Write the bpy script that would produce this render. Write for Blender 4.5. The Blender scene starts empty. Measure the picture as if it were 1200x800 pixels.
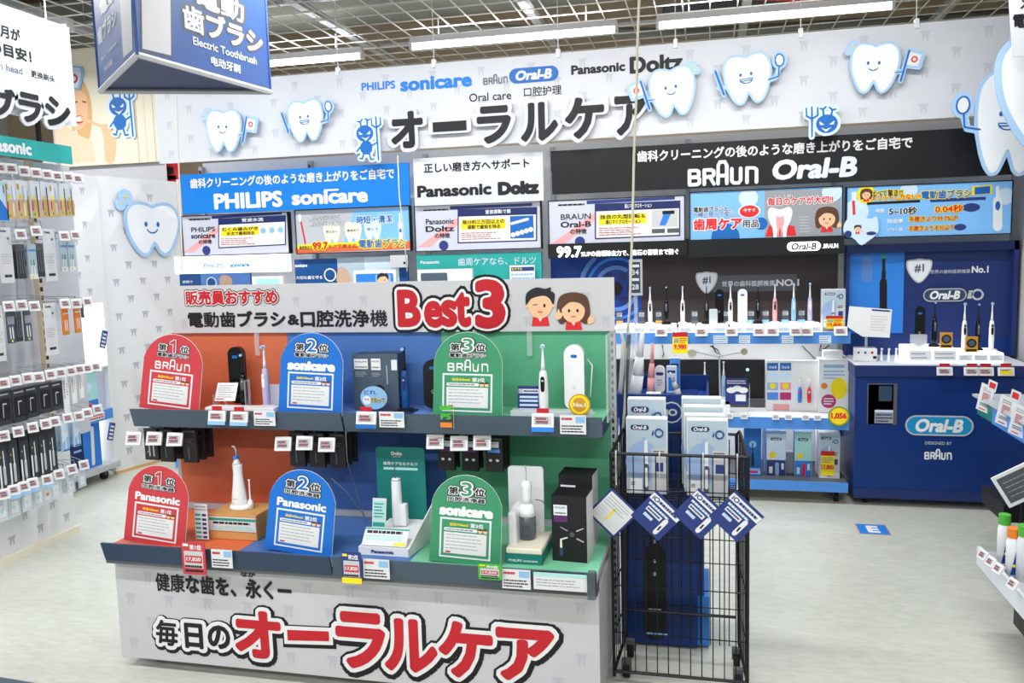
import bpy, bmesh, math, random
import numpy as np
from mathutils import Vector, Matrix, geometry
random.seed(7)
R = math.radians
SC = bpy.context.scene
COL = SC.collection

# ------------------------------------------------------------------ camera
CAM = Vector((0, 0, 1.6)); F = 973.53
RT = Vector((0.97309799, 0.22876513, -0.02732804))
DN = Vector((-0.00209839, -0.10981033, -0.99395034))
FW = Vector((-0.23038208, 0.96726843, -0.10637617))
cd = bpy.data.cameras.new('camera'); cam = bpy.data.objects.new('camera', cd); COL.objects.link(cam)
cd.sensor_width = 36; cd.lens = 36*F/1200; cd.clip_start = .05; cd.clip_end = 60
cam.matrix_world = Matrix(((RT.x, -DN.x, -FW.x, CAM.x), (RT.y, -DN.y, -FW.y, CAM.y), (RT.z, -DN.z, -FW.z, CAM.z), (0, 0, 0, 1)))
SC.camera = cam
SC.view_settings.view_transform = 'Standard'; SC.view_settings.look = 'None'
SC.view_settings.gamma = 1; SC.view_settings.use_curve_mapping = False
SC.view_settings.exposure = -0.07
# ------------------------------------------------------------------ world: the bright store beyond
w = bpy.data.worlds.new('world'); SC.world = w; w.use_nodes = True
w.node_tree.nodes['Background'].inputs[0].default_value = (.93, .97, 1, 1)
w.node_tree.nodes['Background'].inputs[1].default_value = .55
ROWS = ((-1.3, 46), (1.2, 46), (4.15, 46))       # rows of ceiling lamps in front of and above the camera: (y, watts each)
LAMP_W = 34

# ------------------------------------------------------------------ materials
def lin(h):
    h = h.lstrip('#'); c = [int(h[i:i+2], 16)/255 for i in (0, 2, 4)]
    return tuple((x/12.92 if x <= .04045 else ((x+.055)/1.055)**2.4) for x in c)
MATS = {}
def mt(name, hexc, rough=.5, metal=0, emit=0, vary=.04, scale=9, trans=0, alpha=1, spec=.4, ior=1.45):
    m = bpy.data.materials.new(name); m.use_nodes = True; nt = m.node_tree; b = nt.nodes['Principled BSDF']
    c = lin(hexc)
    tc = nt.nodes.new('ShaderNodeTexCoord'); no = nt.nodes.new('ShaderNodeTexNoise'); mx = nt.nodes.new('ShaderNodeMix')
    no.inputs['Scale'].default_value = scale; no.inputs['Detail'].default_value = 3
    mx.data_type = 'RGBA'; mx.inputs[6].default_value = (*[x*(1-vary) for x in c], 1); mx.inputs[7].default_value = (*[min(1, x*(1+vary)) for x in c], 1)
    nt.links.new(tc.outputs['Object'], no.inputs['Vector']); nt.links.new(no.outputs['Fac'], mx.inputs[0]); nt.links.new(mx.outputs[2], b.inputs['Base Color'])
    b.inputs['Roughness'].default_value = rough; b.inputs['Metallic'].default_value = metal
    b.inputs['Specular IOR Level'].default_value = spec; b.inputs['IOR'].default_value = ior
    if emit:
        nt.links.new(mx.outputs[2], b.inputs['Emission Color']); b.inputs['Emission Strength'].default_value = emit
    if trans: b.inputs['Transmission Weight'].default_value = trans
    if alpha < 1: b.inputs['Alpha'].default_value = alpha
    MATS[name] = m; return m
P = {  # plain colours: name -> (hex, roughness)
 'white': ('e6e6e6', .5), 'paper': ('dcdcdd', .6), 'boardgrey': ('c6c5c7', .55), 'panelgrey': ('c3c4c9', .5), 'midgrey': ('9a9ca0', .5), 'darkgrey': ('55585c', .5),
 'inkgrey': ('70727a', .6), 'black': ('131315', .45), 'ink': ('1b1b1d', .5), 'charcoal': ('2a2728', .5), 'red': ('c01f2a', .45), 'brightred': ('dc2a2e', .45), 'signred': ('c43e46', .4),
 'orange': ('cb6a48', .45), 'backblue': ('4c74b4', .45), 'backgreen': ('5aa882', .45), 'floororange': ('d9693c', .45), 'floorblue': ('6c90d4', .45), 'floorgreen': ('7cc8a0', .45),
 'signblue': ('1a6cc4', .4), 'signgreen': ('3d8f66', .4), 'slate': ('4b5a68', .45), 'slatedark': ('31445c', .45), 'philips': ('0f7ad2', .45), 'logoblue': ('1566b5', .45),
 'skyblue': ('8db8dc', .5), 'paleblue': ('a6c8ea', .5), 'toothwhite': ('eef0f2', .5), 'facepale': ('f0d2b4', .6), 'yellow': ('f6dc1c', .45), 'gold': ('c9932e', .3), 'teal': ('2f9a8c', .45), 'tealdark': ('1c7a72', .45),
 'navy': ('1b2a5e', .4), 'navymid': ('2b3c7c', .4), 'counter': ('0b3072', .35), 'counterdark': ('1d2f66', .4), 'pillblue': ('1b8fc4', .4), 'silver': ('b9bcc0', .3), 'steel': ('9ea2a6', .35),
 'shelfblue': ('4f8edb', .4), 'kraft': ('cf9a5c', .7), 'wood': ('d9b274', .6), 'skin': ('efbf97', .6), 'hairblack': ('25262b', .6), 'hairbrown': ('5c3d2c', .6), 'pink': ('e9a6a6', .5), 'magenta': ('b3306e', .5),
 'lilac': ('b9b2d0', .35), 'paletint': ('c9d9e4', .5), 'icebox': ('aebfc9', .4), 'boxarc': ('93acd0', .4), 'maroon': ('8c4a50', .5), 'green': ('4fae3a', .5), 'paleteal': ('a9ded8', .5), 'purple': ('5c2a66', .5), 'cream': ('e9e2cc', .6), 'ceiling': ('6b5548', .9),
 'duct': ('8e9086', .6), 'wire': ('d8d8d2', .5), 'cord': ('d4cdb8', .6), 'orangeprint': ('e8822e', .5), 'blonde': ('dcb07a', .6), 'deepblue': ('123a8c', .35), 'glowblue': ('2f7fd8', .4), 'brushblue': ('1c4f8c', .3), 'tint': ('dfe3e8', .5),
 'swirl': ('5a86c8', .4), 'bluewhite': ('cfe3f5', .5), 'sepia': ('c9a58a', .6), 'tyre': ('17181a', .8), 'patternprint': ('babac0', .6), 'patternprintlight': ('c3c4ca', .6), 'pouch': ('3a3d42', .2), 'beige': ('cdbba0', .6)}
for k, (h, r) in P.items(): mt(k, h, r)
mt('boardlight', 'd2d3d7', .55); mt('chrome', 'd0d2d5', .15, 1); mt('blackwire', '0d0d0e', .35); mt('glossblack', '0c0c0e', .15); mt('glosswhite', 'eeeeee', .18)
mt('clearplastic', 'f2f6fa', .08, trans=.0, alpha=.28, vary=.01); mt('milky', 'dfe6ea', .25, alpha=.62, vary=.02); mt('smoked', '5a646e', .15, alpha=.6)
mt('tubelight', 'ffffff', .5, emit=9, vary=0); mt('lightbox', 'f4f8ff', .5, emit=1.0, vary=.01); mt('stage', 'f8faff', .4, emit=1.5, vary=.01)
mt('screenwhite', 'c3c4d0', .3, emit=.12); mt('screenblue', '79b4e8', .3, emit=.14); mt('screengrey', 'b4b6ba', .3, emit=.1); mt('ledgreen', '60e890', .4, emit=.6)
mt('darkpanel', '3a3130', .3); mt('glowlogo', 'ffffff', .4, emit=1.1, vary=0); mt('tealscreen', '2b9f98', .3, emit=.08)

def floor_material():
    m = bpy.data.materials.new('vinyl floor'); m.use_nodes = True; nt = m.node_tree; N = nt.nodes; L = nt.links; b = N['Principled BSDF']
    tc = N.new('ShaderNodeTexCoord'); n1 = N.new('ShaderNodeTexNoise'); n2 = N.new('ShaderNodeTexNoise'); mp = N.new('ShaderNodeMapping')
    mp.inputs['Scale'].default_value = (2.5, 9, 1); mp.inputs['Rotation'].default_value = (0, 0, .5)
    n1.inputs['Scale'].default_value = 1.1; n1.inputs['Detail'].default_value = 6; n2.inputs['Scale'].default_value = 6; n2.inputs['Detail'].default_value = 8
    L.new(tc.outputs['Object'], n1.inputs['Vector']); L.new(tc.outputs['Object'], mp.inputs['Vector']); L.new(mp.outputs[0], n2.inputs['Vector'])
    ad = N.new('ShaderNodeMath'); ad.operation = 'MULTIPLY_ADD'; L.new(n2.outputs['Fac'], ad.inputs[0]); ad.inputs[1].default_value = .6; 
    m2 = N.new('ShaderNodeMath'); m2.operation = 'MULTIPLY'; m2.inputs[1].default_value = .4; L.new(n1.outputs['Fac'], m2.inputs[0]); L.new(m2.outputs[0], ad.inputs[2])
    cr = N.new('ShaderNodeValToRGB'); e = cr.color_ramp.elements; e[0].position = .25; e[0].color = (*lin('b8baad'), 1); e[1].position = .6; e[1].color = (*lin('d0d2c7'), 1)
    L.new(ad.outputs[0], cr.inputs[0])
    bk = N.new('ShaderNodeTexBrick'); bk.offset = 0; bk.inputs['Scale'].default_value = 1; bk.inputs['Brick Width'].default_value = .45; bk.inputs['Row Height'].default_value = .45
    bk.inputs['Mortar Size'].default_value = .0022; bk.inputs['Mortar Smooth'].default_value = .6; bk.inputs['Color1'].default_value = (1, 1, 1, 1); bk.inputs['Color2'].default_value = (.965, .965, .965, 1); bk.inputs['Mortar'].default_value = (.93, .93, .92, 1)
    L.new(tc.outputs['Object'], bk.inputs['Vector'])
    mx = N.new('ShaderNodeMix'); mx.data_type = 'RGBA'; mx.blend_type = 'MULTIPLY'; mx.inputs[0].default_value = 1; L.new(cr.outputs[0], mx.inputs[6]); L.new(bk.outputs[0], mx.inputs[7])
    L.new(mx.outputs[2], b.inputs['Base Color']); b.inputs['Roughness'].default_value = .32; b.inputs['Specular IOR Level'].default_value = .35
    MATS['floor'] = m
floor_material()
def ceiling_material():
    m = mt('slab', '7d6a58', .9, vary=.45, scale=1.6)
ceiling_material()

# ------------------------------------------------------------------ pixels of the 1200x800 photograph -> points on real planes
def ray(x, y): return RT*((x-600)/F) + DN*((y-400)/F) + FW
def onY(x, y, Y): d = ray(x, y); return CAM + d*((Y-CAM.y)/d.y)
def onX(x, y, X): d = ray(x, y); return CAM + d*((X-CAM.x)/d.x)
def onZ(x, y, Z): d = ray(x, y); return CAM + d*((Z-CAM.z)/d.z)

# ------------------------------------------------------------------ planar geometry helpers
def crossings(pts, A, B):
    """for every point, how many of the edges A-B lie to its right on its row"""
    y = pts[:, 1][:, None]; x = pts[:, 0][:, None]
    up = (A[:, 1][None] > y) != (B[:, 1][None] > y)
    dy = B[:, 1]-A[:, 1]; dy = np.where(np.abs(dy) < 1e-12, 1e-12, dy)
    xi = A[:, 0][None]+(y-A[:, 1][None])*((B[:, 0]-A[:, 0])/dy)[None]
    return (up & (xi > x)).sum(1)
def union(polys):
    V, Fc = [], []
    for p in polys:
        b = len(V); V += [Vector((q[0], q[1])) for q in p]; Fc.append(list(range(b, b+len(p))))
    vo, eo, fo, ov, oe, of = geometry.delaunay_2d_cdt(V, [], Fc, 0, 1e-6)
    VA = np.array([(v.x, v.y) for v in vo]); FA = [tuple(f) for f in fo]; cen = VA[np.array(FA)].mean(1); ins = np.zeros(len(FA), bool)
    for p in polys:
        q = np.array([(a[0], a[1]) for a in p]); lo = q.min(0); hi = q.max(0)
        c = np.nonzero(~ins & (cen[:, 0] > lo[0]) & (cen[:, 0] < hi[0]) & (cen[:, 1] > lo[1]) & (cen[:, 1] < hi[1]))[0]
        if len(c): ins[c[crossings(cen[c], q, np.roll(q, -1, 0)) % 2 == 1]] = True
    keep = [f for f, k in zip(FA, ins) if k]
    # keep only the outline, thin it and fill it again with few triangles
    nxt = {}; seen = set()
    for f in keep:
        for i in range(len(f)): seen.add((f[i], f[(i+1) % len(f)]))
    for a, b in seen:
        if (b, a) not in seen: nxt.setdefault(a, []).append(b)
    loops = []
    while nxt:
        a = next(iter(nxt)); loop = [a]; 
        while True:
            c = nxt[loop[-1]]; b = c.pop()
            if not c: del nxt[loop[-1]]
            if b == a or b not in nxt: break
            loop.append(b)
        loops.append(loop)
    V2 = []; E2 = []
    for lp in loops:
        pts = [vo[i] for i in lp]; ch = True; tol = UTOL
        while ch and len(pts) > 4:
            ch = False; out = []; i = 0; n = len(pts)
            while i < n:
                p = pts[i]; a = out[-1] if out else pts[-1]; b = pts[(i+1) % n]
                d = b-a; l = d.length
                dev = abs(d.x*(p.y-a.y)-d.y*(p.x-a.x))/l if l > 1e-9 else 0
                if dev < tol and i+1 < n: ch = True; out.append(b); i += 2
                else: out.append(p); i += 1
            pts = out; tol = UTOL*.6
        if len(pts) < 3: continue
        b = len(V2); V2 += pts; E2 += [(b+i, b+(i+1) % len(pts)) for i in range(len(pts))]
    if not V2: return [(v.x, v.y) for v in vo], keep
    F2 = []; k = 0
    while k < len(V2):
        n = 0
        while k+n < len(V2) and E2[k+n][1] == k+n+1: n += 1
        lp = list(range(k, k+n+1)); ar = sum(V2[lp[i-1]].x*V2[lp[i]].y-V2[lp[i]].x*V2[lp[i-1]].y for i in range(len(lp)))
        F2.append(lp if ar > 0 else lp[::-1]); k += n+1
    v3, e3, f3, _a, _b, o3 = geometry.delaunay_2d_cdt(V2, [], F2, 0, 1e-6)
    VA = np.array([(v.x, v.y) for v in v3]); A = np.array([(V2[a].x, V2[a].y) for a, b in E2]); B = np.array([(V2[b].x, V2[b].y) for a, b in E2])
    FA = [tuple(f) for f in f3]; cen = VA[np.array(FA)].mean(1); odd = crossings(cen, A, B) % 2 == 1
    return [(v.x, v.y) for v in v3], [f for f, k in zip(FA, odd) if k]
UTOL = .003
def disc(cx, cy, r, n=8, ry=None, a0=0):
    ry = r if ry is None else ry
    return [(cx+r*math.cos(a0+2*math.pi*i/n), cy+ry*math.sin(a0+2*math.pi*i/n)) for i in range(n)]
def seg(a, b, w):
    dx, dy = b[0]-a[0], b[1]-a[1]; l = math.hypot(dx, dy)
    if l < 1e-9: return None
    nx, ny = -dy/l*w, dx/l*w
    return [(a[0]-nx, a[1]-ny), (b[0]-nx, b[1]-ny), (b[0]+nx, b[1]+ny), (a[0]+nx, a[1]+ny)]
def strokes(paths, w, n=8, extra=()):
    ps = list(extra)
    for path in paths:
        for i, p in enumerate(path):
            ps.append(disc(p[0], p[1], w, n))
            if i: 
                s = seg(path[i-1], p, w)
                if s: ps.append(s)
    return union(ps)
def smooth_loop(pts, k=4, closed=True):
    out = []; n = len(pts)
    rng = range(n) if closed else range(n-1)
    for i in rng:
        if closed: p0, p1, p2, p3 = pts[i-1], pts[i], pts[(i+1) % n], pts[(i+2) % n]
        else: p0, p1, p2, p3 = pts[max(i-1, 0)], pts[i], pts[i+1], pts[min(i+2, n-1)]
        for j in range(k):
            t = j/k
            out.append(tuple(.5*((2*p1[c])+(-p0[c]+p2[c])*t+(2*p0[c]-5*p1[c]+4*p2[c]-p3[c])*t*t+(-p0[c]+3*p1[c]-3*p2[c]+p3[c])*t**3) for c in (0, 1)))
    if not closed: out.append(pts[-1])
    return out
def arc(cx, cy, r, a0, a1, n=8, ry=None):
    ry = r if ry is None else ry
    return [(cx+r*math.cos(R(a0+(a1-a0)*i/n)), cy+ry*math.sin(R(a0+(a1-a0)*i/n))) for i in range(n+1)]
def rrect(x0, y0, x1, y1, r, n=4):
    return arc(x1-r, y1-r, r, 0, 90, n)+arc(x0+r, y1-r, r, 90, 180, n)+arc(x0+r, y0+r, r, 180, 270, n)+arc(x1-r, y0+r, r, 270, 360, n)

# ------------------------------------------------------------------ lettering: glyphs of Blender's own font, fattened and joined
GC = {}
def raw_text(s):
    c = bpy.data.curves.new('t', 'FONT'); c.body = s; c.size = 1; c.resolution_u = 2 if ord(s[0]) >= 0x4e00 else 3; c.fill_mode = 'FRONT'
    o = bpy.data.objects.new('t', c); COL.objects.link(o)
    dg = bpy.context.evaluated_depsgraph_get(); e = o.evaluated_get(dg); me = e.to_mesh()
    v = [(p.co.x, p.co.y) for p in me.vertices]; f = [tuple(p.vertices) for p in me.polygons]
    e.to_mesh_clear(); bpy.data.objects.remove(o); bpy.data.curves.remove(c)
    return v, f
BAR0 = None
def glyph(ch, bold):
    global BAR0
    if bold >= .06: bold = round(bold/.02)*.02
    elif bold > .026: bold = .03 if bold < .038 else .045
    k = (ch, round(bold, 3))
    if k in GC: return GC[k]
    if (ch, 0) not in GC:
        if BAR0 is None: BAR0 = min(p[0] for p in raw_text('|')[0])
        if ch == ' ': GC[(ch, 0)] = ([], [], .3)
        else:
            v, f = raw_text(ch)
            if ord(ch) > 0x2e80: adv = 1.0
            else: adv = max(p[0] for p in raw_text(ch+'|')[0]) - (max(p[0] for p in raw_text('|')[0]))
            GC[(ch, 0)] = (v, f, adv)
    v, f, adv = GC[(ch, 0)]
    if 0 < bold < .06 and ord(ch) >= 0x4e00:          # dense characters keep their counters open
        bold = min(bold, .016 if len(v) > 110 else .022 if len(v) > 80 else .030 if len(v) > 55 else .042)
    if bold <= 0 or not v: GC[k] = (v, f, adv); return GC[k]
    cnt = {}
    for q in f:
        for i in range(len(q)):
            e = (q[i], q[(i+1) % len(q)]); ke = (min(e), max(e)); cnt[ke] = cnt.get(ke, 0)+1
    # drop repeated vertices at shared positions by key
    be = [e for e, n in cnt.items() if n == 1]
    n = 6 if bold < .05 else 8
    ps = [[v[i] for i in q] for q in f]; seen = set()
    for a, b in be:
        s = seg(v[a], v[b], bold)
        if s: ps.append(s)
        for i in (a, b):
            kk = (round(v[i][0], 4), round(v[i][1], 4))
            if kk not in seen: seen.add(kk); ps.append(disc(v[i][0], v[i][1], bold, n, a0=.3))
    nv, nf = union(ps)
    GC[k] = (nv, nf, adv); return GC[k]
def layout(s, track=0):
    x = 0; out = []
    for ch in s:
        g = glyph(ch, 0); out.append((ch, x)); x += g[2]+track
    xs = [p[0]+ox for ch, ox in out for p in glyph(ch, 0)[0]]; ys = [p[1] for ch, ox in out for p in glyph(ch, 0)[0]]
    return out, (min(xs), min(ys), max(xs), max(ys))

class Frame:
    """a plane standing in the room: origin, right, up, outward"""
    def __init__(s, o, u=(1, 0, 0), v=(0, 0, 1)):
        s.o = Vector(o); s.u = Vector(u).normalized(); s.v = Vector(v).normalized(); s.n = s.u.cross(s.v).normalized()
    def at(s, a, b, d=0): return s.o + s.u*a + s.v*b + s.n*d
    def px(s, x, y):
        d = ray(x, y); t = (s.o-CAM).dot(s.n)/d.dot(s.n); p = CAM + d*t - s.o
        return (p.dot(s.u), p.dot(s.v))
def wallframe(Y): return Frame((0, Y, 0))            # faces -Y, coordinates = (x, z)

class MB:
    def __init__(s): s.v = []; s.f = []; s.m = []; s.lay = 0
    def add(s, v, f, m):
        b = len(s.v); s.v += [Vector(p) for p in v]; s.f += [tuple(b+i for i in q) for q in f]; s.m += [m]*len(f); return s
    def box(s, c, d, m, rot=None):
        c = Vector(c); h = [x/2 for x in d]; vs = []
        for sx in (-1, 1):
            for sy in (-1, 1):
                for sz in (-1, 1):
                    p = Vector((sx*h[0], sy*h[1], sz*h[2])); vs.append(c+(rot @ p if rot else p))
        return s.add(vs, [(0, 1, 3, 2), (4, 6, 7, 5), (0, 4, 5, 1), (2, 3, 7, 6), (0, 2, 6, 4), (1, 5, 7, 3)], m)
    def bx(s, x0, x1, y0, y1, z0, z1, m): return s.box(((x0+x1)/2, (y0+y1)/2, (z0+z1)/2), (x1-x0, y1-y0, z1-z0), m)
    def cyl(s, p0, p1, r, m, n=8, r2=None):
        p0 = Vector(p0); p1 = Vector(p1); r2 = r if r2 is None else r2
        d = (p1-p0); q = d.to_track_quat('Z', 'Y'); vs = []
        for p, rr in ((p0, r), (p1, r2)):
            for i in range(n):
                a = 2*math.pi*i/n; vs.append(p+q @ Vector((rr*math.cos(a), rr*math.sin(a), 0)))
        fs = [(i, (i+1) % n, n+(i+1) % n, n+i) for i in range(n)]+[tuple(range(n-1, -1, -1)), tuple(range(n, 2*n))]
        return s.add(vs, fs, m)
    def tube(s, pts, r, m, n=5):
        pts = [Vector(p) for p in pts]; vs = []; fs = []
        for i, p in enumerate(pts):
            d = (pts[min(i+1, len(pts)-1)]-pts[max(i-1, 0)]); q = d.to_track_quat('Z', 'Y')
            for k in range(n):
                a = 2*math.pi*k/n; vs.append(p+q @ Vector((r*math.cos(a), r*math.sin(a), 0)))
        for i in range(len(pts)-1):
            for k in range(n): fs.append((i*n+k, i*n+(k+1) % n, (i+1)*n+(k+1) % n, (i+1)*n+k))
        fs += [tuple(range(n-1, -1, -1)), tuple(range((len(pts)-1)*n, len(pts)*n))]
        return s.add(vs, fs, m)
    def lathe(s, prof, m, o=(0, 0, 0), n=14, sx=1, sy=1):
        vs = []; fs = []; o = Vector(o)
        for r, z in prof:
            for k in range(n):
                a = 2*math.pi*k/n; vs.append(o+Vector((r*sx*math.cos(a), r*sy*math.sin(a), z)))
        for i in range(len(prof)-1):
            for k in range(n): fs.append((i*n+k, i*n+(k+1) % n, (i+1)*n+(k+1) % n, (i+1)*n+k))
        fs += [tuple(range(n-1, -1, -1)), tuple(range((len(prof)-1)*n, len(prof)*n))]
        return s.add(vs, fs, m)
    # ---- flat print on a frame; every layer lies a little further out
    def flat(s, fr, v2, f2, m, d=0, thick=0):
        vs = [fr.at(a, b, d) for a, b in v2]
        s.add(vs, f2, m)
        if thick:
            cnt = {}
            for q in f2:
                for i in range(len(q)):
                    e = (q[i], q[(i+1) % len(q)]); k = (min(e), max(e)); cnt.setdefault(k, []).append(e)
            be = [e[0] for e in cnt.values() if len(e) == 1]
            back = [fr.at(a, b, d-thick) for a, b in v2]
            s.add(back, [tuple(reversed(q)) for q in f2], m)
            sv = []; sf = []
            for a, b in be:
                i = len(sv); sv += [vs[a], vs[b], back[b], back[a]]; sf.append((i+3, i+2, i+1, i))
            s.add(sv, sf, m)
        return s
    def poly(s, fr, pts, m, d=.001, thick=0): return s.flat(fr, pts, [tuple(range(len(pts)))], m, d, thick)
    def rect(s, fr, x0, y0, x1, y1, m, d=.001): return s.poly(fr, [(x0, y0), (x1, y0), (x1, y1), (x0, y1)], m, d)
    def prect(s, fr, x0, y0, x1, y1, m, d=.001, r=0):
        """rectangle whose left-top and right-bottom corners are seen at these pixels"""
        a = fr.px(x0, y0); b = fr.px(x1, y1)
        if r: return s.poly(fr, rrect(a[0], b[1], b[0], a[1], min(r, abs(b[0]-a[0])*.49, abs(a[1]-b[1])*.49)), m, d)
        return s.rect(fr, a[0], b[1], b[0], a[1], m, d)
    def text(s, fr, st, xl, xr, yc, zh, m, bold=.0, d=.002, shear=0, track=0, thick=0):
        """ink of the string fills xl..xr, height zh centred at yc (frame units)"""
        out, (x0, y0, x1, y1) = layout(st, track)
        kx = (xr-xl)/(x1-x0); ky = zh/max(y1-y0, .05); yb = yc-zh/2
        for i, (ch, ox) in enumerate(out):
            v, f, _ = glyph(ch, bold)
            if not v: continue
            s.flat(fr, [(xl+(p[0]+ox-x0)*kx+shear*((p[1]-y0)*ky), yb+(p[1]-y0)*ky) for p in v], f, m, d+i*1.5e-5, thick)
        return s
    def ptext(s, fr, st, xl, xr, yc, h, m, bold=.0, d=.002, shear=0, track=0, thick=0, yr=None):
        """the same, measured on the photograph: left x, right x, centre row, ink height"""
        yr = yc if yr is None else yr
        a = fr.px(xl, yc); b = fr.px(xr, yr); xm = (xl+xr)/2; ym = (yc+yr)/2
        t = fr.px(xm, ym-h/2); q = fr.px(xm, ym+h/2)
        return s.text(fr, st, a[0], b[0], (t[1]+q[1])/2, t[1]-q[1], m, bold, d, shear, track, thick)
    def lines(s, fr, x0, y0, x1, y1, rows, m, d=.002, fill=.45, seed=1):
        """rows of small print too small to read"""
        rnd = random.Random(seed); rh = (y1-y0)/rows
        for r in range(rows):
            x = x0; y = y1-(r+.5)*rh; end = x1-(x1-x0)*rnd.uniform(0, .25)
            while x < end:
                wd = (x1-x0)*rnd.uniform(.05, .16); xe = min(x+wd, end)
                s.rect(fr, x, y-rh*fill/2, xe, y+rh*fill/2, m, d); x = xe+(x1-x0)*.018
        return s
    def slab(s, fr, x0, y0, x1, y1, t, m):
        """a board with its front on the frame plane and its thickness behind"""
        c = [fr.at(x, y, dd) for dd in (0, -t) for x, y in ((x0, y0), (x1, y0), (x1, y1), (x0, y1))]
        return s.add(c, [(0, 1, 2, 3), (7, 6, 5, 4), (0, 4, 5, 1), (1, 5, 6, 2), (2, 6, 7, 3), (3, 7, 4, 0)], m)
    def build(s, name, parent=None, bevel=0, smooth=False, stuff=False, fix=False):
        me = bpy.data.meshes.new(name)
        if parent is not None:
            inv = WM[parent.name].inverted(); vs = [inv @ p for p in s.v]; W = Matrix()
            W = WM[parent.name].copy()
        else:
            lo = Vector([min(p[i] for p in s.v) for i in range(3)]); hi = Vector([max(p[i] for p in s.v) for i in range(3)])
            c = Vector(((lo.x+hi.x)/2, (lo.y+hi.y)/2, lo.z)); vs = [p-c for p in s.v]; W = Matrix.Translation(c)
        me.from_pydata([tuple(p) for p in vs], [], s.f)
        names = []
        for m in s.m:
            if m not in names: names.append(m)
        for n in names: me.materials.append(MATS[n])
        me.polygons.foreach_set('material_index', [names.index(m) for m in s.m])
        if smooth: me.polygons.foreach_set('use_smooth', [True]*len(me.polygons))
        me.update()
        if fix:
            bm = bmesh.new(); bm.from_mesh(me); bmesh.ops.recalc_face_normals(bm, faces=bm.faces); bm.to_mesh(me); bm.free()
        o = bpy.data.objects.new(name, me); COL.objects.link(o)
        if parent is not None: o.parent = parent
        else: o.matrix_world = W
        WM[o.name] = W
        if bevel:
            b = o.modifiers.new('bevel', 'BEVEL'); b.width = bevel; b.segments = 2; b.limit_method = 'ANGLE'
        if smooth and bevel == 0:
            pass
        if stuff: o['kind'] = 'stuff'
        return o
WM = {}
def tag(o, label, cat, group=None):
    o['label'] = label; o['category'] = cat
    if group: o['group'] = group
    return o
def thing(name, label, cat, loc=(0, 0, 0), rz=0, group=None):
    o = bpy.data.objects.new(name, None); COL.objects.link(o); o.empty_display_size = .05
    o.location = loc; o.rotation_euler = (0, 0, rz); WM[o.name] = Matrix.Translation(Vector(loc)) @ Matrix.Rotation(rz, 4, 'Z')
    return tag(o, label, cat, group)
def struct(mb, name, parent=None):
    o = mb.build(name, parent)
    if parent is None: o['kind'] = 'structure'
    return o
def dup(o, parent=None):
    c = o.copy(); COL.objects.link(c)
    if parent is not None: c.parent = parent
    for ch in list(o.children): dup(ch, c)
    return c
class Proto:
    """first use hands out the original, later uses hand out copies with copied parts"""
    def __init__(s, o): s.o = o; s.used = False
    def put(s, loc, rz=0, label=None, group=None, scale=1, tilt=0):
        o = s.o if not s.used else dup(s.o); s.used = True
        o.location = loc; o.rotation_euler = (tilt, 0, rz); o.scale = (scale,)*3 if not isinstance(scale, tuple) else scale
        if label: o['label'] = label
        if group: o['group'] = group
        return o
ORD = ['first', 'second', 'third', 'fourth', 'fifth', 'sixth', 'seventh', 'eighth', 'ninth', 'tenth', 'eleventh', 'twelfth', 'thirteenth', 'fourteenth']


# ================================================================== LAMPS
def lamp_proto():
    t = thing('ceiling_light', 'white batten light with a bare glowing tube', 'light', (0, 0, 0), 0)
    m = MB(); m.bx(-.84, .84, -.035, .035, .012, .06, 'white'); m.build('housing', t, bevel=.004)
    m = MB(); m.cyl((-.82, 0, -.012), (.82, 0, -.012), .022, 'tubelight', 10); m.build('tube', t, smooth=True)
    for s in (-1, 1):
        m = MB(); m.bx(s*.835-.012, s*.835+.012, -.028, .028, -.036, .03, 'white'); m.build('lamp_holder', t)
        m = MB(); m.tube([(s*.6, 0, .06), (s*.6, 0, .19)], .004, 'wire'); m.build('hanger', t)
    return t
LP = Proto(lamp_proto())
def area(loc, sx, sy, watts, rot=(0, 0, 0)):
    d = bpy.data.lights.new('tube_glow', 'AREA'); d.shape = 'RECTANGLE'; d.size = sx; d.size_y = sy; d.energy = watts; d.color = (.96, .985, 1)
    o = bpy.data.objects.new('tube_glow', d); COL.objects.link(o); o.location = loc; o.rotation_euler = rot
ZL = 3.3
g = 'batten lights under the ceiling grid'
for x, y, lab in ((-1.523, 6.65, 'glowing tube light above the middle of the long white banner'), (.46, 6.67, 'glowing tube light above the right half of the long white banner, longest in the picture'),
                  (-3.69, 6.78, 'glowing tube light above the banner left end, beside the blue hanging sign')):
    LP.put((x, y, ZL), R(.6), lab, g); area((x, y, ZL-.05), 1.6, .06, LAMP_W); area((x, y, ZL+.08), 1.6, .06, 10, (math.pi, 0, 0))
LP.put((-5.3, 5.3, ZL), 0, 'added batten light behind the blue hanging sign, brightening the poster', g); area((-5.3, 5.3, ZL-.05), 1.6, .06, 40)  # extra lamp and its area light, added to brighten the poster and left side
for ry, wt in ROWS:
    for i, x in enumerate((-3.4, -1.45, .5)):
        LP.put((x, ry, ZL), 0, 'batten light over the aisle out of the picture, %s row, %s' % (('first', 'second', 'third')[ROWS.index((ry, wt))], ('left', 'middle', 'right')[i]), g)
        area((x, ry, ZL-.05), 1.6, .06, wt)

# ================================================================== SETTING
m = MB(); m.bx(-9, 6, -3.2, 9.5, -.1, 0, 'floor'); struct(m, 'floor')
m = MB(); m.bx(-9, 6, -3.2, 9.5, 4.3, 4.4, 'slab'); struct(m, 'ceiling')
m = MB(); m.bx(-9, 6, 9.4, 9.5, 0, 4.3, 'beige'); struct(m, 'wall_back')
m = MB(); m.bx(-9.1, -9, -3.2, 9.5, 0, 4.3, 'paper'); struct(m, 'wall_left')
m = MB(); m.bx(6, 6.1, -3.2, 9.5, 0, 4.3, 'paper'); struct(m, 'wall_right')
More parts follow.
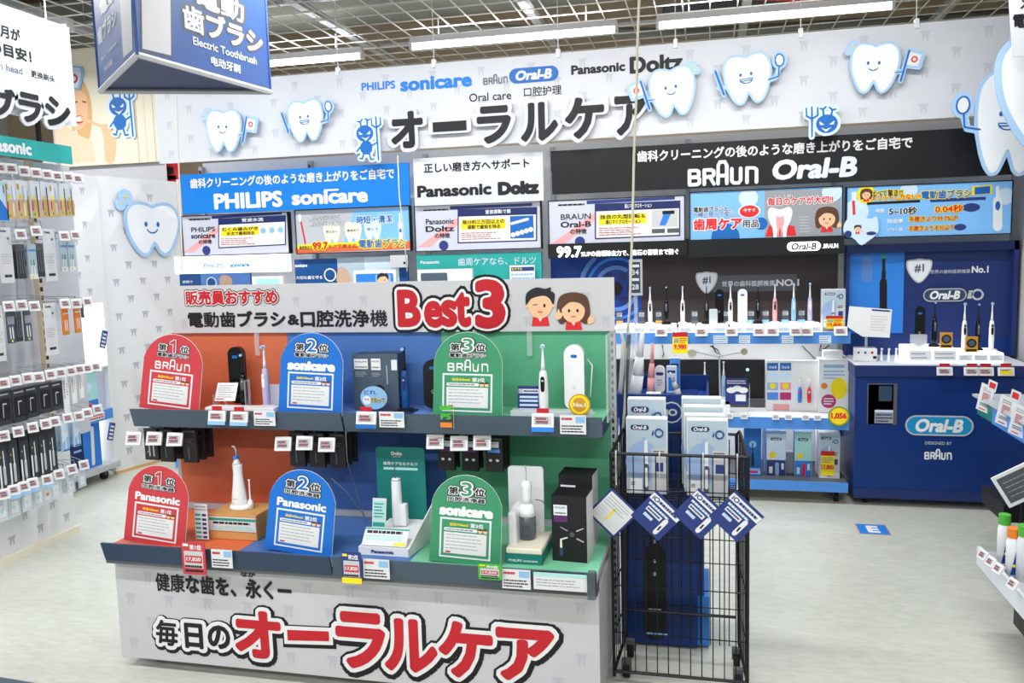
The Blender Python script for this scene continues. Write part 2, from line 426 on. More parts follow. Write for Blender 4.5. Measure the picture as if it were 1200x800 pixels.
# ceiling services
for nm, lab, cat, (x0, x1, y0, y1, z0, z1), mm in (
    ('air_duct', 'long grey air duct running across above the ceiling grid at the back', 'duct', (-8.5, 5.5, 7.0, 7.5, 3.75, 4.1), 'duct'),
    ('air_duct', 'short grey air duct above the grid behind the blue hanging sign', 'duct', (-5.2, -3.2, 5.0, 5.6, 3.7, 4.0), 'duct'),
    ('cable_tray', 'dark cable tray above the grid over the right half of the banner', 'tray', (-.4, 5, 7.9, 8.15, 3.7, 3.78), 'darkgrey')):
    m = MB(); m.bx(x0, x1, y0, y1, z0, z1, mm); tag(m.build(nm, bevel=.02), lab, cat)
for i, (x, y, c, lab) in enumerate(((-2.3, 6.3, 'red', 'thin red sprinkler pipe crossing above the grid near the middle'), (-.2, 8.3, 'duct', 'grey pipe crossing above the grid at the back'), (1.2, 7.7, 'brightred', 'thin red pipe above the right end of the banner'))):
    m = MB(); m.tube([(x-2.2, y-.9, 3.62), (x, y, 3.61), (x+3.5, y+.4, 3.62)], .011 if c != 'duct' else .05, c, 8); tag(m.build('ceiling_pipe', smooth=True), lab, 'pipe')
# open wire grid of the ceiling: 0.21 m cells; three channel beams carry it
gr = thing('ceiling_grid', 'open white wire mesh ceiling hung under the dark slab', 'ceiling grid', (0, 0, 3.45)); gr['kind'] = 'structure'
gx0, gx1, gy0, gy1 = -7.4, 3.6, 3.6, 9.3
n = 0; x = gx0
mesh = None
while x < gx1:
    if mesh is None:
        m = MB(); m.cyl((x, gy0, 3.45), (x, gy1, 3.45), .0058, 'wire', 5); o = m.build('grid_wire', gr); mesh = o; 
    else:
        o = mesh.copy(); COL.objects.link(o); o.location = (x-gx0, 0, 0)
    x += .206
y = gy0+.02; mesh = None
while y < gy1:
    if mesh is None:
        m = MB(); m.cyl((gx0, y, 3.458), (gx1, y, 3.458), .0058, 'wire', 5); o = m.build('cross_wire', gr); mesh = o; y0 = y
    else:
        o = mesh.copy(); COL.objects.link(o); o.location = (0, y-y0, 0)
    y += .24
for x in (-5.0, -3.03, -1.39, .3, 1.93, 3.3):
    m = MB(); 
    m.bx(x-.035, x+.035, 3.2, 9.3, 3.50, 3.506, 'silver'); m.bx(x-.035, x-.029, 3.2, 9.3, 3.506, 3.55, 'silver'); m.bx(x+.029, x+.035, 3.2, 9.3, 3.506, 3.55, 'silver'); m.build('channel_beam', gr)
for y in (4.6, 6.1, 7.6):
    m = MB(); m.bx(gx0, gx1, y-.02, y+.02, 3.55, 3.58, 'silver'); m.build('cross_beam', gr)
for x in (-5.0, -3.03, -1.39, .3, 1.93):
    for y in (4.6, 6.1, 7.6):
        m = MB(); m.cyl((x, y, 3.55), (x, y, 4.3), .006, 'steel', 5); m.build('hanger_rod', gr)

# ================================================================== shared pictures
TOOTH = smooth_loop([(-.5, .2), (-.46, .4), (-.32, .52), (-.12, .5), (0, .45), (.12, .5), (.32, .52), (.46, .4), (.51, .18), (.48, -.04), (.41, -.26), (.32, -.44), (.22, -.54), (.13, -.5), (.07, -.38), (.0, -.28), (-.07, -.38), (-.13, -.5), (-.22, -.54), (-.32, -.44), (-.41, -.26), (-.48, -.04)], 3)
MINI = [(-.5, .5), (.5, .5), (.5, .25), (.36, .25), (.3, -.5), (.16, -.5), (.04, 0), (-.04, 0), (-.16, -.5), (-.3, -.5), (-.36, .25), (-.5, .25)]
def mini_tris(m, fr, cx, cy, w, h, mm, d=.001):
    v = [(cx+p[0]*w, cy+p[1]*h) for p in MINI]
    m.flat(fr, v, [(0, 10, 11), (0, 1, 10), (1, 3, 10), (1, 2, 3), (3, 4, 5, 6), (3, 6, 7, 10), (7, 8, 9, 10)], mm, d)
def tooth_print(fr, x0, y0, x1, y1, dx, dy, w, h, parent, mm='patternprint'):
    m = MB(); r = 0; y = y0+h
    while y < y1-h*.5:
        x = x0+w+(dx/2 if r % 2 else 0)
        while x < x1-w*.6:
            mini_tris(m, fr, x, y, w, h, mm, .0006); x += dx
        y += dy; r += 1
    o = m.build('tooth_print', parent); o['kind'] = 'stuff'; return o
def tooth_board(name, label, fr, cx, cy, w, rot=0, kind='flag', side=1, smile='smile', sparkle=1, face=True, parent=None, hgt=1.0, group='tooth shaped cutout boards'):
    """a cut-out board in the shape of a tooth with its outline, face, arm and flag"""
    fr2 = Frame(fr.at(cx, cy), fr.u*math.cos(rot)+fr.v*math.sin(rot), fr.v*math.cos(rot)-fr.u*math.sin(rot))
    t = thing(name, label, 'cutout sign', fr2.at(0, -.55*w), 0, group)
    T = [(p[0]*w, p[1]*w*hgt) for p in TOOTH]
    paths = [T+[T[0]]]; bw = .055*w
    ex = []
    if kind == 'flag':
        fx = side*.72*w; paths.append([(side*.45*w, -.12*w), (side*.58*w, -.1*w)]); paths.append([(fx-side*.14*w, -.32*w), (fx, .36*w)])
        q = [(fx, .36*w), (fx+side*.3*w, .28*w), (fx+side*.23*w, -.02*w), (fx-side*.06*w, .03*w)]
        ex.append(q if side > 0 else q[::-1]); paths.append(q+[q[0]])
    if kind == 'mirror':
        mxx = side*.72*w; paths.append([(side*.45*w, -.12*w), (mxx-side*.08*w, -.08*w), (mxx, .16*w)]); ex.append(disc(mxx+side*.02*w, .3*w, .12*w, 14, .16*w))
        paths.append(arc(mxx+side*.02*w, .3*w, .12*w, 0, 360, 12, .16*w))
        if side > 0 or True: 
            sx = -side*.66*w; paths.append([(sx-.06*w*side, .3*w), (sx+.1*w*side, -.3*w)]); paths.append([(-side*.45*w, -.12*w), (sx, -.12*w)])
    if sparkle: ex.append(disc(-sparkle*.5*w, .5*w, .13*w, 12)); ex.append(disc(-sparkle*.6*w, .38*w, .1*w, 10))
    v, f = strokes(paths, bw, 8, [T]+ex)
    m = MB(); m.flat(fr2, v, f, 'paleblue', 0, .01); m.build('backing', t)
    m = MB(); m.poly(fr2, T, 'toothwhite', .0015); m.build('tooth_face', t)
    m = MB(); bl = 'logoblue'
    if face:
        for s in (-1, 1): m.poly(fr2, disc(s*.12*w-.03*w, .1*w*hgt, .032*w, 10, .042*w), bl, .003)
        if smile == 'grin':
            v, f = strokes([arc(-.03*w, .0, .15*w, 190, 350, 6, .11*w)+[(-.03*w+.15*w, 0), (-.03*w-.15*w, 0)], [(-.15*w, -.045*w), (.1*w, -.045*w)]], .012*w, 5)
        else: v, f = strokes([arc(-.03*w, .02*w, .11*w, 200, 340, 6, .09*w)], .011*w, 5)
        m.flat(fr2, v, f, bl, .003)
    m.poly(fr2, [(-.07*w, .41*w), (0, .37*w), (.08*w, .41*w), (0, .39*w)], 'tint', .003)
    if kind == 'flag':
        v, f = strokes([[(fx-side*.14*w, -.32*w), (fx, .36*w)], ], .022*w, 6); m.flat(fr2, v, f, bl, .004)
        q2 = [(fx+side*.01*w, .33*w), (fx+side*.27*w, .26*w), (fx+side*.21*w, .0), (fx-side*.04*w, .04*w)]
        m.poly(fr2, q2 if side > 0 else q2[::-1], 'white', .0025)
        v, f = strokes([arc(fx+side*.12*w, .16*w, .06*w, 0, 360, 12)], .015*w, 5); m.flat(fr2, v, f, 'brightred', .004)
        v, f = strokes([[(side*.42*w, -.12*w), (side*.6*w, -.11*w)]], .01*w, 5); m.flat(fr2, v, f, bl, .0035)
    if kind == 'mirror':
        v, f = strokes([arc(mxx+side*.02*w, .3*w, .1*w, 0, 360, 14, .14*w), [(mxx, .16*w), (mxx-side*.03*w, -.06*w), (side*.45*w, -.1*w)]], .014*w, 5); m.flat(fr2, v, f, bl, .004)
        m.poly(fr2, disc(mxx+side*.02*w, .3*w, .09*w, 14, .13*w), 'white', .0025)
        v, f = strokes([[(sx-.05*w*side, .28*w), (sx+.1*w*side, -.28*w)]], .024*w, 6); m.flat(fr2, v, f, bl, .004)
    if sparkle:
        for a, b, r in ((-.5, .5, .05), (-.6, .39, .035)):
            a *= sparkle; m.poly(fr2, [p for i in range(4) for p in ((a*w+r*w*math.cos(i*R(90)), b*w+r*w*math.sin(i*R(90))), (a*w+r*.35*w*math.cos(i*R(90)+R(45)), b*w+r*.35*w*math.sin(i*R(90)+R(45))))], 'yellow', .003)
    m.build('face_print', t); return t
def germ_board(label, fr, cx, cy, h, side=1, lower=True):
    t = thing('germ_cutout', label, 'cutout sign', fr.at(cx, cy-.5*h), 0, 'blue germ cutout boards')
    f2 = Frame(fr.at(cx, cy), fr.u, fr.v); s = h/1.0
    hd = disc(-.06*s*side, .12*s, .19*s, 18, .17*s); bd = disc(-.04*s*side, -.17*s, .14*s, 14, .15*s)
    limbs = [[(-.13*s*side, .25*s), (-.15*s*side, .36*s), (-.21*s*side, .37*s)], [(-.15*s*side, .36*s), (-.1*s*side, .41*s)], [(0, .27*s), (.01*s*side, .38*s), (-.04*s*side, .42*s)], [(.01*s*side, .38*s), (.06*s*side, .4*s)],
             [(-.1*s*side, -.28*s), (-.14*s*side, -.4*s), (-.2*s*side, -.38*s)], [(.02*s*side, -.29*s), (.05*s*side, -.42*s), (.12*s*side, -.41*s)], [(-.16*s*side, -.14*s), (-.26*s*side, -.24*s)], [(.08*s*side, -.14*s), (.2*s*side, -.08*s)],
             [(.22*s*side, -.44*s), (.2*s*side, .44*s)], [(.1*s*side, .42*s), (.1*s*side, .28*s), (.2*s*side, .22*s), (.3*s*side, .28*s), (.3*s*side, .42*s)]]
    if not lower: limbs = limbs[:4]+limbs[8:]; limbs[4] = [(.2*s*side, -.1*s), (.2*s*side, .44*s)]
    ps = [hd]+([bd] if lower else [])
    v, f = strokes(limbs+[hd+[hd[0]]]+([bd+[bd[0]]] if lower else []), .055*s, 8, ps)
    m = MB(); m.flat(f2, v, f, 'bluewhite', 0, .01); m.build('backing', t)
    v, f = strokes(limbs, .017*s, 6, ps); m = MB(); m.flat(f2, v, f, 'logoblue', .0015)
    for k in (-1, 1):
        q = [(-.06*s*side+k*.04*s, .1*s), (-.06*s*side+k*.13*s, .17*s), (-.06*s*side+k*.12*s, .1*s)]
        m.poly(f2, q if k > 0 else q[::-1], 'white', .003)
    m.poly(f2, [(-.14*s*side-.0, .05*s), (-.04*s*side, .015*s), (.05*s*side, .06*s), (-.04*s*side, -.03*s)], 'white', .003)
    m.build('germ_print', t); return t
def staff(m, fr, cx, cy, s, girl=False, d=.002):
    """small printed cartoon of a shop assistant: hair, face, red waistcoat"""
    hair = 'hairbrown' if girl else 'hairblack'
    P_ = lambda pts: [(cx+a*s, cy+b*s) for a, b in pts]
    vb = [(-.2, -.32), (.2, -.32), (.24, -.56), (-.24, -.56)]
    m.poly(fr, P_(vb[::-1]), 'brightred', d); m.poly(fr, P_([(-.07, -.32), (0, -.45), (.07, -.32)]), 'white', d+.0004)
    if girl: m.poly(fr, P_(smooth_loop([(-.47, .1), (-.36, .4), (0, .5), (.36, .4), (.47, .08), (.45, -.28), (.32, -.4), (.0, -.2), (-.32, -.4), (-.45, -.28)], 3)), hair, d+.0006)
    m.poly(fr, P_(disc(0, -.02, .33, 18, .34)), 'skin', d+.0010)
    for k in (-1, 1): girl or m.poly(fr, P_(disc(k*.34, -.02, .06, 8)), 'skin', d+.0009)
    if girl: m.poly(fr, P_(smooth_loop([(-.36, .02), (-.3, .34), (0, .46), (.3, .34), (.36, .02), (.2, .18), (-.1, .22)], 3)), hair, d+.0016)
    else: m.poly(fr, P_(smooth_loop([(-.38, .0), (-.36, .3), (-.1, .46), (.15, .42), (.3, .46), (.3, .36), (.4, .28), (.36, .0), (.26, .16), (.1, .24), (-.2, .18), (-.3, .08)], 3)), hair, d+.0016)
    m.poly(fr, P_(disc(.12, -.02, .035, 8, .05)), 'hairblack', d+.002)
    if girl: m.poly(fr, P_(disc(-.12, -.02, .035, 8, .05)), 'hairblack', d+.002)
    else: m.poly(fr, P_([(-.19, -.01), (-.06, .0), (-.06, .02), (-.19, .01)]), 'hairblack', d+.002)
    m.poly(fr, P_([(-.07, -.17), (.07, -.17), (.05, -.2), (-.05, -.2)][::-1]), 'brightred', d+.002)
    m.poly(fr, P_(smooth_loop([(.42, -.4), (.4, -.28), (.46, -.18), (.5, -.1), (.53, -.2), (.6, -.24), (.56, -.36)], 2)), 'skin', d+.001)
def braun(m, fr, xl, xr, yc, h, mm, d=.002, wt=.07):
    """the five letter name with the tall middle letter; measured in frame units, h is the small letters' height"""
    W_ = (xr-xl); k = W_/5.45; y0 = yc-h/2; hh = h
    q = lambda x, y: (xl+x*k, y0+y*hh)
    B = [q(0, 0), q(0, 1)], [q(0, 1), q(.55, 1), q(.75, .9), q(.75, .62), q(.6, .52), q(.8, .42), q(.8, .1), q(.65, 0), q(0, 0)], [q(0, .52), q(.6, .52)]
    Rr = [q(1.2, 0), q(1.2, 1), q(1.8, 1), q(1.95, .9), q(1.95, .6), q(1.8, .5), q(1.2, .5)], [q(1.65, .5), q(1.97, 0)]
    A = [q(2.3, 0), q(2.3, 1.25), q(2.45, 1.5), q(2.85, 1.5), q(3.0, 1.25), q(3.0, 0)], [q(2.3, .55), q(3.0, .55)]
    U = [q(3.4, 1), q(3.4, .15), q(3.55, 0), q(3.95, 0), q(4.1, .15), q(4.1, 1)],
    N_ = [q(4.6, 0), q(4.6, 1), q(5.15, 1), q(5.35, .85), q(5.35, 0)],
    w_ = wt*hh*1.15
    for i, g_ in enumerate((B, Rr, A, U, N_)):
        v, f = strokes(g_, w_, 6); m.flat(fr, v, f, mm, d+i*2e-5)
def pbraun(m, fr, xl, xr, yc, h, mm, d=.002, wt=.085):
    a = fr.px(xl, yc); b = fr.px(xr, yc); t = fr.px((xl+xr)/2, yc-h/2); q = fr.px((xl+xr)/2, yc+h/2); braun(m, fr, a[0], b[0], (t[1]+q[1])/2, t[1]-q[1], mm, d, wt)
def pill(m, fr, x0, y0, x1, y1, mm, d):
    m.poly(fr, rrect(x0, y0, x1, y1, (y1-y0)*.499, 6), mm, d)
def oralb(m, fr, xl, xr, yc, h, mm='white', bg=None, ring=None, d=.002, bold=.05):
    """italic name; optional lozenge behind; frame units"""
    if bg:
        if ring: pill(m, fr, xl-h*.75, yc-h*.85, xr+h*.75, yc+h*.85, ring, d-.0012)
        pill(m, fr, xl-h*.62, yc-h*.72, xr+h*.62, yc+h*.72, bg, d-.0006)
    m.text(fr, 'Oral-B', xl, xr-h*.15, yc, h, mm, bold, d, .2)
def poralb(m, fr, xl, xr, yc, h, **k):
    a = fr.px(xl, yc); b = fr.px(xr, yc); t = fr.px((xl+xr)/2, yc-h/2); q = fr.px((xl+xr)/2, yc+h/2); oralb(m, fr, a[0], b[0], (t[1]+q[1])/2, t[1]-q[1], **k)

# ================================================================== BACK WALL: the long banner
fb = wallframe(5.5)
zt, zb = fb.px(319, 90)[1], fb.px(187, 192)[1]
x0 = fb.px(187, 192)[0]; x1 = 1.86
ban = thing('hanging_banner', 'long white banner board with faint tooth pattern hung above the back displays', 'banner', (x0, 5.5, zb))
m = MB(); m.slab(fb, x0, zb, x1, zt, .02, 'boardlight'); m.build('board', ban)
tooth_print(fb, x0+.05, zb, x1, zt, .34, .105, .055, .06, ban, 'patternprintlight')
for x in (-3.4, -2.5, -1.8, -.95, -.2, .55, 1.2):
    m = MB(); m.bx(x-.012, x+.012, 5.49, 5.525, zt-.03, zt+.025, 'white'); m.tube([(x, 5.51, zt+.02), (x, 5.51, 3.45)], .0035, 'wire', 5); m.build('hanger', ban)
m = MB()
m.ptext(fb, 'PHILIPS', 424, 463, 101, 9, 'philips', .035, yr=100); m.build('logo_lettering', ban); m = MB(); m.ptext(fb, 'sonicare', 470, 552, 96.5, 14, 'philips', .045)
m.build('logo_lettering', ban); m = MB(); pbraun(m, fb, 567, 595, 94.5, 7, 'inkgrey', wt=.11)
m.build('logo_lettering', ban); m = MB(); poralb(m, fb, 604, 647, 87.5, 10.5, mm='white', bg='logoblue', ring='logoblue', d=.004, bold=.05)
m.build('lozenge_logo', ban); m = MB(); m.ptext(fb, 'Panasonic', 670, 732, 80, 10, 'ink', .04); m.build('logo_lettering', ban); m = MB(); m.ptext(fb, 'Doltz', 739, 799, 74.5, 18, 'ink', .045)
m.build('logo_lettering', ban); m = MB(); m.ptext(fb, 'Oral care', 550, 599, 113, 9.5, 'ink', .012); m.build('lettering', ban); m = MB(); m.ptext(fb, '口腔护理', 614, 658, 106.5, 11, 'ink', .012)
m.build('logo_lettering', ban)
# cut-out letters standing proud of the banner and overhanging it
fc = wallframe(5.465)
t = thing('cutout_lettering', 'big dark cutout katakana letters with white edge overhanging the banner', 'sign lettering', fc.at(fc.px(610, 150)[0], fc.px(610, 180)[1]))
gl = [('オ', 458, 496, 152, 42, 157, 5), ('ー', 507, 547, 147.5, 10, 0, 0), ('ラ', 559, 599, 146, 43, 0, 0), ('ル', 610, 654, 142.5, 44, 0, 0), ('ケ', 662, 708, 138, 47, 0, 0), ('ア', 720, 759, 135, 45, 0, 0)]
for ch, a, b, yc, h, _, _2 in gl:
    m = MB()
    if ch == 'ー': p = fc.px(a, yc+h/2); q = fc.px(b, yc-h/2); m.poly(fc, rrect(p[0]-.028, p[1]-.028, q[0]+.028, q[1]+.028, .02), 'boardlight', 0, .012)
    else: m.ptext(fc, ch, a, b, yc, h, 'boardlight', .10, 0, thick=.012)
    m.build('letter_backing', t)
for ch, a, b, yc, h, _, _2 in gl:
    m = MB()
    if ch == 'ー': m.prect(fc, a, yc-h/2+1, b, yc+h/2, 'ink', .003)
    else: m.ptext(fc, ch, a+2, b-2, yc, h-3, 'ink', .045, .003)
    m.build('letter', t)
# teeth and germs on the banner
ft = wallframe(5.45)
def tb(px, py, wpx, label, **k):
    c = ft.px(px, py); ww = ft.px(px+wpx/2, py)[0]-ft.px(px-wpx/2, py)[0]
    return tooth_board('tooth_cutout', label, ft, c[0], c[1], ww, **k)
tb(262, 153, 38, 'small tooth cutout with flag at the left end of the white banner', side=1, sparkle=1, rot=R(-3))
tb(358, 141, 38, 'small tooth cutout with mirror left of the blue germ on the banner', kind='mirror', side=1, sparkle=0, smile='grin', rot=R(3))
tb(788, 107, 50, 'tooth cutout with flag overlapping the last dark letter on the banner', side=-1, sparkle=-1, rot=R(6))
tb(876, 92, 52, 'grinning tooth cutout with mirror, right of centre on the banner', kind='mirror', side=1, sparkle=0, smile='grin', rot=R(5))
tb(1025, 79, 54, 'tooth cutout with flag above the black sign right end', side=1, sparkle=1, rot=R(-3))
c = ft.px(431, 163); germ_board('blue germ cutout with fork left of the big dark letters', ft, c[0], c[1], .33)
c = ft.px(965, 141); germ_board('blue germ cutout peeping over the black sign, no legs', ft, c[0], c[1]-.06, .33, side=-1, lower=False)
# two large teeth at the right, nearer to the camera
f3 = wallframe(5.3)
c = f3.px(1184, 140); w_ = .40
tooth_board('tooth_cutout', 'large grinning tooth cutout with mirror hanging at the right edge over the black sign', f3, c[0], c[1]-.02, .34, kind='mirror', side=-1, sparkle=0, smile='grin', hgt=1.5, rot=R(-3))
m = MB(); p = f3.at(c[0], c[1]+.22); m.tube([p, (p.x, p.y, 3.45)], .003, 'wire', 4); tag(m.build('hanging_wire'), 'thin wire from the grid to the large grinning tooth cutout', 'wire')
f4 = wallframe(4.9)
c = f4.px(1252, 104)
tooth_board('tooth_cutout', 'largest tooth cutout, cut by the right edge of the picture', f4, c[0], c[1], .60, side=1, sparkle=0, hgt=.92, kind='none', rot=R(6))
m = MB(); p = f4.at(c[0], c[1]+.3); m.tube([p, (p.x, p.y, 3.45)], .003, 'wire', 4); tag(m.build('hanging_wire'), 'thin wire from the grid to the largest tooth cutout', 'wire')
# corner of a white sign hung at the top right
f5 = wallframe(4.7)
a = f5.px(1181, -20); b = f5.px(1240, 60)
t = thing('hanging_sign', 'white hanging sign with dark characters at the top right corner', 'sign', f5.at((a[0]+b[0])/2, f5.px(1187, 62)[1]))
q = [f5.px(1187, 66), f5.px(1260, 66), f5.px(1260, -30), f5.px(1181, -30)]
m = MB(); m.poly(f5, q, 'boardlight', 0, .012); m.build('board', t)
m = MB(); m.ptext(f5, '電動', 1188, 1216, 24, 16, 'ink', .03, shear=-.05); m.ptext(f5, 'メン', 1196, 1222, 3, 12, 'ink', .03); m.build('lettering', t)

# ================================================================== header signs over the bays
def sign(name, label, cat, Y, px0, py0, px1, py1, t, mm, group=None, frame=None, fm='darkgrey'):
    """flat sign board given by its top-left and bottom-right photograph corners on the plane Y"""
    fr = wallframe(Y); a = fr.px(px0, py0); b = fr.px(px1, py1)
    th = thing(name, label, cat, (( a[0]+b[0])/2, Y, b[1]), 0, group)
    m = MB(); m.slab(fr, a[0], b[1], b[0], a[1], t, mm); m.build('board', th)
    if frame:
        m = MB(); e = frame
        for (xa, ya, xb, yb) in ((a[0]-e, b[1]-e, b[0]+e, b[1]), (a[0]-e, a[1], b[0]+e, a[1]+e), (a[0]-e, b[1], a[0], a[1]), (b[0], b[1], b[0]+e, a[1])):
            m.slab(Frame(fr.at(0, 0, .006)), xa, ya, xb, yb, t+.012, fm)
        m.build('frame', th)
    return th, fr, (a[0], b[1], b[0], a[1])
th, fr, bb = sign('header_sign', 'blue header sign with white lettering over the left bays', 'sign', 5.56, 211, 205, 480, 240, .03, 'philips', 'header signs')
m = MB(); m.ptext(fr, '歯科クリーニングの後のような磨き上がりをご自宅で', 223, 462, 213, 11.5, 'white', .035, yr=205); m.build('slogan_lettering', th)
m = MB(); m.ptext(fr, 'PHILIPS', 252, 330, 236, 17, 'white', .05, yr=233); m.build('brand_lettering', th); m = MB(); m.ptext(fr, 'sonicare', 343, 430, 232, 14.5, 'white', .055, yr=229); m.rect(fr, fr.px(380, 224)[0], fr.px(380, 224)[1], fr.px(397, 221)[0], fr.px(397, 221)[1], 'white', .002); m.build('brand_lettering', th)
th, fr, bb = sign('header_sign', 'white header sign with black lettering between blue and black signs', 'sign', 5.56, 484, 186, 637, 235, .03, 'boardlight', 'header signs')
m = MB(); m.ptext(fr, '正しい磨き方へサポート', 497, 620, 197, 11, 'ink', .028, yr=191); m.build('slogan_lettering', th)
m = MB(); m.ptext(fr, 'Panasonic', 490, 575, 224.5, 12.5, 'ink', .05, yr=221); m.build('brand_lettering', th); m = MB(); m.ptext(fr, 'Doltz', 585, 630, 221, 13, 'ink', .07, yr=219); m.build('brand_lettering', th)
th, fr, bb = sign('header_sign', 'long black header sign with white lettering over the right bays', 'sign', 5.56, 646, 177, 1190, 204, .03, 'black', 'header signs')
m = MB(); m.ptext(fr, '歯科クリーニングの後のような磨き上がりをご自宅で', 747, 1069, 184, 13, 'white', .035, yr=166); m.build('slogan_lettering', th)
m = MB(); pbraun(m, fr, 808, 888, 206.5, 17, 'tint', wt=.11); m.build('brand_lettering', th); m = MB(); a = fr.px(905, 198); b = fr.px(1002, 195); t_ = fr.px(950, 186.5); q_ = fr.px(950, 208)
m.text(fr, 'Oral-B', a[0], b[0], (t_[1]+q_[1])/2, t_[1]-q_[1], 'tint', .045, .002, .15); m.build('brand_lettering', th)
# ================================================================== illuminated picture panels in a row
GP = 'lit picture panels in the row under the header signs'
def panel(label, px0, py0, px1, py1, mm, fm='black', Y=5.6): return sign('picture_panel', label, 'display panel', Y, px0, py0, px1, py1, .04, mm, GP, .006, fm)
def feature(label, x0, y0, x1, y1, name1, name2, hdr, yel, slope, green=False):
    """grey-white panel: brand at left, white card with navy heading at right"""
    th, fr, bb = panel(label, x0, y0, x1, y1, 'screenwhite')
    wd = x1-x0; hh = y1-y0
    X = lambda f: x0+wd*f
    Yp = lambda f, g: y0+hh*g-slope*(wd*f)     # rows climb to the right
    m = MB()
    m.poly(fr, [fr.px(X(.28), Yp(.28, .02)), fr.px(X(.93), Yp(.93, .0)), fr.px(X(.93), Yp(.93, .07)), fr.px(X(.28), Yp(.28, .1))][::-1], 'navymid', .001)
    m.poly(fr, [fr.px(X(f), Yp(f, g)) for f, g in ((.02, 1.0), (.12, 1.0), (.5, .1), (.43, .1))], 'pink', .0008)
    m.poly(fr, disc(*fr.px(X(.23), Yp(.23, .97)), .035, 12), 'navymid', .0012)
    c = [fr.px(X(f), Yp(f, g)) for f, g in ((.34, .93), (.97, .93), (.97, .1), (.34, .1))]
    m.poly(fr, c, 'navy', .002); c = [fr.px(X(f), Yp(f, g)) for f, g in ((.35, .9), (.96, .9), (.96, .28), (.35, .28))]
    m.poly(fr, c, 'white', .0028); m.build('card', th)
    m = MB(); m.ptext(fr, hdr, X(.56), X(.76), Yp(.66, .18), hh*.1, 'white', .02, .004)
    yl = [fr.px(X(f), Yp(f, g)) for f, g in ((.37, .6), (.72, .6), (.72, .36), (.37, .36))]; m.poly(fr, yl, 'yellow', .0034)
    m.ptext(fr, yel[0], X(.38), X(.71), Yp(.5, .42), hh*.1, 'ink', .03, .004, yr=Yp(.6, .42)); m.ptext(fr, yel[1], X(.42), X(.68), Yp(.55, .54), hh*.1, 'ink', .03, .004)
    a = fr.px(X(.37), Yp(.37, .86)); b = fr.px(X(.68), Yp(.68, .66)); m.lines(fr, a[0], a[1], b[0], b[1], 4, 'red', .004, .35, 3); 
    a = fr.px(X(.07), Yp(.07, .12)); b = fr.px(X(.3), Yp(.3, .08)); m.lines(fr, a[0], a[1], b[0], b[1]+.002, 1, 'ink', .003, .8, 5)
    m.build('card_print', th)
    m = MB(); m.ptext(fr, name1, X(.09), X(.31), Yp(.2, .38), hh*.13, 'ink', .02 if name1 != 'BRAUN' else .01); m.ptext(fr, name2, X(.09), X(.31), Yp(.2, .56), hh*.13, 'ink', .03); m.ptext(fr, 'の特徴', X(.16), X(.28), Yp(.22, .73), hh*.12, 'ink', .03); m.build('brand_lettering', th)
    return th, fr, X, Yp, hh
th, fr, X, Yp, hh = feature('picture panel at the far left, blue brand name and card with yellow marked heading', 213, 254, 339, 296, 'PHILIPS', 'sonicare', '音波水流', ('むくみ歯みがき', '水流で歯垢除去'), .05)
m = MB()
for f in (.76, .84, .92): m.poly(fr, disc(*fr.px(X(f), Yp(f, .5)), .022, 12), 'skyblue', .004)
m.build('bubbles', th)
th, fr, X, Yp, hh = feature('picture panel under the white header sign, card with blue photo of teeth', 486, 242, 634, 290, 'Panasonic', 'Doltz', '音波振動で差', ('毎分約三万回以上の', '振動で歯垢を除去'), .03)
m = MB(); a = fr.px(X(.76), Yp(.76, .85)); b = fr.px(X(.94), Yp(.94, .3)); m.rect(fr, a[0], a[1], b[0], b[1], 'logoblue', .004)
for i in range(5): m.poly(fr, disc(a[0]+(b[0]-a[0])*(.12+.19*i), a[1]+.025+.008*i, .017, 10), 'toothwhite', .0045+.0002*i)
v, f = strokes([[(a[0]+.01, b[1]-.05), (b[0]-.04, b[1]-.025)]], .01, 6); m.flat(fr, v, f, 'white', .006); m.build('photo', th)
th, fr, X, Yp, hh = feature('picture panel over the black 99.7 strip, card with photo of blue bristles', 643, 236, 802, 286, 'BRAUN', 'Oral-B', '遠心マイクロモーション', ('独自の丸型回転＆', '遠心マイクロモーション'), .04)
m = MB(); a = fr.px(X(.76), Yp(.76, .7)); b = fr.px(X(.95), Yp(.95, .3)); m.rect(fr, a[0], a[1], b[0], b[1], 'boardgrey', .004)
m.poly(fr, [(a[0]+.05, a[1]+.01), (a[0]+.09, a[1]+.01), (a[0]+.13, b[1]-.02), (a[0]+.08, b[1]-.02)], 'glowblue', .0046); m.poly(fr, [(a[0]+.07, b[1]-.03), (b[0]-.02, b[1]-.03), (b[0]-.02, b[1]-.008), (a[0]+.07, b[1]-.008)], 'black', .005)
for k in (0, 1): m.rect(fr, a[0]+k*.1, a[1]-.04, a[0]+.085+k*.1, a[1]-.012, 'darkgrey', .004)
m.build('photo', th)
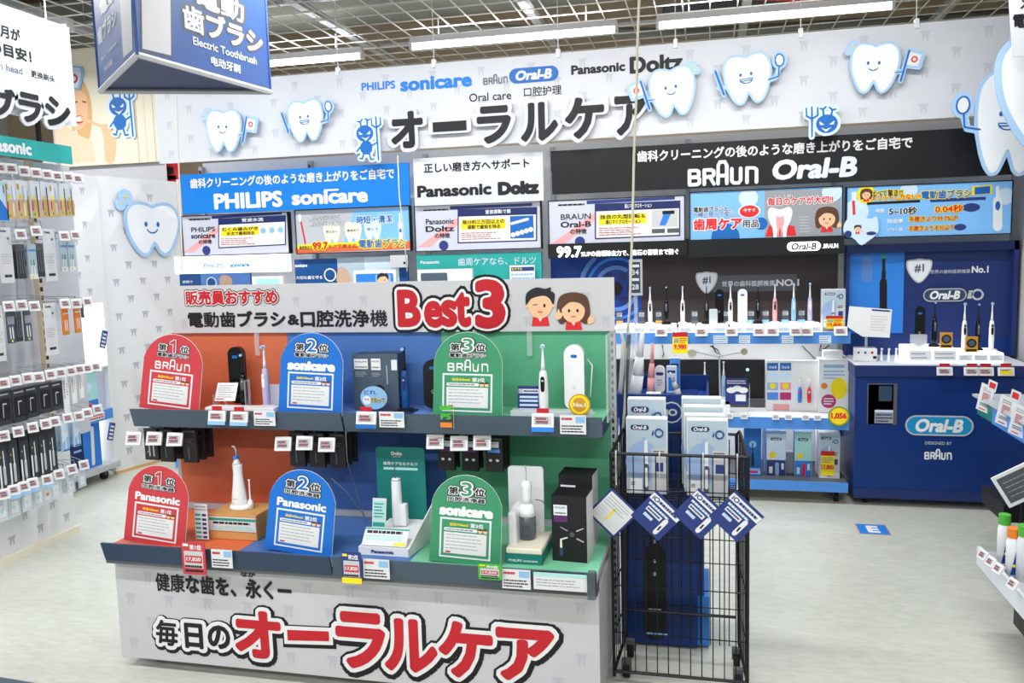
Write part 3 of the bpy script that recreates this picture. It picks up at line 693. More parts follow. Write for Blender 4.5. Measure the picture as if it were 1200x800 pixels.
# panel 2: teeth on grey and blue with yellow heading
th, fr, bb = panel('picture panel with cartoon teeth, 99.7 and big yellow edged heading', 346, 247, 481, 293, 'screengrey')
m = MB(); q = [fr.px(415, 246), fr.px(480, 243), fr.px(480, 290), fr.px(400, 293)]; m.poly(fr, q[::-1], 'screenblue', .001)
q = [fr.px(346, 290), fr.px(481, 282), fr.px(481, 291), fr.px(346, 297)]; m.poly(fr, q[::-1], 'floororange', .0014); m.build('background', th)
m = MB()
for i, px in enumerate((389, 414, 437)):
    c = fr.px(px, 273-i*1.5); m.poly(fr, [(c[0]+p[0]*.13, c[1]+p[1]*.14) for p in TOOTH], 'cream' if i < 2 else 'bluewhite', .002+.0002*i)
    m.text(fr, ('見えない', '歯垢まで', '落とす')[i], c[0]-.045, c[0]+.045, c[1]+.01, .018, 'ink', .01, .003)
v, f = strokes([[fr.px(352, 255), fr.px(358, 285)]], .006, 6); m.flat(fr, v, f, 'brightred', .003); v, f = strokes([[fr.px(351, 252), fr.px(352, 258)]], .012, 6); m.flat(fr, v, f, 'white', .0034); m.build('cartoon_teeth', th)
m = MB()
m.ptext(fr, '見えるだけでなく', 363, 398, 255, 5, 'black', .09, .0024); m.ptext(fr, '見えるだけでなく', 363, 398, 255, 5, 'white', .02, .003)
m.ptext(fr, '見えない汚れも落とす', 363, 403, 262, 5, 'black', .09, .0024); m.ptext(fr, '見えない汚れも落とす', 363, 403, 262, 5, 'white', .02, .003)
m.ptext(fr, '時短・清潔', 418, 460, 257, 9, 'white', .1, .0028); m.ptext(fr, '時短・清潔', 418, 460, 257, 9, 'logoblue', .03, .0036)
q = [fr.px(349, 292), fr.px(421, 288), fr.px(421, 283), fr.px(349, 287)]; m.poly(fr, q, 'yellow', .0026)
m.ptext(fr, '歯垢除去力', 351, 366, 290, 4, 'ink', .02, .0036); m.ptext(fr, '99.7', 367, 384, 288, 8, 'yellow', .12, .0034); m.ptext(fr, '99.7', 367, 384, 288, 8, 'red', .04, .0044); m.ptext(fr, '%UP手磨き比', 385, 418, 288, 4, 'red', .03, .004)
m.ptext(fr, '電動歯ブラシ', 421, 476, 286, 10, 'yellow', .12, .0036, yr=284); m.ptext(fr, '電動歯ブラシ', 421, 476, 286, 10, 'logoblue', .02, .0046, yr=284)
m.build('lettering', th)
m = MB(); v, f = strokes([[fr.px(470, 280), fr.px(469, 262)]], .014, 8); m.flat(fr, v, f, 'white', .003); v, f = strokes([[fr.px(469, 262), fr.px(468.5, 250)]], .006, 6); m.flat(fr, v, f, 'white', .0034); m.poly(fr, disc(*fr.px(469.5, 270), .009, 8, .016), 'logoblue', .004); m.build('brush_picture', th)
# panel 5
th, fr, bb = panel('picture panel with large tooth root, gum and shop assistant drawing', 809, 226, 986, 278, 'screenblue')
m = MB(); q = [fr.px(896, 223), fr.px(985, 222), fr.px(985, 275), fr.px(896, 279)]; m.poly(fr, q[::-1], 'midgrey', .001)
for (px, py, r, mm) in ((877, 232, .06, 'bluewhite'), (975, 225, .06, 'bluewhite'), (850, 278, .09, 'logoblue'), (892, 262, .04, 'logoblue')): 
    c = fr.px(px, py); m.poly(fr, [(min(max(p[0], bb[0]), bb[2]), min(max(p[1], bb[1]), bb[3])) for p in disc(c[0], c[1], r, 16)], mm, .0014)
m.build('background', th)
m = MB(); q = [fr.px(897, 277), fr.px(901, 264), fr.px(912, 268), fr.px(920, 263), fr.px(931, 265), fr.px(933, 276)]; m.poly(fr, q, 'brightred', .002)
c = fr.px(914, 258); T2 = smooth_loop([(-.5, .3), (-.4, .48), (-.2, .45), (0, .4), (.2, .45), (.4, .48), (.5, .3), (.44, .0), (.3, -.3), (.24, -.75), (.14, -.75), (.1, -.35), (0, -.15), (-.1, -.35), (-.14, -.75), (-.24, -.75), (-.3, -.3), (-.44, 0)], 3)
m.poly(fr, [(c[0]+p[0]*.15, c[1]+p[1]*.17) for p in T2], 'toothwhite', .003)
m.poly(fr, [(c[0]+p[0]*.05, c[1]-.03+p[1]*.12) for p in T2], 'pink', .004); m.build('tooth_picture', th)
m = MB(); c = fr.px(969, 256); staff(m, fr, c[0], c[1], .15, True, .003); m.build('assistant_picture', th)
m = MB()
m.ptext(fr, 'こうなる前に…', 901, 938, 229.5, 4.5, 'ink', .08, .0028); m.ptext(fr, 'こうなる前に…', 901, 938, 229.5, 4.5, 'white', .02, .0036)
m.ptext(fr, '毎日のケアが大切!!', 900, 976, 236, 8.5, 'white', .12, .0028, yr=234); m.ptext(fr, '毎日のケアが大切!!', 900, 976, 236, 8.5, 'brightred', .03, .0038, yr=234)
m.ptext(fr, '電動歯ブラシと、', 813, 856, 246, 6, 'white', .1, .0028, yr=244); m.ptext(fr, '電動歯ブラシと、', 813, 856, 246, 6, 'ink', .02, .0036, yr=244)
m.ptext(fr, '一緒に使って安心', 812, 861, 252.5, 5.5, 'white', .1, .003, yr=249); m.ptext(fr, '一緒に使って安心', 812, 861, 252.5, 5.5, 'logoblue', .02, .0038, yr=249)
m.ptext(fr, '歯周ケア', 813, 869, 263.5, 13, 'white', .11, .0028, yr=261); m.ptext(fr, '歯周ケア', 813, 869, 263.5, 13, 'brightred', .04, .0038, yr=261)
m.ptext(fr, '用品', 870, 889, 262, 8.5, 'white', .12, .003); m.ptext(fr, '用品', 870, 889, 262, 8.5, 'ink', .02, .004)
m.poly(fr, disc(*fr.px(878, 247.5), .07, 16, .045), 'white', .003); m.poly(fr, disc(*fr.px(878, 247.5), .06, 16, .038), 'brightred', .0036); m.ptext(fr, '今すぐ', 871, 885, 246, 4, 'white', .03, .0044)
a = fr.px(937, 273); b = fr.px(950, 252); m.lines(fr, a[0], a[1], b[0], b[1], 6, 'boardgrey', .003, .3, 8)
m.build('lettering', th)
# panel 6
th, fr, bb = panel('widest picture panel at the right end comparing 5 to 10 and 0.04 seconds', 993, 220, 1184, 273, 'screenblue')
m = MB()
for px, py, r in ((1003, 248, .075), (1065, 222, .05), (1178, 230, .05)): 
    c = fr.px(px, py); m.poly(fr, [(min(max(p[0], bb[0]), bb[2]), min(max(p[1], bb[1]), bb[3])) for p in disc(c[0], c[1], r, 16)], 'bluewhite', .0012)
m.poly(fr, [fr.px(993, 275), fr.px(1010, 276), fr.px(1002, 271)], 'logoblue', .0013)
q = [fr.px(1016, 240), fr.px(1078, 237), fr.px(1078, 234), fr.px(1016, 237)]; m.poly(fr, q, 'ink', .002); q = [fr.px(1090, 237), fr.px(1155, 234), fr.px(1155, 230.5), fr.px(1090, 233)]; m.poly(fr, q, 'navymid', .002)
q = [fr.px(1139, 229), fr.px(1163, 227), fr.px(1163, 216.5), fr.px(1139, 218)]; m.poly(fr, q, 'yellow', .002); q = [fr.px(1142, 228), fr.px(1160, 226.5), fr.px(1160, 218), fr.px(1142, 219.5)]; m.poly(fr, q, 'logoblue', .003)
m.poly(fr, disc(*fr.px(1138, 243), .05, 12, .026), 'navymid', .002); m.poly(fr, disc(*fr.px(1125, 266), .035, 12, .02), 'navymid', .002)
m.build('background', th)
m = MB()
m.ptext(fr, '比べて驚き!!!', 1021, 1058, 226, 7, 'yellow', .12, .003); m.ptext(fr, '比べて驚き!!!', 1021, 1058, 226, 7, 'ink', .02, .004)
m.ptext(fr, 'メリットしかない!!', 1021, 1078, 232.5, 6.5, 'yellow', .12, .003, yr=230); m.ptext(fr, 'メリットしかない!!', 1021, 1078, 232.5, 6.5, 'brightred', .02, .004, yr=230)
m.ptext(fr, '電動歯ブラシ', 1080, 1138, 229, 9.5, 'yellow', .13, .003, yr=226); m.ptext(fr, '電動歯ブラシ', 1080, 1138, 229, 9.5, 'logoblue', .03, .004, yr=226)
m.ptext(fr, '5~10秒', 1042, 1074, 247, 8.5, 'white', .1, .003); m.ptext(fr, '5~10秒', 1042, 1074, 247, 8.5, 'ink', .03, .004)
m.ptext(fr, '0.04秒', 1096, 1128, 244.5, 8.5, 'yellow', .12, .003); m.ptext(fr, '0.04秒', 1096, 1128, 244.5, 8.5, 'brightred', .03, .004)
m.ptext(fr, '時間', 1026, 1036, 247, 5, 'white', .02, .004); m.ptext(fr, '除去率', 1040, 1058, 259, 5, 'white', .03, .004); m.ptext(fr, 'ブラシ圧', 1039, 1058, 269, 4, 'white', .03, .004)
m.ptext(fr, '手磨きより99.7%UP', 1065, 1122, 256, 6.5, 'yellow', .1, .003); m.ptext(fr, '手磨きより99.7%UP', 1065, 1122, 256, 6.5, 'red', .02, .004)
m.ptext(fr, '手磨きより半分以下', 1065, 1118, 267, 6, 'yellow', .1, .003); m.ptext(fr, '手磨きより半分以下', 1065, 1118, 267, 6, 'red', .02, .004)
m.build('lettering', th)
m = MB(); v, f = strokes([[fr.px(1000, 233), fr.px(1001, 254)]], .008, 6); m.flat(fr, v, f, 'brightred', .002); m.prect(fr, 998, 225, 1003.5, 235, 'white', .003)
v, f = strokes([[fr.px(1169, 266), fr.px(1169, 250), fr.px(1169, 235)]], .026, 8); m.flat(fr, v, f, 'toothwhite', .002); v, f = strokes([[fr.px(1169, 240), fr.px(1169, 219)]], .010, 8); m.flat(fr, v, f, 'toothwhite', .0026); m.poly(fr, disc(*fr.px(1169, 241), .014, 10, .028), 'logoblue', .004)
c = fr.px(1015, 228); m.poly(fr, disc(c[0], c[1], .055, 16), 'yellow', .002); staff(m, fr, c[0], c[1], .075, True, .003)
m.build('cartoons', th)
# paper tooth cloud stuck at the lower left corner of that panel
fq = wallframe(5.585); t = thing('paper_pop', 'white cloud shaped paper tag on the lower left corner of the widest panel', 'price pop', fq.at(*fq.px(1010, 283)))
m = MB(); c = fq.px(1009, 268); pts = smooth_loop([(-.09, .05), (-.03, .09), (.05, .06), (.09, .07), (.1, -.02), (.04, -.08), (0, -.1), (-.04, -.06), (-.1, -.02)], 4); m.poly(fq, [(c[0]+a, c[1]+b) for a, b in pts], 'bluewhite', 0, .003); m.build('card', t)
m = MB(); staff(m, fq, c[0]-.02, c[1], .055, False, .001); m.poly(fq, disc(c[0]+.06, c[1]-.03, .03, 10, .012), 'navymid', .001); m.poly(fq, disc(c[0]-.075, c[1]-.03, .022, 10), 'navymid', .001); m.build('print', t)

# ================================================================== light boxes below the panels
GL = 'lit fascias under the picture panels'
th, fr, bb = sign('light_fascia', 'white glowing fascia with blue brand names at the far left', 'fascia', 5.58, 204, 301, 338, 318, .05, 'lightbox', GL)
m = MB(); m.ptext(fr, 'PHILIPS', 239, 262, 311.5, 4.5, 'philips', .02, yr=310.5); m.ptext(fr, 'sonicare', 270, 292, 310.5, 4.5, 'philips', .04, yr=310); m.build('lettering', th)
th, fr, bb = sign('photo_panel', 'blurred teal photo panel with golden figure at the far left above the front display', 'display panel', 5.68, 210, 319, 296, 370, .02, 'brushblue', 'photo panels behind the front header')
m = MB(); m.prect(fr, 235, 319, 296, 370, 'swirl', .001); m.poly(fr, disc(*fr.px(248, 331), .045, 14), 'bluewhite', .002); m.poly(fr, disc(*fr.px(248, 331), .035, 14), 'brushblue', .0026); m.poly(fr, smooth_loop([fr.px(*q) for q in ((258, 334), (258, 325), (263, 322), (271, 325), (272, 333), (266, 336))], 3), 'sepia', .002); m.ptext(fr, '歯磨き', 214, 226, 330, 3, 'white', .02); m.build('print', th)
th, fr, bb = sign('photo_panel', 'teal blue photo panel with brand name and golden bear shape', 'display panel', 5.66, 345, 304, 480, 372, .02, 'brushblue', 'photo panels behind the front header')
m = MB(); m.prect(fr, 395, 302, 470, 372, 'paletint', .0006); m.prect(fr, 395, 302, 430, 372, 'icebox', .001); m.ptext(fr, 'sonicare', 346, 360, 311, 3.5, 'white', .04); m.ptext(fr, '大切な歯を守る', 347, 378, 325, 4, 'white', .02); m.poly(fr, disc(*fr.px(387, 322), .05, 14), 'white', .002); m.poly(fr, disc(*fr.px(387, 322), .04, 14), 'brushblue', .0026)
m.poly(fr, smooth_loop([fr.px(*q) for q in ((396, 331), (395, 322), (398, 313), (406, 315), (410, 322), (411, 331))], 3), 'sepia', .002); m.build('print', th)
for (a_, b_, lab, scr) in (((414, 317, 466, 372), (417, 321, 463, 372), 'white monitor with blue screen peeping over the front header', 'glowblue'), ((295, 324, 334, 372), (300, 327, 330, 372), 'pale monitor at the left behind the front header', 'paleteal'), ((489, 316, 555, 372), (493, 320, 526, 372), 'white monitor with grey screen in front of the teal fascia', 'slate')):
    th, fr, bb = sign('monitor', lab, 'monitor', 5.5, *a_, .03, 'white', 'small monitors behind the front header'); m = MB(); m.prect(fr, *b_, scr, .002, r=.01)
    if scr == 'glowblue': m.prect(fr, 440, 322, 460, 372, 'skyblue', .003); c = fr.px(449, 328); staff(m, fr, c[0], c[1], .11, False, .004)
    m.build('screen', th)
    m = MB(); c = ((bb[0]+bb[2])/2); m.bx(c-.02, c+.02, 5.53, 5.57, 1.065, bb[1]+.02, 'silver'); m.bx(c-.09, c+.09, 5.46, 5.6, 1.056, 1.066, 'silver'); m.build('stand', th)
th, fr, bb = sign('light_fascia', 'teal fascia with pale katakana lettering', 'fascia', 5.62, 488, 299, 636, 372, .04, 'tealscreen', GL)
m = MB(); m.ptext(fr, 'Panasonic', 493, 515, 307, 3.5, 'white', .03); m.ptext(fr, '歯周ケアなら、ドルツ', 537, 628, 307.5, 9, 'paletint', .012, yr=304); m.build('lettering', th)
th, fr, bb = sign('leaflet', 'white leaflet with navy heading on the teal fascia', 'leaflet', 5.58, 597, 311, 628, 372, .003, 'white'); m = MB(); m.prect(fr, 599, 313, 626, 317, 'navymid', .001); m.ptext(fr, 'おすすめ', 600, 612, 315, 3, 'yellow', .02, .002); a = fr.px(600, 345); b = fr.px(626, 319); m.lines(fr, a[0], a[1], b[0], b[1], 6, 'skyblue', .001); m.build('print', th)
th, fr, bb = sign('paper_note', 'small grey paper note at the right top of the teal blue photo panel', 'note', 5.6, 457, 299, 478, 313, .004, 'boardgrey'); m = MB(); m.poly(fr, disc(*fr.px(474, 308), .01, 8), 'ink', .001); m.build('print', th)
th, fr, bb = sign('light_fascia', 'black fascia with white 99.7 lettering', 'fascia', 5.58, 642, 286, 805, 299, .05, 'black', GL)
m = MB(); m.ptext(fr, '99.7', 653, 681, 295, 12, 'glowlogo', .04); m.ptext(fr, '%UPの歯垢除去力で、歯石の蓄積まで防ぐ', 681, 795, 298, 6.5, 'glowlogo', .03, yr=294); m.build('lettering', th)
th, fr, bb = sign('light_fascia', 'black fascia with glowing white lozenge logo', 'fascia', 5.58, 807, 281, 989, 297, .05, 'black', GL)
m = MB(); poralb(m, fr, 927, 957, 288.5, 7.5, mm='ink', bg='glowlogo', d=.004, bold=.03); m.ptext(fr, '.BRAUN', 964, 982, 288, 5, 'glowlogo', .02); m.build('logo', th)

# ================================================================== the wall fixture itself: posts, back panels, shelves on castors
XB = [-3.86, -2.93, -2.015, -1.07, -.135, .80]      # bay borders at the back
wf = thing('wall_fixture', 'long shelving fixture along the back with blue edged shelves and slotted posts', 'shelving', (-1.5, 5.6, 0))
m = MB(); m.bx(-3.86, 1.86, 5.9, 5.94, .3, 2.36, 'white'); m.build('back_panel', wf)
for i, x in enumerate(XB):
    m = MB(); m.bx(x-.016, x+.016, 5.86, 5.9, .06, 2.33, 'silver'); m.build('post', wf)
    m = MB(); m.bx(x-.008, x+.008, 5.855, 5.86, 2.16, 2.3, 'black'); m.bx(x-.008, x+.008, 5.852, 5.859, 2.26, 2.29, 'red'); m.build('post_tag', wf)
m = MB(); m.bx(-1.07, .83, 5.84, 5.86, 1.06, 1.66, 'darkpanel'); m.build('dark_panel', wf)
m = MB(); m.bx(-1.07, .83, 5.82, 5.85, .15, .99, 'white'); m.build('lower_panel', wf)
for z_ in (.999, .498): area((-.12, 5.6, z_), 1.7, .06, 4.5)
for i in range(5):
    x0, x1 = XB[i]+.005, XB[i+1]-.005+(.035 if i == 4 else 0)
    for z, nm in ((1.035, 'shelf'), (.505, 'shelf'), (.115, 'base_deck')):
        m = MB(); m.bx(x0, x1, 5.31, 5.85, z, z+.02, 'white' if z > .2 else 'darkgrey'); sh = m.build(nm, wf)
        m = MB(); m.bx(x0, x1, 5.296, 5.31, z-.035, z+.035 if z > .2 else z+.025, 'shelfblue'); m.build('price_rail', sh)
m = MB()
for x in XB+[.81]:
    m.bx(x-.02, x+.02, 5.32, 5.9, .07, .115, 'silver')
m.build('foot_beam', wf)
def castor(parent, x, y, z=.06, r=.03):
    m = MB(); m.cyl((x-.012, y, r), (x+.012, y, r), r, 'tyre', 12); m.bx(x-.018, x+.018, y-.012, y+.012, r, z+.01, 'darkgrey'); m.build('castor', parent)
for x in (-3.6, -2.0, -.1, .77):
    for y in (5.38, 5.8): castor(wf, x, y)
# blue swirl poster on the dark panel, shield and slogan
fr = wallframe(5.838)
t = thing('swirl_poster', 'blue glowing swirl poster behind the shelf next to the front header', 'poster', fr.at(*fr.px(700, 385)))
a = fr.px(645, 300); b = fr.px(752, 385)
m = MB(); m.slab(fr, a[0], b[1], b[0], a[1], .004, 'deepblue'); m.build('sheet', t)
c = fr.px(722, 338)
m = MB()
for k, (r, w_, mm) in enumerate(((.25, .016, 'swirl'), (.2, .01, 'glowblue'), (.14, .014, 'swirl'), (.075, .01, 'navymid'))):
    v, f = strokes([[p for p in arc(c[0], c[1], r, 60, 330, 20, r*1.05) if a[0]+.02 < p[0] < b[0]-.02 and b[1]+.02 < p[1] < a[1]-.02]], w_, 6); m.flat(fr, v, f, mm, .001+k*.0004)
for k in range(6):
    m.poly(fr, disc(c[0]+.1*math.cos(k*R(60)), c[1]+.1*math.sin(k*R(60)), .03, 10), 'navy', .003+.0002*k)
m.poly(fr, disc(c[0], c[1], .05, 6), 'black', .005); m.build('swirl_print', t)
def shield(fr, parent, px, py, w_, s='1'):
    c = fr.px(px, py); m = MB(); T_ = smooth_loop([(-.5, .4), (-.2, .46), (0, .5), (.2, .46), (.5, .4), (.48, .0), (.25, -.4), (0, -.58), (-.25, -.4), (-.48, 0)], 3)
    m.poly(fr, [(c[0]+p[0]*w_, c[1]+p[1]*w_) for p in T_], 'silver', .003, .004); m.poly(fr, [(c[0]+p[0]*w_*.88, c[1]+p[1]*w_*.88) for p in T_], 'tint', .004)
    m.text(fr, '#1' if s == '1' else s, c[0]-w_*.18, c[0]+w_*.18, c[1]+.01, w_*.36, 'darkgrey', .03, .005); m.build('shield', parent)
t = thing('slogan_plate', 'clear plate with shield and white number one slogan on the dark back panel', 'sign', fr.at(*fr.px(880, 350)))
shield(fr, t, 828, 330, .14)
m = MB(); a = fr.px(835, 342); b = fr.px(934, 321); m.slab(Frame(fr.at(0, 0, .0)), a[0], a[1], b[0], b[1], .003, 'darkgrey'); m.build('plate', t)
m = MB(); m.ptext(fr, '世界の歯科医師推奨', 846, 908, 332, 6.5, 'tint', .01, .003); m.ptext(fr, 'NO.1', 910, 936, 331, 7.5, 'white', .03, .003); m.build('lettering', t)

# ---------------------------------------------------------------- small makers
def brush_proto(name, label, body, button, h=.235, head='white', stand=None, group=None, slim=1.0):
    t = thing(name, label, 'electric toothbrush', (0, 0, 0), 0, group)
    r = .0135*slim; hb = h*.62
    m = MB(); m.lathe([(r*.85, 0), (r, .006), (r*1.08, hb*.35), (r*1.05, hb*.7), (r*.85, hb*.93), (r*.55, hb)], body, n=16); m.build('handle', t, smooth=True)
    m = MB(); m.lathe([(r*.52, hb), (r*.42, hb+.02), (r*.26, hb+.05), (r*.24, h-.018), (r*.2, h-.006)], head, n=12); m.build('neck', t, smooth=True)
    m = MB(); m.cyl((0, .002, h-.008), (0, -.008, h-.008), .0068, head, 12); m.cyl((0, -.008, h-.008), (0, -.016, h-.008), .0058, 'skyblue', 10); m.build('brush_head', t)
    m = MB(); m.poly(Frame((0, -r*1.09, hb*.68)), smooth_loop([(-.0055, -.02), (0, -.026), (.0055, -.02), (.0055, .02), (0, .026), (-.0055, .02)], 2), button, .0004, .003); m.poly(Frame((0, -r*1.09, hb*.68)), disc(0, .012, .0035, 8), 'silver', .001); m.build('button_panel', t)
    if stand:
        m = MB(); m.lathe([(.032, -.012), (.032, -.004), (.026, .002), (.014, .004)], stand, n=18); m.build('charger_base', t, smooth=False)
    return t
def case_proto(name, label, mm, h=.22, w_=.055, logo='logoblue'):
    t = thing(name, label, 'travel case')
    m = MB(); pts = arc(0, h-w_/2, w_/2, 0, 180, 10)+arc(0, w_*.35, w_/2, 180, 360, 8, w_*.35); fr = Frame((0, -.017, 0)); m.poly(fr, pts, mm, 0); m.poly(Frame((0, .017, 0), (1, 0, 0)), pts[::-1], mm, 0)
    n = len(pts); m.add([(p[0], s, p[1]) for s in (-.017, .017) for p in pts], [(i, n+i, n+(i+1) % n, (i+1) % n) for i in range(n)], mm); m.build('shell', t, bevel=.006)
    m = MB(); f2 = Frame((0, -.0172, 0)); pill(m, f2, -.012, h*.80, .012, h*.80+.012, logo, .0006); v, f = strokes([arc(0, h*.35, .006, 0, 330, 8)], .001, 4); m.flat(f2, v, f, 'silver', .0006); m.build('logo_print', t)
    m = MB(); m.tube([(w_/2+.0004, -.0, .012), (w_/2+.0004, 0, h-w_/2)], .0012, 'darkgrey', 4); m.build('seam', t)
    return t
def tag_proto(label, mm='white', wd=.056, ht=.036, tilt=25, red=True, name='price_tag', group=None, strip=None):
    """electronic shelf label in its holder, facing -Y, hinge at the top"""
    t = thing(name, label, 'price tag', (0, 0, 0), 0, group)
    f = Frame((0, 0, 0), (1, 0, 0), (0, math.sin(R(tilt))*-1, -math.cos(R(tilt)))); 
    f = Frame((0, 0, 0), (1, 0, 0), (0, math.sin(R(tilt)), math.cos(R(tilt))))
    m = MB(); m.slab(f, -wd/2, -ht, wd/2, 0, .011, mm); m.build('casing', t, bevel=.002)
    m = MB(); m.rect(f, -wd*.4, -ht*.84, wd*.4, -ht*.2, 'boardgrey', .0005); m.lines(f, -wd*.36, -ht*.8, wd*.36, -ht*.25, 4, 'inkgrey', .0009, .4, 5)
    if red: m.lines(f, -wd*.3, -ht*.72, wd*.3, -ht*.3, 2, 'maroon', .0014, .75, 2)
    m.build('display', t)
    if strip:
        m = MB(); m.rect(f, -wd*.5, -ht*1.32, wd*.5, -ht, strip, .0003); m.slab(Frame(f.at(0, 0, -.001), f.u, f.v), -wd*.5, -ht*1.32, wd*.5, -ht*.9, .001, 'white'); m.build('strip', t)
    return t
def carton(name, label, w_, d_, h_, front, side, loc, rz=0, deco=None, group=None, cat='box', top=None):
    """cardboard box standing on its base, printed front towards -Y"""
    t = thing(name, label, cat, loc, rz, group); W = WM[t.name]
    m = MB(); vs = [W @ Vector(p) for p in ((-w_/2, -d_/2, 0), (w_/2, -d_/2, 0), (w_/2, d_/2, 0), (-w_/2, d_/2, 0), (-w_/2, -d_/2, h_), (w_/2, -d_/2, h_), (w_/2, d_/2, h_), (-w_/2, d_/2, h_))]
    m.add(vs, [(0, 3, 2, 1)], side); m.add(vs, [(4, 5, 6, 7)], top or side); m.add(vs, [(1, 2, 6, 5), (0, 4, 7, 3), (2, 3, 7, 6)], side); m.add(vs, [(0, 1, 5, 4)], front)
    m.build('carton', t, bevel=.0015)
    if deco:
        fr = Frame(W @ Vector((0, -d_/2, 0)), W.to_3x3() @ Vector((1, 0, 0)), (0, 0, 1)); m = MB(); deco(m, fr, w_, h_); m.build('front_print', t)
    return t
def deco_io(m, fr, w_, h_, price=False):
    """pale box front: logo, ring, tilted handle picture"""
    m.rect(fr, -w_*.5+.002, .002, w_*.5-.002, h_-.004, 'icebox', .0004)
    v = arc(-w_*.1, h_*.42, w_*.42, 90, 270, 10, h_*.28)+arc(-w_*.1, h_*.42, w_*.42, -90, 90, 10, h_*.28); m.poly(fr, v, 'boxarc', .0008)
    m.rect(fr, w_*.12, .004, w_*.48, h_*.6, 'boardgrey', .0011)
    oralb(m, fr, -w_*.34, w_*.0, h_*.88, h_*.045, mm='white', bg='navy', d=.003, bold=.03)
    m.text(fr, 'i', w_*.12, w_*.16, h_*.81, h_*.06, 'brushblue', .01, .003, .2); v, f = strokes([arc(w_*.30, h_*.81, w_*.1, 0, 360, 14)], w_*.02, 5); m.flat(fr, v, f, 'brushblue', .003)
    v, f = strokes([[(-w_*.02, .02), (-w_*.02, h_*.36)]], w_*.075, 8); m.flat(fr, v, f, 'darkgrey', .0016); v, f = strokes([[(-w_*.02, .03), (-w_*.02, h_*.33)]], w_*.045, 8); m.flat(fr, v, f, 'white', .0022)
    v, f = strokes([[(-w_*.02, h_*.4), (-w_*.02, h_*.7)]], w_*.05, 8); m.flat(fr, v, f, 'white', .0016); m.poly(fr, disc(-w_*.07, h_*.73, w_*.055, 10), 'skyblue', .002)
    m.lines(fr, w_*.16, h_*.5, w_*.44, h_*.58, 3, 'ink', .002, .5, 3); m.rect(fr, -w_*.42, .004, -w_*.12, h_*.2, 'white', .001); m.lines(fr, -w_*.4, .03, -w_*.28, h_*.16, 3, 'ink', .0016, .5, 9)
    m.rect(fr, w_*.2, h_*.3, w_*.4, h_*.42, 'navymid', .0018)
    if price:
        m.rect(fr, -w_*.42, h_*.06, w_*.24, h_*.6, 'yellow', .0034); m.rect(fr, -w_*.42, h_*.5, w_*.24, h_*.6, 'red', .004); m.text(fr, '17,800', -w_*.38, w_*.2, h_*.24, h_*.1, 'brightred', .05, .0042); m.lines(fr, -w_*.36, h_*.34, w_*.2, h_*.47, 3, 'inkgrey', .004)
# ================================================================== goods on the upper back shelf
PB = {}
for k, (b, bt, hd) in {'white': ('glosswhite', 'glossblack', 'toothwhite'), 'black': ('glossblack', 'darkgrey', 'black'), 'pink': ('pink', 'black', 'toothwhite'), 'blue': ('skyblue', 'bluewhite', 'toothwhite'), 'lilac': ('lilac', 'glosswhite', 'tint'), 'navy': ('brushblue', 'navy', 'black'), 'grey': ('silver', 'black', 'toothwhite')}.items():
    PB[k] = Proto(brush_proto('electric_toothbrush', '', b, bt, head=hd, stand='black' if k in ('black', 'navy') else 'white'))
PC = {'black': Proto(case_proto('travel_case', '', 'glossblack')), 'white': Proto(case_proto('travel_case', '', 'glosswhite'))}
PC['black'].o['category'] = PC['white'].o['category'] = 'travel case'
SH = 1.055; YS = 5.43
def onshelf(pxx, py, Y=YS): return onY(pxx, py, Y).x
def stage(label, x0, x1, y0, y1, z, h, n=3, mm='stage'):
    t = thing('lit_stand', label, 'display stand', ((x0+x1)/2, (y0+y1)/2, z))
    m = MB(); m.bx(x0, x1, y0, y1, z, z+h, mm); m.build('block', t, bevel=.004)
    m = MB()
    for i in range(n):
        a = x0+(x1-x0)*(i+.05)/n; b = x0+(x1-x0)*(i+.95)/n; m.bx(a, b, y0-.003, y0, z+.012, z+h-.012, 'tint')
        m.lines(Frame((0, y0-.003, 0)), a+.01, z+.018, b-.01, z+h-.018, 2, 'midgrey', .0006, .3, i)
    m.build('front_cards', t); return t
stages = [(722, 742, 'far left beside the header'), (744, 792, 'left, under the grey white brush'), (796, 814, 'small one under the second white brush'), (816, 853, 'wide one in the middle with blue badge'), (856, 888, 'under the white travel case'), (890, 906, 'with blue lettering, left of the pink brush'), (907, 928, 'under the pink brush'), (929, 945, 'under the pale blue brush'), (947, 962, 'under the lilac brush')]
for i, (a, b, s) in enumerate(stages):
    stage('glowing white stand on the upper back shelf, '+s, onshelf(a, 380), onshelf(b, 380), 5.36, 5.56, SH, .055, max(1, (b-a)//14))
gb = 'electric toothbrushes on the upper back shelf'
zb_ = SH+.055+.012
for px, k, lab, h in ((762, 'white', 'white toothbrush with black button, leftmost on the upper back shelf', 1.0), (781, 'black', 'black toothbrush between the two leftmost white ones', 1.0), (800, 'white', 'white toothbrush with black button right of the slim black one', 1.0), (828, 'black', 'black toothbrush in front of the silver shield', 1.0),
                       (856, 'white', 'white toothbrush with black button left of the white travel case', 1.02), (888, 'black', 'black toothbrush right of the white travel case', 1.0), (908, 'pink', 'pink toothbrush with white neck on the upper back shelf', 1.02), (930, 'blue', 'pale blue toothbrush on the upper back shelf', 1.03), (949, 'lilac', 'lilac toothbrush at the right end of the upper back shelf', 1.03)):
    PB[k].put((onshelf(px, 370, 5.46), 5.46, zb_), 0, lab, gb, (1, 1, h))
gc_ = 'travel cases among the brushes on the back fixtures'
PC['black'].put((onshelf(843, 360, 5.5), 5.5, SH+.055), 0, 'black travel case behind the clear holder on the upper back shelf', gc_)
PC['white'].put((onshelf(870, 360, 5.49), 5.49, SH+.055), 0, 'white travel case on the upper back shelf', gc_, (1.05, 1, 1))
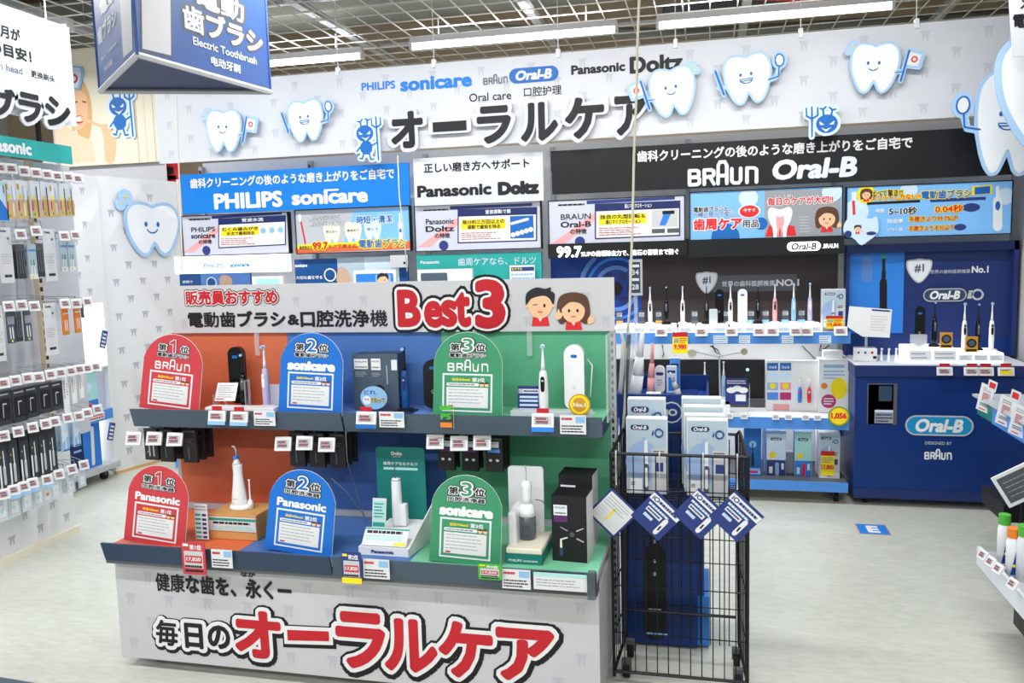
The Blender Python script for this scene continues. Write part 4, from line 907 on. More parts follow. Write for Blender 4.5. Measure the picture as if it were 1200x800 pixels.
m = MB(); x = onshelf(836, 370, 5.4); m.bx(x-.026, x+.026, 5.39, 5.43, SH+.055, SH+.155, 'milky'); tag(m.build('clear_holder', bevel=.008), 'frosted clear holder in front of the black travel case', 'holder')
gr_ = 'replacement head packs standing between the brushes'
def refill(label, x, y, z, capm='ink', base='kraft'):
    t = thing('brush_head_pack', label, 'refill pack', (x, y, z), 0, gr_)
    m = MB(); m.bx(x-.02, x+.02, y-.015, y+.015, z, z+.085, 'smoked'); m.build('case', t, bevel=.004)
    m = MB(); m.bx(x-.021, x+.021, y-.017, y+.017, z, z+.022, base); m.build('base', t); m = MB(); fr = Frame((0, y-.0155, 0)); m.rect(fr, x-.017, z+.05, x+.017, z+.075, 'boardgrey', .001); m.lines(fr, x-.015, z+.052, x+.015, z+.073, 3, 'ink', .0016, .5, int(x*100)); m.build('print', t); return t
for i, px in enumerate((726, 752, 772, 814, 850, 880, 897, 920, 939)):
    refill('small clear refill pack on the upper back shelf, '+ORD[i]+' from the left', onshelf(px, 365, 5.5), 5.5, SH+.055, base='kraft' if px in (726, 772) else ('skyblue' if px > 860 else 'darkgrey'))
x = onshelf(976, 360, 5.5); W_ = onshelf(990, 360, 5.5)-onshelf(963, 360, 5.5)
carton('toothbrush_box', 'pale box with ring logo at the right end of the upper back shelf', W_, .07, .235, 'white', 'white', (x, 5.5, SH+.03), 0, lambda m, fr, a, b: deco_io(m, fr, a, b))
# price signs and tags on the rails
PT = Proto(tag_proto('', 'white', .076, .056, 18)); PTs = Proto(tag_proto('', 'white', .042, .035, 18, red=False))
gt = 'price tags on the upper back shelf rail'
Yr = 5.285
for i, px in enumerate((703, 775, 822, 857, 890, 905, 933, 945, 985)):
    PT.put((onshelf(px, 392, Yr), Yr, 1.105), 0, ('white price tag with red display on the upper back shelf rail, '+ORD[i]+' from the left'), gt)
def price_card(label, Y, px0, py0, px1, py1, txt='8,800', tilt=0):
    fr = wallframe(Y); a = fr.px(px0, py0); b = fr.px(px1, py1); t = thing('price_card', label, 'price sign', ((a[0]+b[0])/2, Y, b[1]), 0, 'yellow price cards')
    m = MB(); m.slab(fr, a[0], b[1], b[0], a[1], .003, 'yellow'); m.build('card', t); w_ = b[0]-a[0]; h_ = a[1]-b[1]
    m = MB(); m.rect(fr, a[0], a[1]-h_*.22, b[0], a[1], 'red', .0006); m.text(fr, txt, a[0]+w_*.1, b[0]-w_*.1, b[1]+h_*.3, h_*.25, 'brightred', .05, .0008); m.rect(fr, a[0]+w_*.1, b[1]+h_*.5, a[0]+w_*.4, b[1]+h_*.7, 'midgrey', .0008); m.lines(fr, a[0]+w_*.45, b[1]+h_*.48, b[0]-w_*.05, a[1]-h_*.25, 3, 'red', .0008); m.build('print', t)
price_card('tall yellow and red price card hanging from the upper back shelf', 5.27, 788, 389, 806, 414, '9,980'); price_card('tilted yellow and red price card before the pale box, upper back shelf', 5.33, 968, 370, 988, 385, '19,800')
# pale info strips on the rails
gi = 'pale info strips stuck on the upper back shelf rail'
for i, (a, b) in enumerate(((836, 853), (866, 879), (916, 930), (960, 974))):
    fr = wallframe(5.294); p = fr.px(a, 393); q = fr.px(b, 402); m = MB(); m.slab(fr, p[0], q[1], q[0], p[1], .001, 'bluewhite'); m.lines(fr, p[0]+.004, q[1]+.004, q[0]-.004, p[1]-.004, 3, 'inkgrey', .0006, .3, i); tag(m.build('info_strip'), 'pale printed strip on the blue rail of the upper back shelf, %s from the left' % ORD[i], 'label', gi)
# cables under the shelf
gw = 'cables hanging below the upper back shelf'
for i, (pts, mm, lab) in enumerate(((((835, 404), (838, 412), (846, 417), (840, 409), (832, 405)), 'ink', 'black looped cable below the shelf, left of the small white lamp arm'), (((962, 404), (960, 411), (967, 408), (972, 404)), 'ink', 'black looped cable below the shelf at the right'), (((940, 405), (950, 415), (955, 420)), 'inkgrey', 'thin grey cable on the white panel below the shelf'), (((776, 404), (778, 416), (776, 418)), 'ink', 'short black cable below the shelf at the left'))):
    m = MB(); m.tube([onY(px, py, 5.8) for px, py in pts], .004, mm, 5); tag(m.build('cable'), lab, 'cable', gw)
# black monitor-like panel, brushes, white info board on the lower shelf
LS = .525
fr = wallframe(5.75)
t = thing('black_panel', 'wide matt black display panel behind the lower shelf goods', 'display panel', fr.at(*fr.px(800, 478))); a = fr.px(690, 421); b = fr.px(896, 474)
m = MB(); m.slab(fr, a[0], b[1], b[0], a[1], .03, 'black'); m.build('panel', t); m = MB(); m.poly(fr, disc(*fr.px(876, 433), .012, 10), 'paleteal', .002); m.bx(b[0]-.9, b[0], 5.7, 5.74, LS, LS+.055, 'darkgrey'); m.build('base_and_lamp', t)
gb2 = 'electric toothbrushes on the lower back shelf'
PB['white'].put((onshelf(826, 470, 5.5), 5.5, LS+.10), 0, 'white toothbrush in front of the black panel on the lower back shelf', gb2, (1, 1, 1))
PB['blue'].put((onshelf(848, 470, 5.52), 5.52, LS+.10), 0, 'pale blue toothbrush left of the navy cloud leaflet', gb2)
m = MB(); x = onshelf(826, 470, 5.5); x2 = onshelf(848, 470, 5.5); m.bx(x-.05, x2+.04, 5.45, 5.58, LS, LS+.088, 'white'); tag(m.build('display_plinth', bevel=.004), 'small white plinth carrying two brushes on the lower back shelf', 'plinth')
fr = wallframe(5.45); a = fr.px(850, 443); b = fr.px(876, 474)
t = thing('leaflet_stand', 'navy leaflet with white cloud in a clear stand on the lower back shelf', 'leaflet', fr.at((a[0]+b[0])/2, LS)); m = MB(); m.slab(fr, a[0], b[1], b[0], a[1], .004, 'navymid'); m.build('leaflet', t)
m = MB(); [m.poly(fr, disc(*fr.px(px, py), .03, 10, .02), 'white', .001+.0002*i) for i, (px, py) in enumerate(((857, 457), (864, 455), (871, 457)))]; m.prect(fr, 862, 462, 874, 470, 'white', .002); a1 = fr.px(852, 450); b1 = fr.px(874, 445); m.lines(fr, a1[0], a1[1], b1[0], b1[1], 2, 'white', .001); m.build('print', t)
m = MB(); m.bx(a[0]-.01, b[0]+.01, 5.4, 5.5, LS, LS+.01, 'clearplastic'); m.bx(b[0]+.008, b[0]+.012, 5.4, 5.46, LS, LS+.2, 'clearplastic'); m.build('clear_stand', t)
fr = wallframe(5.6); a = fr.px(898, 422); b = fr.px(959, 482)
t = thing('brush_display_board', 'white board with boxed card pictures and a blue and a red child brush', 'display board', fr.at((a[0]+b[0])/2, LS)); m = MB(); m.slab(fr, a[0], LS+.002, b[0], a[1], .02, 'white'); m.build('board', t)
m = MB()
for x0, x1, rows in ((899, 912, ('logoblue', 'bluewhite', 'skyblue', 'shelfblue')), (914, 927, ('logoblue', 'bluewhite', 'pink', 'magenta'))):
    for i, c in enumerate(rows): m.prect(fr, x0, 425+i*11.5, x1, 434+i*11.5, c, .001)
    m.poly(fr, disc(*fr.px((x0+x1)/2, 452), .02, 10), 'yellow', .002)
    m.ptext(fr, 'Oral-B', x0+2, x1-2, 430, 3, 'white', .02, .002)
m.prect(fr, 906, 473, 925, 481, 'pink', .0014); m.build('card_pictures', t)
for px, c, c2, nm in ((937, 'glowblue', 'brightred', 'blue'), (948, 'brightred', 'white', 'red')):
    x = fr.px(px, 460)[0]; z0 = fr.px(px, 471)[1]; m = MB(); m.lathe([(.011, 0), (.013, .03), (.012, .08), (.006, .1)], c, (x, 5.585, z0), 10); m.lathe([(.004, .1), (.003, .165)], 'toothwhite', (x, 5.585, z0), 8); m.cyl((x, 5.58, z0+.165), (x, 5.57, z0+.165), .006, 'yellow', 8); m.cyl((x, 5.575, z0+.07), (x, 5.568, z0+.07), .007, c2, 8); m.build('child_brush', t, smooth=True)['label'] = nm+' child brush'
fr = wallframe(5.55); a = fr.px(960, 421); b = fr.px(994, 484)
t = thing('promo_box', 'white promotional box with blue heading and pink round badge, right end of lower shelf', 'box', fr.at((a[0]+b[0])/2, LS)); m = MB(); m.bx(a[0], b[0], 5.55, 5.68, LS+.001, a[1], 'white'); m.build('carton', t, bevel=.002); m = MB(); m.bx(a[0]+.03, b[0]-.03, 5.6, 5.66, a[1], a[1]+.05, 'white'); m.build('top_flap', t, bevel=.002)
m = MB(); m.prect(fr, 965, 427, 990, 431, 'skyblue', .001, .01); a1 = fr.px(965, 445); b1 = fr.px(990, 433); m.lines(fr, a1[0], a1[1], b1[0], b1[1], 3, 'skyblue', .001); m.poly(fr, disc(*fr.px(971, 470), .045, 18), 'magenta', .002); p = fr.px(971, 470); m.lines(fr, p[0]-.03, p[1]-.025, p[0]+.03, p[1]+.025, 3, 'white', .003); m.poly(fr, disc(*fr.px(983, 455), .05, 16, .07), 'yellow', .0012); m.poly(fr, disc(*fr.px(966, 452), .02, 10), 'orangeprint', .001); m.build('print', t)
# lower rail tags
gt2 = 'small white tags on the lower back shelf rail'
for i, px in enumerate((855, 872, 909, 924, 944, 958)):
    PTs.put((onshelf(px, 488, Yr), Yr, .565), 0, 'small plain white tag on the lower back shelf rail, %s from the left' % ORD[i], gt2)
t = thing('round_sticker', 'round yellow green price sticker at the right end of the lower back shelf rail', 'sticker', (onshelf(983, 485, 5.28), 5.28, .5)); fr = wallframe(5.28); c = fr.px(983, 487.5)
m = MB(); m.poly(fr, disc(c[0], c[1], .062, 24), 'green', 0, .002); m.poly(fr, disc(c[0], c[1], .056, 24), 'gold', .0006); m.poly(fr, disc(c[0], c[1], .05, 24), 'yellow', .001); m.build('disc', t); m = MB(); m.text(fr, '1,056', c[0]-.042, c[0]+.042, c[1], .036, 'brightred', .06, .0016); m.build('number', t)
# arms with small round lamps
t = thing('lamp_arm', 'thin white arm with round ends below the upper back shelf', 'arm', onY(842, 490, 5.6)); m = MB(); m.tube([onY(815, 412, 5.5), onY(840, 418, 5.5), onY(872, 412, 5.5)], .006, 'white', 6); m.tube([onY(843, 418, 5.5), onY(844, 470, 5.5)], .006, 'silver', 6); m.build('arm', t)
m = MB(); m.cyl(onY(811, 414, 5.5), onY(811, 414, 5.45), .028, 'cream', 12); m.cyl(onY(872, 412, 5.5), onY(872, 412, 5.45), .022, 'beige', 12); m.build('round_end', t)
# cartons on the base deck
DK = .135
def deco_blue(m, fr, a, b):
    m.rect(fr, -a/2+.002, b*.0, a/2-.002, b*.9, 'logoblue', .0004); m.poly(fr, disc(0, b*.62, a*.22, 14), 'skyblue', .001); v, f = strokes([[(0, b*.2), (0, b*.42)]], a*.09, 8); m.flat(fr, v, f, 'black', .0016); v, f = strokes([[(0, b*.4), (0, b*.64)]], a*.04, 6); m.flat(fr, v, f, 'black', .002); m.rect(fr, -a*.4, b*.03, a*.45, b*.15, 'skyblue', .001); m.rect(fr, -a*.3, b*.05, a*.3, b*.1, 'magenta', .0014)
def deco_kids(c1, c2, c3):
    def d(m, fr, a, b):
        m.rect(fr, -a/2+.002, b*.35, a/2-.002, b*.93, c1, .0004); m.rect(fr, -a/2+.002, 0, a/2-.002, b*.35, c2, .0004); oralb(m, fr, -a*.22, a*.2, b*.82, b*.045, mm='white', bg='navy', d=.003, bold=.03)
        m.poly(fr, smooth_loop([(-a*.05+a*.24*math.cos(i*R(36))*(1 if i % 2 else .6)-a*.14, b*.46+a*.24*math.sin(i*R(36))*(1 if i % 2 else .6)) for i in range(10)], 2), 'yellow', .001)
        v, f = strokes([[(a*.05, .01), (a*.05, b*.26)]], a*.1, 8); m.flat(fr, v, f, c3, .0016); m.rect(fr, -a*.36, b*.05, -a*.18, b*.2, 'white', .0012); m.rect(fr, a*.26, b*.14, a*.4, b*.28, 'white', .0012)
    return d
def bpx(px0, px1, Y): return onshelf(px0, 540, Y), onshelf(px1, 540, Y)
gk = 'toothbrush boxes on the base deck of the back fixture'
for (p0, p1, Y, h, fm, sm, dc, lab) in ((872, 892, 5.42, .33, 'logoblue', 'shelfblue', deco_blue, 'mid blue toothbrush box with dark brush picture, left on the back base deck'),
        (898, 921, 5.44, .29, 'skyblue', 'logoblue', deco_kids('bluewhite', 'navymid', 'skyblue'), 'light blue child toothbrush box, front one of its row'), (895, 917, 5.54, .315, 'white', 'logoblue', None, 'white and blue box standing behind the light blue child box'), (894, 914, 5.64, .33, 'navymid', 'navymid', None, 'navy box, rearmost behind the light blue child box'),
        (931, 951, 5.44, .29, 'paleteal', 'glowblue', deco_kids('paleteal', 'glowblue', 'brightred'), 'green child toothbrush box with red brush picture'),
        (960, 984, 5.42, .29, 'white', 'white', lambda m, fr, a, b: deco_io(m, fr, a, b, True), 'pale box with big yellow price sticker at the right of the back base deck'), (957, 981, 5.53, .31, 'white', 'white', None, 'white box standing behind the one with the yellow price sticker')):
    a, b = bpx(p0, p1, Y); carton('toothbrush_box', lab, b-a, .08, h, fm, sm, ((a+b)/2, Y+.04, DK), 0, dc, gk)
m = MB(); a, b = bpx(921, 930, 5.5); m.bx(a, b, 5.5, 5.56, DK, DK+.14, 'midgrey'); tag(m.build('shelf_divider', bevel=.003), 'grey divider between the blue and the green child boxes', 'divider')

# ================================================================== blue counter with cabinet at the right
cx0, cx1 = .862, 1.80
ct = thing('display_counter', 'dark blue counter cabinet with white lettering and lozenge logo', 'counter', ((cx0+cx1)/2, 5.6, 0))
m = MB(); m.bx(cx0, cx1, 5.31, 5.88, .05, .80, 'counter'); m.build('body', ct, bevel=.004)
m = MB(); m.bx(cx0-.005, cx1+.005, 5.3, 5.88, .80, .868, 'counterdark'); m.bx(cx0-.005, cx1+.005, 5.30, 5.88, .868, .876, 'tint'); m.build('worktop', ct)
m = MB(); m.bx(cx0, cx1, 5.304, 5.31, .05, .11, 'counterdark'); m.build('kick_strip', ct)
for x in (cx0+.08, cx1-.1): castor(ct, x, 5.38, .05, .024); castor(ct, x, 5.8, .05, .024)
fr = wallframe(5.309)
m = MB(); a = fr.px(1016.5, 449); b = fr.px(1050.5, 497.5); m.slab(Frame(fr.at(0, 0, -.001)), a[0], b[1], b[0], a[1], .0, 'black'); m.bx(a[0], a[0]+.006, 5.303, 5.31, b[1], a[1], 'darkgrey'); m.bx(b[0]-.02, b[0], 5.303, 5.31, b[1], a[1], 'darkgrey'); m.bx(a[0], b[0], 5.304, 5.31, a[1]-.006, a[1], 'darkgrey'); m.build('window_frame', ct)
m = MB(); m.prect(fr, 1025, 480, 1048, 496, 'midgrey', .001); m.prect(fr, 1025, 480, 1048, 483, 'bluewhite', .002); p = fr.px(1026, 495); q = fr.px(1046, 484); m.lines(fr, p[0], p[1], q[0], q[1], 3, 'navymid', .002); m.prect(fr, 1030, 452, 1045, 470, 'slatedark', .001); m.build('window_card', ct)
m = MB(); poralb(m, fr, 1072, 1129, 498.5, 14, mm='white', bg='pillblue', ring='silver', d=.005, bold=.045); m.build('lozenge_logo', ct)
m = MB(); m.ptext(fr, 'DESIGNED BY', 1084, 1115, 519, 3.6, 'silver', .01); pbraun(m, fr, 1084, 1115, 534, 7.5, 'tint', wt=.1); m.build('lettering', ct)
# cabinet above: frame, back picture
cb = thing('display_cabinet', 'blue framed cabinet back with large brush picture and shield above the counter', 'cabinet', ((cx0+cx1)/2, 5.8, .876))
fr = wallframe(5.74); a = fr.px(991, 287); b = fr.px(1190, 420)
X0, X1, ZT = a[0], fr.px(1190, 300)[0], a[1]
m = MB(); m.bx(X0, X1, 5.74, 5.80, .877, ZT, 'counter'); m.build('back', cb)
m = MB(); m.bx(X0, X1, 5.68, 5.74, ZT-.055, ZT, 'counterdark'); m.bx(X0, X0+.02, 5.7, 5.74, .877, ZT, 'counterdark'); m.bx(X1-.025, X1, 5.68, 5.74, .877, ZT, 'counterdark'); m.build('frame', cb)
m = MB(); p = fr.px(996, 291); q = fr.px(1058, 390); m.rect(fr, p[0], q[1], q[0], p[1]-.02, 'glowblue', .001); p = fr.px(1010, 300); q = fr.px(1022, 330); m.rect(fr, p[0], q[1], q[0], p[1], 'swirl', .0016)
v, f = strokes([[fr.px(1035, 372), fr.px(1035, 330)]], .022, 8); m.flat(fr, v, f, 'black', .003); v, f = strokes([[fr.px(1035, 330), fr.px(1035.5, 318)], ], .012, 8); m.flat(fr, v, f, 'black', .0036); v, f = strokes([[fr.px(1035.5, 320), fr.px(1035.5, 302)]], .009, 8); m.flat(fr, v, f, 'ink', .004); m.poly(fr, disc(*fr.px(1035.5, 300), .017, 12), 'teal', .0046); m.build('brush_picture', cb)
m = MB(); p = fr.px(1060, 292); q = fr.px(1183, 395); m.slab(Frame(fr.at(0, 0, .004)), p[0], q[1], q[0], p[1]-.02, .002, 'counterdark'); m.build('inner_panel', cb)
fr = wallframe(5.734); shield(fr, cb, 1077, 316, .145)
m = MB(); m.ptext(fr, '世界の歯科医師推奨', 1090, 1137, 318, 4.5, 'silver', .01); m.ptext(fr, 'No.1', 1139, 1158, 315.5, 7.5, 'white', .03); poralb(m, fr, 1089, 1125, 345.5, 9, mm='white', bg='slatedark', ring='silver', d=.006, bold=.045)
m.ptext(fr, 'i', 1134, 1138, 345, 9, 'silver', .03, shear=.2); v, f = strokes([arc(*fr.px(1145.5, 345), .03, 0, 360, 18)], .006, 6); m.flat(fr, v, f, 'silver', .002); m.build('lettering', cb)
# goods on the counter
CT = .877
m = MB()
t = thing('card_stand', 'white instruction card on a thin post at the left of the blue counter', 'info card', onY(1016, 408, 5.5))
fr = Frame(onY(1020, 377, 5.42), (1, .1, -.06), (0.06, .25, 1)); a = fr.px(993, 359); c_ = [fr.px(*q) for q in ((995, 358), (1045, 363), (1043, 396), (1011, 394), (993, 382))]
m = MB(); m.poly(fr, c_, 'white', 0, .003); m.build('card', t); m = MB(); p = fr.px(1020, 388); q = fr.px(1040, 370); m.lines(fr, p[0], p[1], q[0], q[1], 6, 'boardgrey', .001, .3); v, f = strokes([[fr.px(1022, 363), fr.px(1042, 365)]], .006, 6); m.flat(fr, v, f, 'navymid', .001); m.build('print', t)
m = MB(); m.cyl(onY(1015, 393, 5.45), onY(1015, 409, 5.45), .008, 'silver', 8); m.build('post', t)
fr = wallframe(5.42); a = fr.px(1003, 408); b = fr.px(1028, 421)
t = thing('demo_unit', 'small white demonstration box with three buttons on the counter', 'demo unit', ((a[0]+b[0])/2, 5.45, CT)); m = MB(); m.bx(a[0], b[0], 5.42, 5.52, CT, a[1], 'white'); m.build('box', t, bevel=.005); m = MB(); [m.poly(fr, disc(*fr.px(px, 413), .008, 10), c, .003) for px, c in ((1006, 'inkgrey'), (1014, 'logoblue'), (1022, 'red'))]; m.prect(fr, 1023, 417, 1027, 420, 'ink', .003); m.build('buttons', t)
g = 'white brush heads standing in a row on the counter'
hd0 = None
for i, px in enumerate((1033, 1041.5, 1050, 1058)):
    x = onY(px, 415, 5.45).x
    if hd0 is None: m = MB(); m.lathe([(.011, 0), (.009, .01), (.006, .03), (.0045, .07)], 'toothwhite', (x, 5.45, CT), 10); m.cyl((x, 5.45, CT+.072), (x, 5.435, CT+.072), .007, 'tint', 10); o = m.build('spare_head', smooth=True); hd0 = o; hx = x
    else: o = hd0.copy(); COL.objects.link(o); o.location.x += x-hx
    tag(o, 'white spare brush head on the counter, %s of four from the left' % ORD[i], 'brush head', g)
a = onY(1064, 420, 5.36).x; b = onY(1122, 420, 5.36).x; c = onY(1183, 420, 5.36).x
stage('bright white glowing stand on the counter, left higher half', a, b-.002, 5.36, 5.62, CT, .085, 2); stage('bright white glowing stand on the counter, right lower half', b+.002, c-.03, 5.36, 5.62, CT, .06, 3)
g = 'toothbrushes on the glowing counter stands'
PC['black'].put((onY(1077, 390, 5.47).x, 5.47, CT+.085), 0, 'black travel case on the glowing counter stand', gc_, (1.05, 1, 1.12))
m = MB(); x = onY(1077, 390, 5.41).x; m.bx(x-.045, x+.045, 5.40, 5.44, CT+.085, CT+.165, 'clearplastic'); tag(m.build('clear_holder', bevel=.004), 'clear holder around the foot of the black travel case on the counter', 'holder')
PB['black'].put((onY(1095, 390, 5.47).x, 5.47, CT+.098), 0, 'black toothbrush right of the black travel case on the counter', g, (1, 1, 1.12))
PB['white'].put((onY(1130, 390, 5.46).x, 5.46, CT+.07), 0, 'white toothbrush on the counter left of the right gold badge', g, (1.05, 1.05, 1.2))
PB['black'].put((onY(1146, 390, 5.5).x, 5.5, CT+.07), 0, 'black toothbrush between two white ones on the counter', g, (1, 1, 1.17))
PB['white'].put((onY(1162, 390, 5.46).x, 5.46, CT+.07), 0, 'white toothbrush at the right end of the counter', g, (1.05, 1.05, 1.2))
for i, (px, py, z) in enumerate(((1109, 399, CT+.085), (1138.5, 406, CT+.06))):
    fr = wallframe(5.38); p = fr.px(px, py); t = thing('gold_badge', ('gold and black award badge on the %s glowing counter stand' % ('left', 'right')[i]), 'badge', (p[0], 5.38, z), 0, 'award badges'); m = MB(); m.slab(fr, p[0]-.035, z, p[0]+.035, z+.095, .006, 'gold'); m.build('plate', t, bevel=.004); m = MB(); m.poly(fr, disc(p[0], z+.055, .027, 18), 'ink', .001); m.poly(fr, disc(p[0], z+.055, .018, 14), 'slate', .0016); m.rect(fr, p[0]-.028, z+.006, p[0]+.028, z+.02, 'ink', .001); m.build('emblem', t)
for i, (px, s) in enumerate(((1107, 'alone under the left glowing stand'), (1139, 'under the right gold badge'), (1155, 'right of the one under the gold badge'), (1179, 'at the far right, with yellow strip'))):
    t = tag_proto('red topped price tag on the counter edge, '+s, 'white', .085, .05, 14, group='tags on the counter edge'); t.location = (onY(px, 432, 5.27).x, 5.27, .865)
    m = MB(); W = WM[t.name]; m.box((-.0, .003, .012), (.055, .004, .02), 'red'); m.build('red_strip', t)
    if i == 3: m = MB(); m.box((.0, -.012, -.03), (.06, .003, .02), 'yellow'); m.build('yellow_strip', t)
# grey wall end at the right edge
m = MB(); m.bx(1.868, 1.98, 5.35, 5.95, 0, 2.36, 'boardgrey'); m.bx(1.862, 1.868, 5.35, 5.4, 0, 2.36, 'silver'); tag(m.build('end_panel'), 'light grey end panel closing the back fixture at the right edge', 'panel')
# ================================================================== FRONT DISPLAY: two-shelf gondola with header
G0, G1 = -2.275, -.365
st = thing('front_display', 'white two shelf promotional gondola with orange, blue and green back panels', 'shelving', (-1.32, 2.9, 0))
m = MB(); m.bx(G0, G1, 2.705, 3.16, .045, .45, 'boardgrey'); m.build('base', st, bevel=.003)
fr = wallframe(2.705)
tooth_print(fr, G0+.02, .06, G1-.02, .44, .17, .092, .042, .046, st)
for x in (G0+.1, -1.3, G1-.1):
    for y in (2.8, 3.08): castor(st, x, y, .045, .022)
m = MB(); m.ptext(fr, '健康な歯を、永くー', 183, 341, 683.5, 21, 'ink', .045, .002, yr=690); m.build('slogan_lettering', st); m = MB(); m.ptext(fr, 'なが', 282.5, 299, 672.5, 6, 'ink', .05, .002); m.build('slogan_lettering', st)
def otext(m, fr, c, a, b, y, h, mm, bold, d):
    if c != 'ー': m.ptext(fr, c, a, b, y, h, mm, bold, d); return
    p = fr.px(a, y-h/2); q = fr.px(b, y+h/2); e = max(bold-.042, 0)*.19; q2 = fr.px(b, y-h/2+2); m.poly(fr, [(p[0]-e, fr.px(a, y+h/2-1)[1]-e), (q[0]+e, q[1]-e), (q[0]+e, q2[1]+e), (p[0]-e, p[1]+e)], mm, d)
# outlined slogan: black edge, white band, coloured letters, each slightly further out
w1 = [('毎', 183, 209, 741, 30), ('日', 217, 238, 744.5, 29), ('の', 244, 270, 746, 27)]
w2 = [('オ', 277, 328, 743, 52), ('ー', 336, 387, 744, 15), ('ラ', 396, 450, 750, 62), ('ル', 452, 511, 756, 58), ('ケ', 516, 576, 761, 62), ('ア', 584, 648, 767, 58)]
m = MB()
for i, (c, a, b, y, h) in enumerate(w1+w2): q = .12 if i < 3 else .085; otext(m, fr, c, a+1, b+1, y+1.6, h, 'black', q+(.10 if i < 3 else .07), .0010+.00003*i)
m.build('black_outline', st); m = MB()
for i, (c, a, b, y, h) in enumerate(w1+w2): q = .12 if i < 3 else .085; otext(m, fr, c, a, b, y, h, 'white', q+.02, .0018+.00003*i)
m.build('white_outline', st)
for i, (c, a, b, y, h) in enumerate(w1+w2): m = MB(); otext(m, fr, c, a+1, b-1, y, h-2, 'ink' if i < 3 else 'red', .045, .0030); m.build('slogan_letter', st)
YBK = 3.14
m = MB(); m.bx(G0+.02, G1, YBK, YBK+.03, .45, 1.297, 'panelgrey'); m.build('back_panel', st)
XS = [G0+.02, onY(340, 440, YBK).x, onY(519, 440, YBK).x, G1]
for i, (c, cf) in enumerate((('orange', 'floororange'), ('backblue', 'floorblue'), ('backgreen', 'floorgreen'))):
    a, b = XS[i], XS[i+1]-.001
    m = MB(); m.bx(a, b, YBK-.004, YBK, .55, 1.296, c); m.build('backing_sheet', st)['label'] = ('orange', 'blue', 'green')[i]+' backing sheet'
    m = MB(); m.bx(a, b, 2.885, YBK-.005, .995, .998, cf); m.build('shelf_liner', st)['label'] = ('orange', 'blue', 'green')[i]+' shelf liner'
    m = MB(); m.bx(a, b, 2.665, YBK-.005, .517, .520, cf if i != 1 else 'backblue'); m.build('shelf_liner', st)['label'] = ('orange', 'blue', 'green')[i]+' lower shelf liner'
mid = (G0+G1)/2-.03
for i, (y0, z, cut, c) in enumerate(((2.87, .985, (XS[0]+.0, XS[1]+.42-.0, G1), 'slate'), (2.65, .505, (G0, 0, G1), 'slatedark'))):
    m = MB(); m.bx(XS[0], G1, y0+.01, YBK, z-.012, z+.012, 'slatedark' if i == 0 else 'panelgrey'); sh = m.build('shelf', st)
    xm = onY(402 if i == 0 else 388, 500 if i == 0 else 650, y0).x
    for a, b, c2 in ((G0+.0, xm-.004, 'slate' if i == 0 else 'slatedark'), (xm+.004, G1-(.0), 'slate')):
        m = MB(); m.add([(a, y0-.012, z+.03), (b, y0-.012, z+.03), (b, y0+.01, z-.045), (a, y0+.01, z-.045), (a, y0-.002, z+.03), (b, y0-.002, z+.03), (b, y0+.02, z-.045), (a, y0+.02, z-.045)], [(3, 2, 1, 0), (4, 5, 6, 7), (0, 1, 5, 4), (1, 2, 6, 5), (2, 3, 7, 6), (3, 0, 4, 7)], c2); m.build('price_rail', sh)
m = MB(); m.bx(G0, G1, 2.662, 2.72, .447, .50, 'darkgrey'); m.build('shelf_support', st)
for x in (XS[0]-.005, G1+.008, mid):
    m = MB(); m.bx(x-.012, x+.012, YBK-.002, YBK+.03, .05, 1.297, 'silver'); p = m.build('post', st)
    if x > -.5:
        m = MB()
        for k in range(40): m.bx(x-.004, x+.004, YBK-.0035, YBK-.002, .1+k*.03, .115+k*.03, 'ink')
        m.build('slots', p)['kind'] = 'stuff'
for x in (G0+.06, G1-.01, mid):
    m = MB(); m.bx(x-.003, x+.003, 2.9, YBK-.006, .93, .973, 'slatedark'); m.build('bracket', st)
m = MB(); m.bx(G1+.012, G1+.018, 2.9, 3.13, .99, 1.3, 'clearplastic'); m.build('side_pane', st)
# header board
fh = wallframe(3.12); hz0 = fh.px(460, 389)[1]; hz1 = fh.px(460, 330)[1]; hx0 = fh.px(202, 360)[0]; hx1 = fh.px(720, 360)[0]
hd = thing('header_board', 'grey white header board with red Best3 lettering and two cartoon assistants', 'sign', ((hx0+hx1)/2, 3.12, hz0), 0)
m = MB(); m.slab(fh, hx0, hz0, hx1, hz1, .01, 'boardgrey'); m.build('board', hd); tooth_print(fh, hx0+.02, hz0, hx1, hz1, .15, .09, .034, .038, hd, 'patternprint')
m = MB(); m.ptext(fh, '販売員おすすめ', 218, 325, 348.5, 16, 'black', .16, .0012, yr=348); m.build('black_outline', hd)
m = MB(); m.ptext(fh, '販売員おすすめ', 218, 325, 348.5, 16, 'white', .1, .0020, yr=348); m.build('white_outline', hd)
m = MB(); m.ptext(fh, '販売員おすすめ', 218, 325, 348.5, 16, 'red', .04, .003, yr=348); m.build('red_lettering', hd)
m = MB(); m.ptext(fh, '電動歯ブラシ', 221, 334, 374, 18, 'ink', .045); m.build('black_lettering', hd); m = MB(); m.ptext(fh, '&', 338, 350, 374.5, 11, 'ink', .05); m.build('black_lettering', hd); m = MB(); m.ptext(fh, '口腔洗浄機', 353, 454, 373, 19, 'ink', .045); m.build('black_lettering', hd)
for nm, q, c, d in (('black_outline', .15, 'black', .0012), ('white_outline', .10, 'white', .0024), ('red_lettering', .045, 'red', .0034)):
    m = MB(); 
    for i, (ch, a, b, y, h) in enumerate((('B', 468, 491, 361, 39), ('e', 499, 517, 368, 27), ('s', 519, 534, 367, 27), ('t', 535, 550, 362.5, 36))): m.ptext(fh, ch, a, b, y, h, c, q, d+i*.00003)
    m.ptext(fh, '3', 560, 589, 356, 52, c, q*(.82 if q > .05 else 1), d+.0003); m.build(nm, hd)
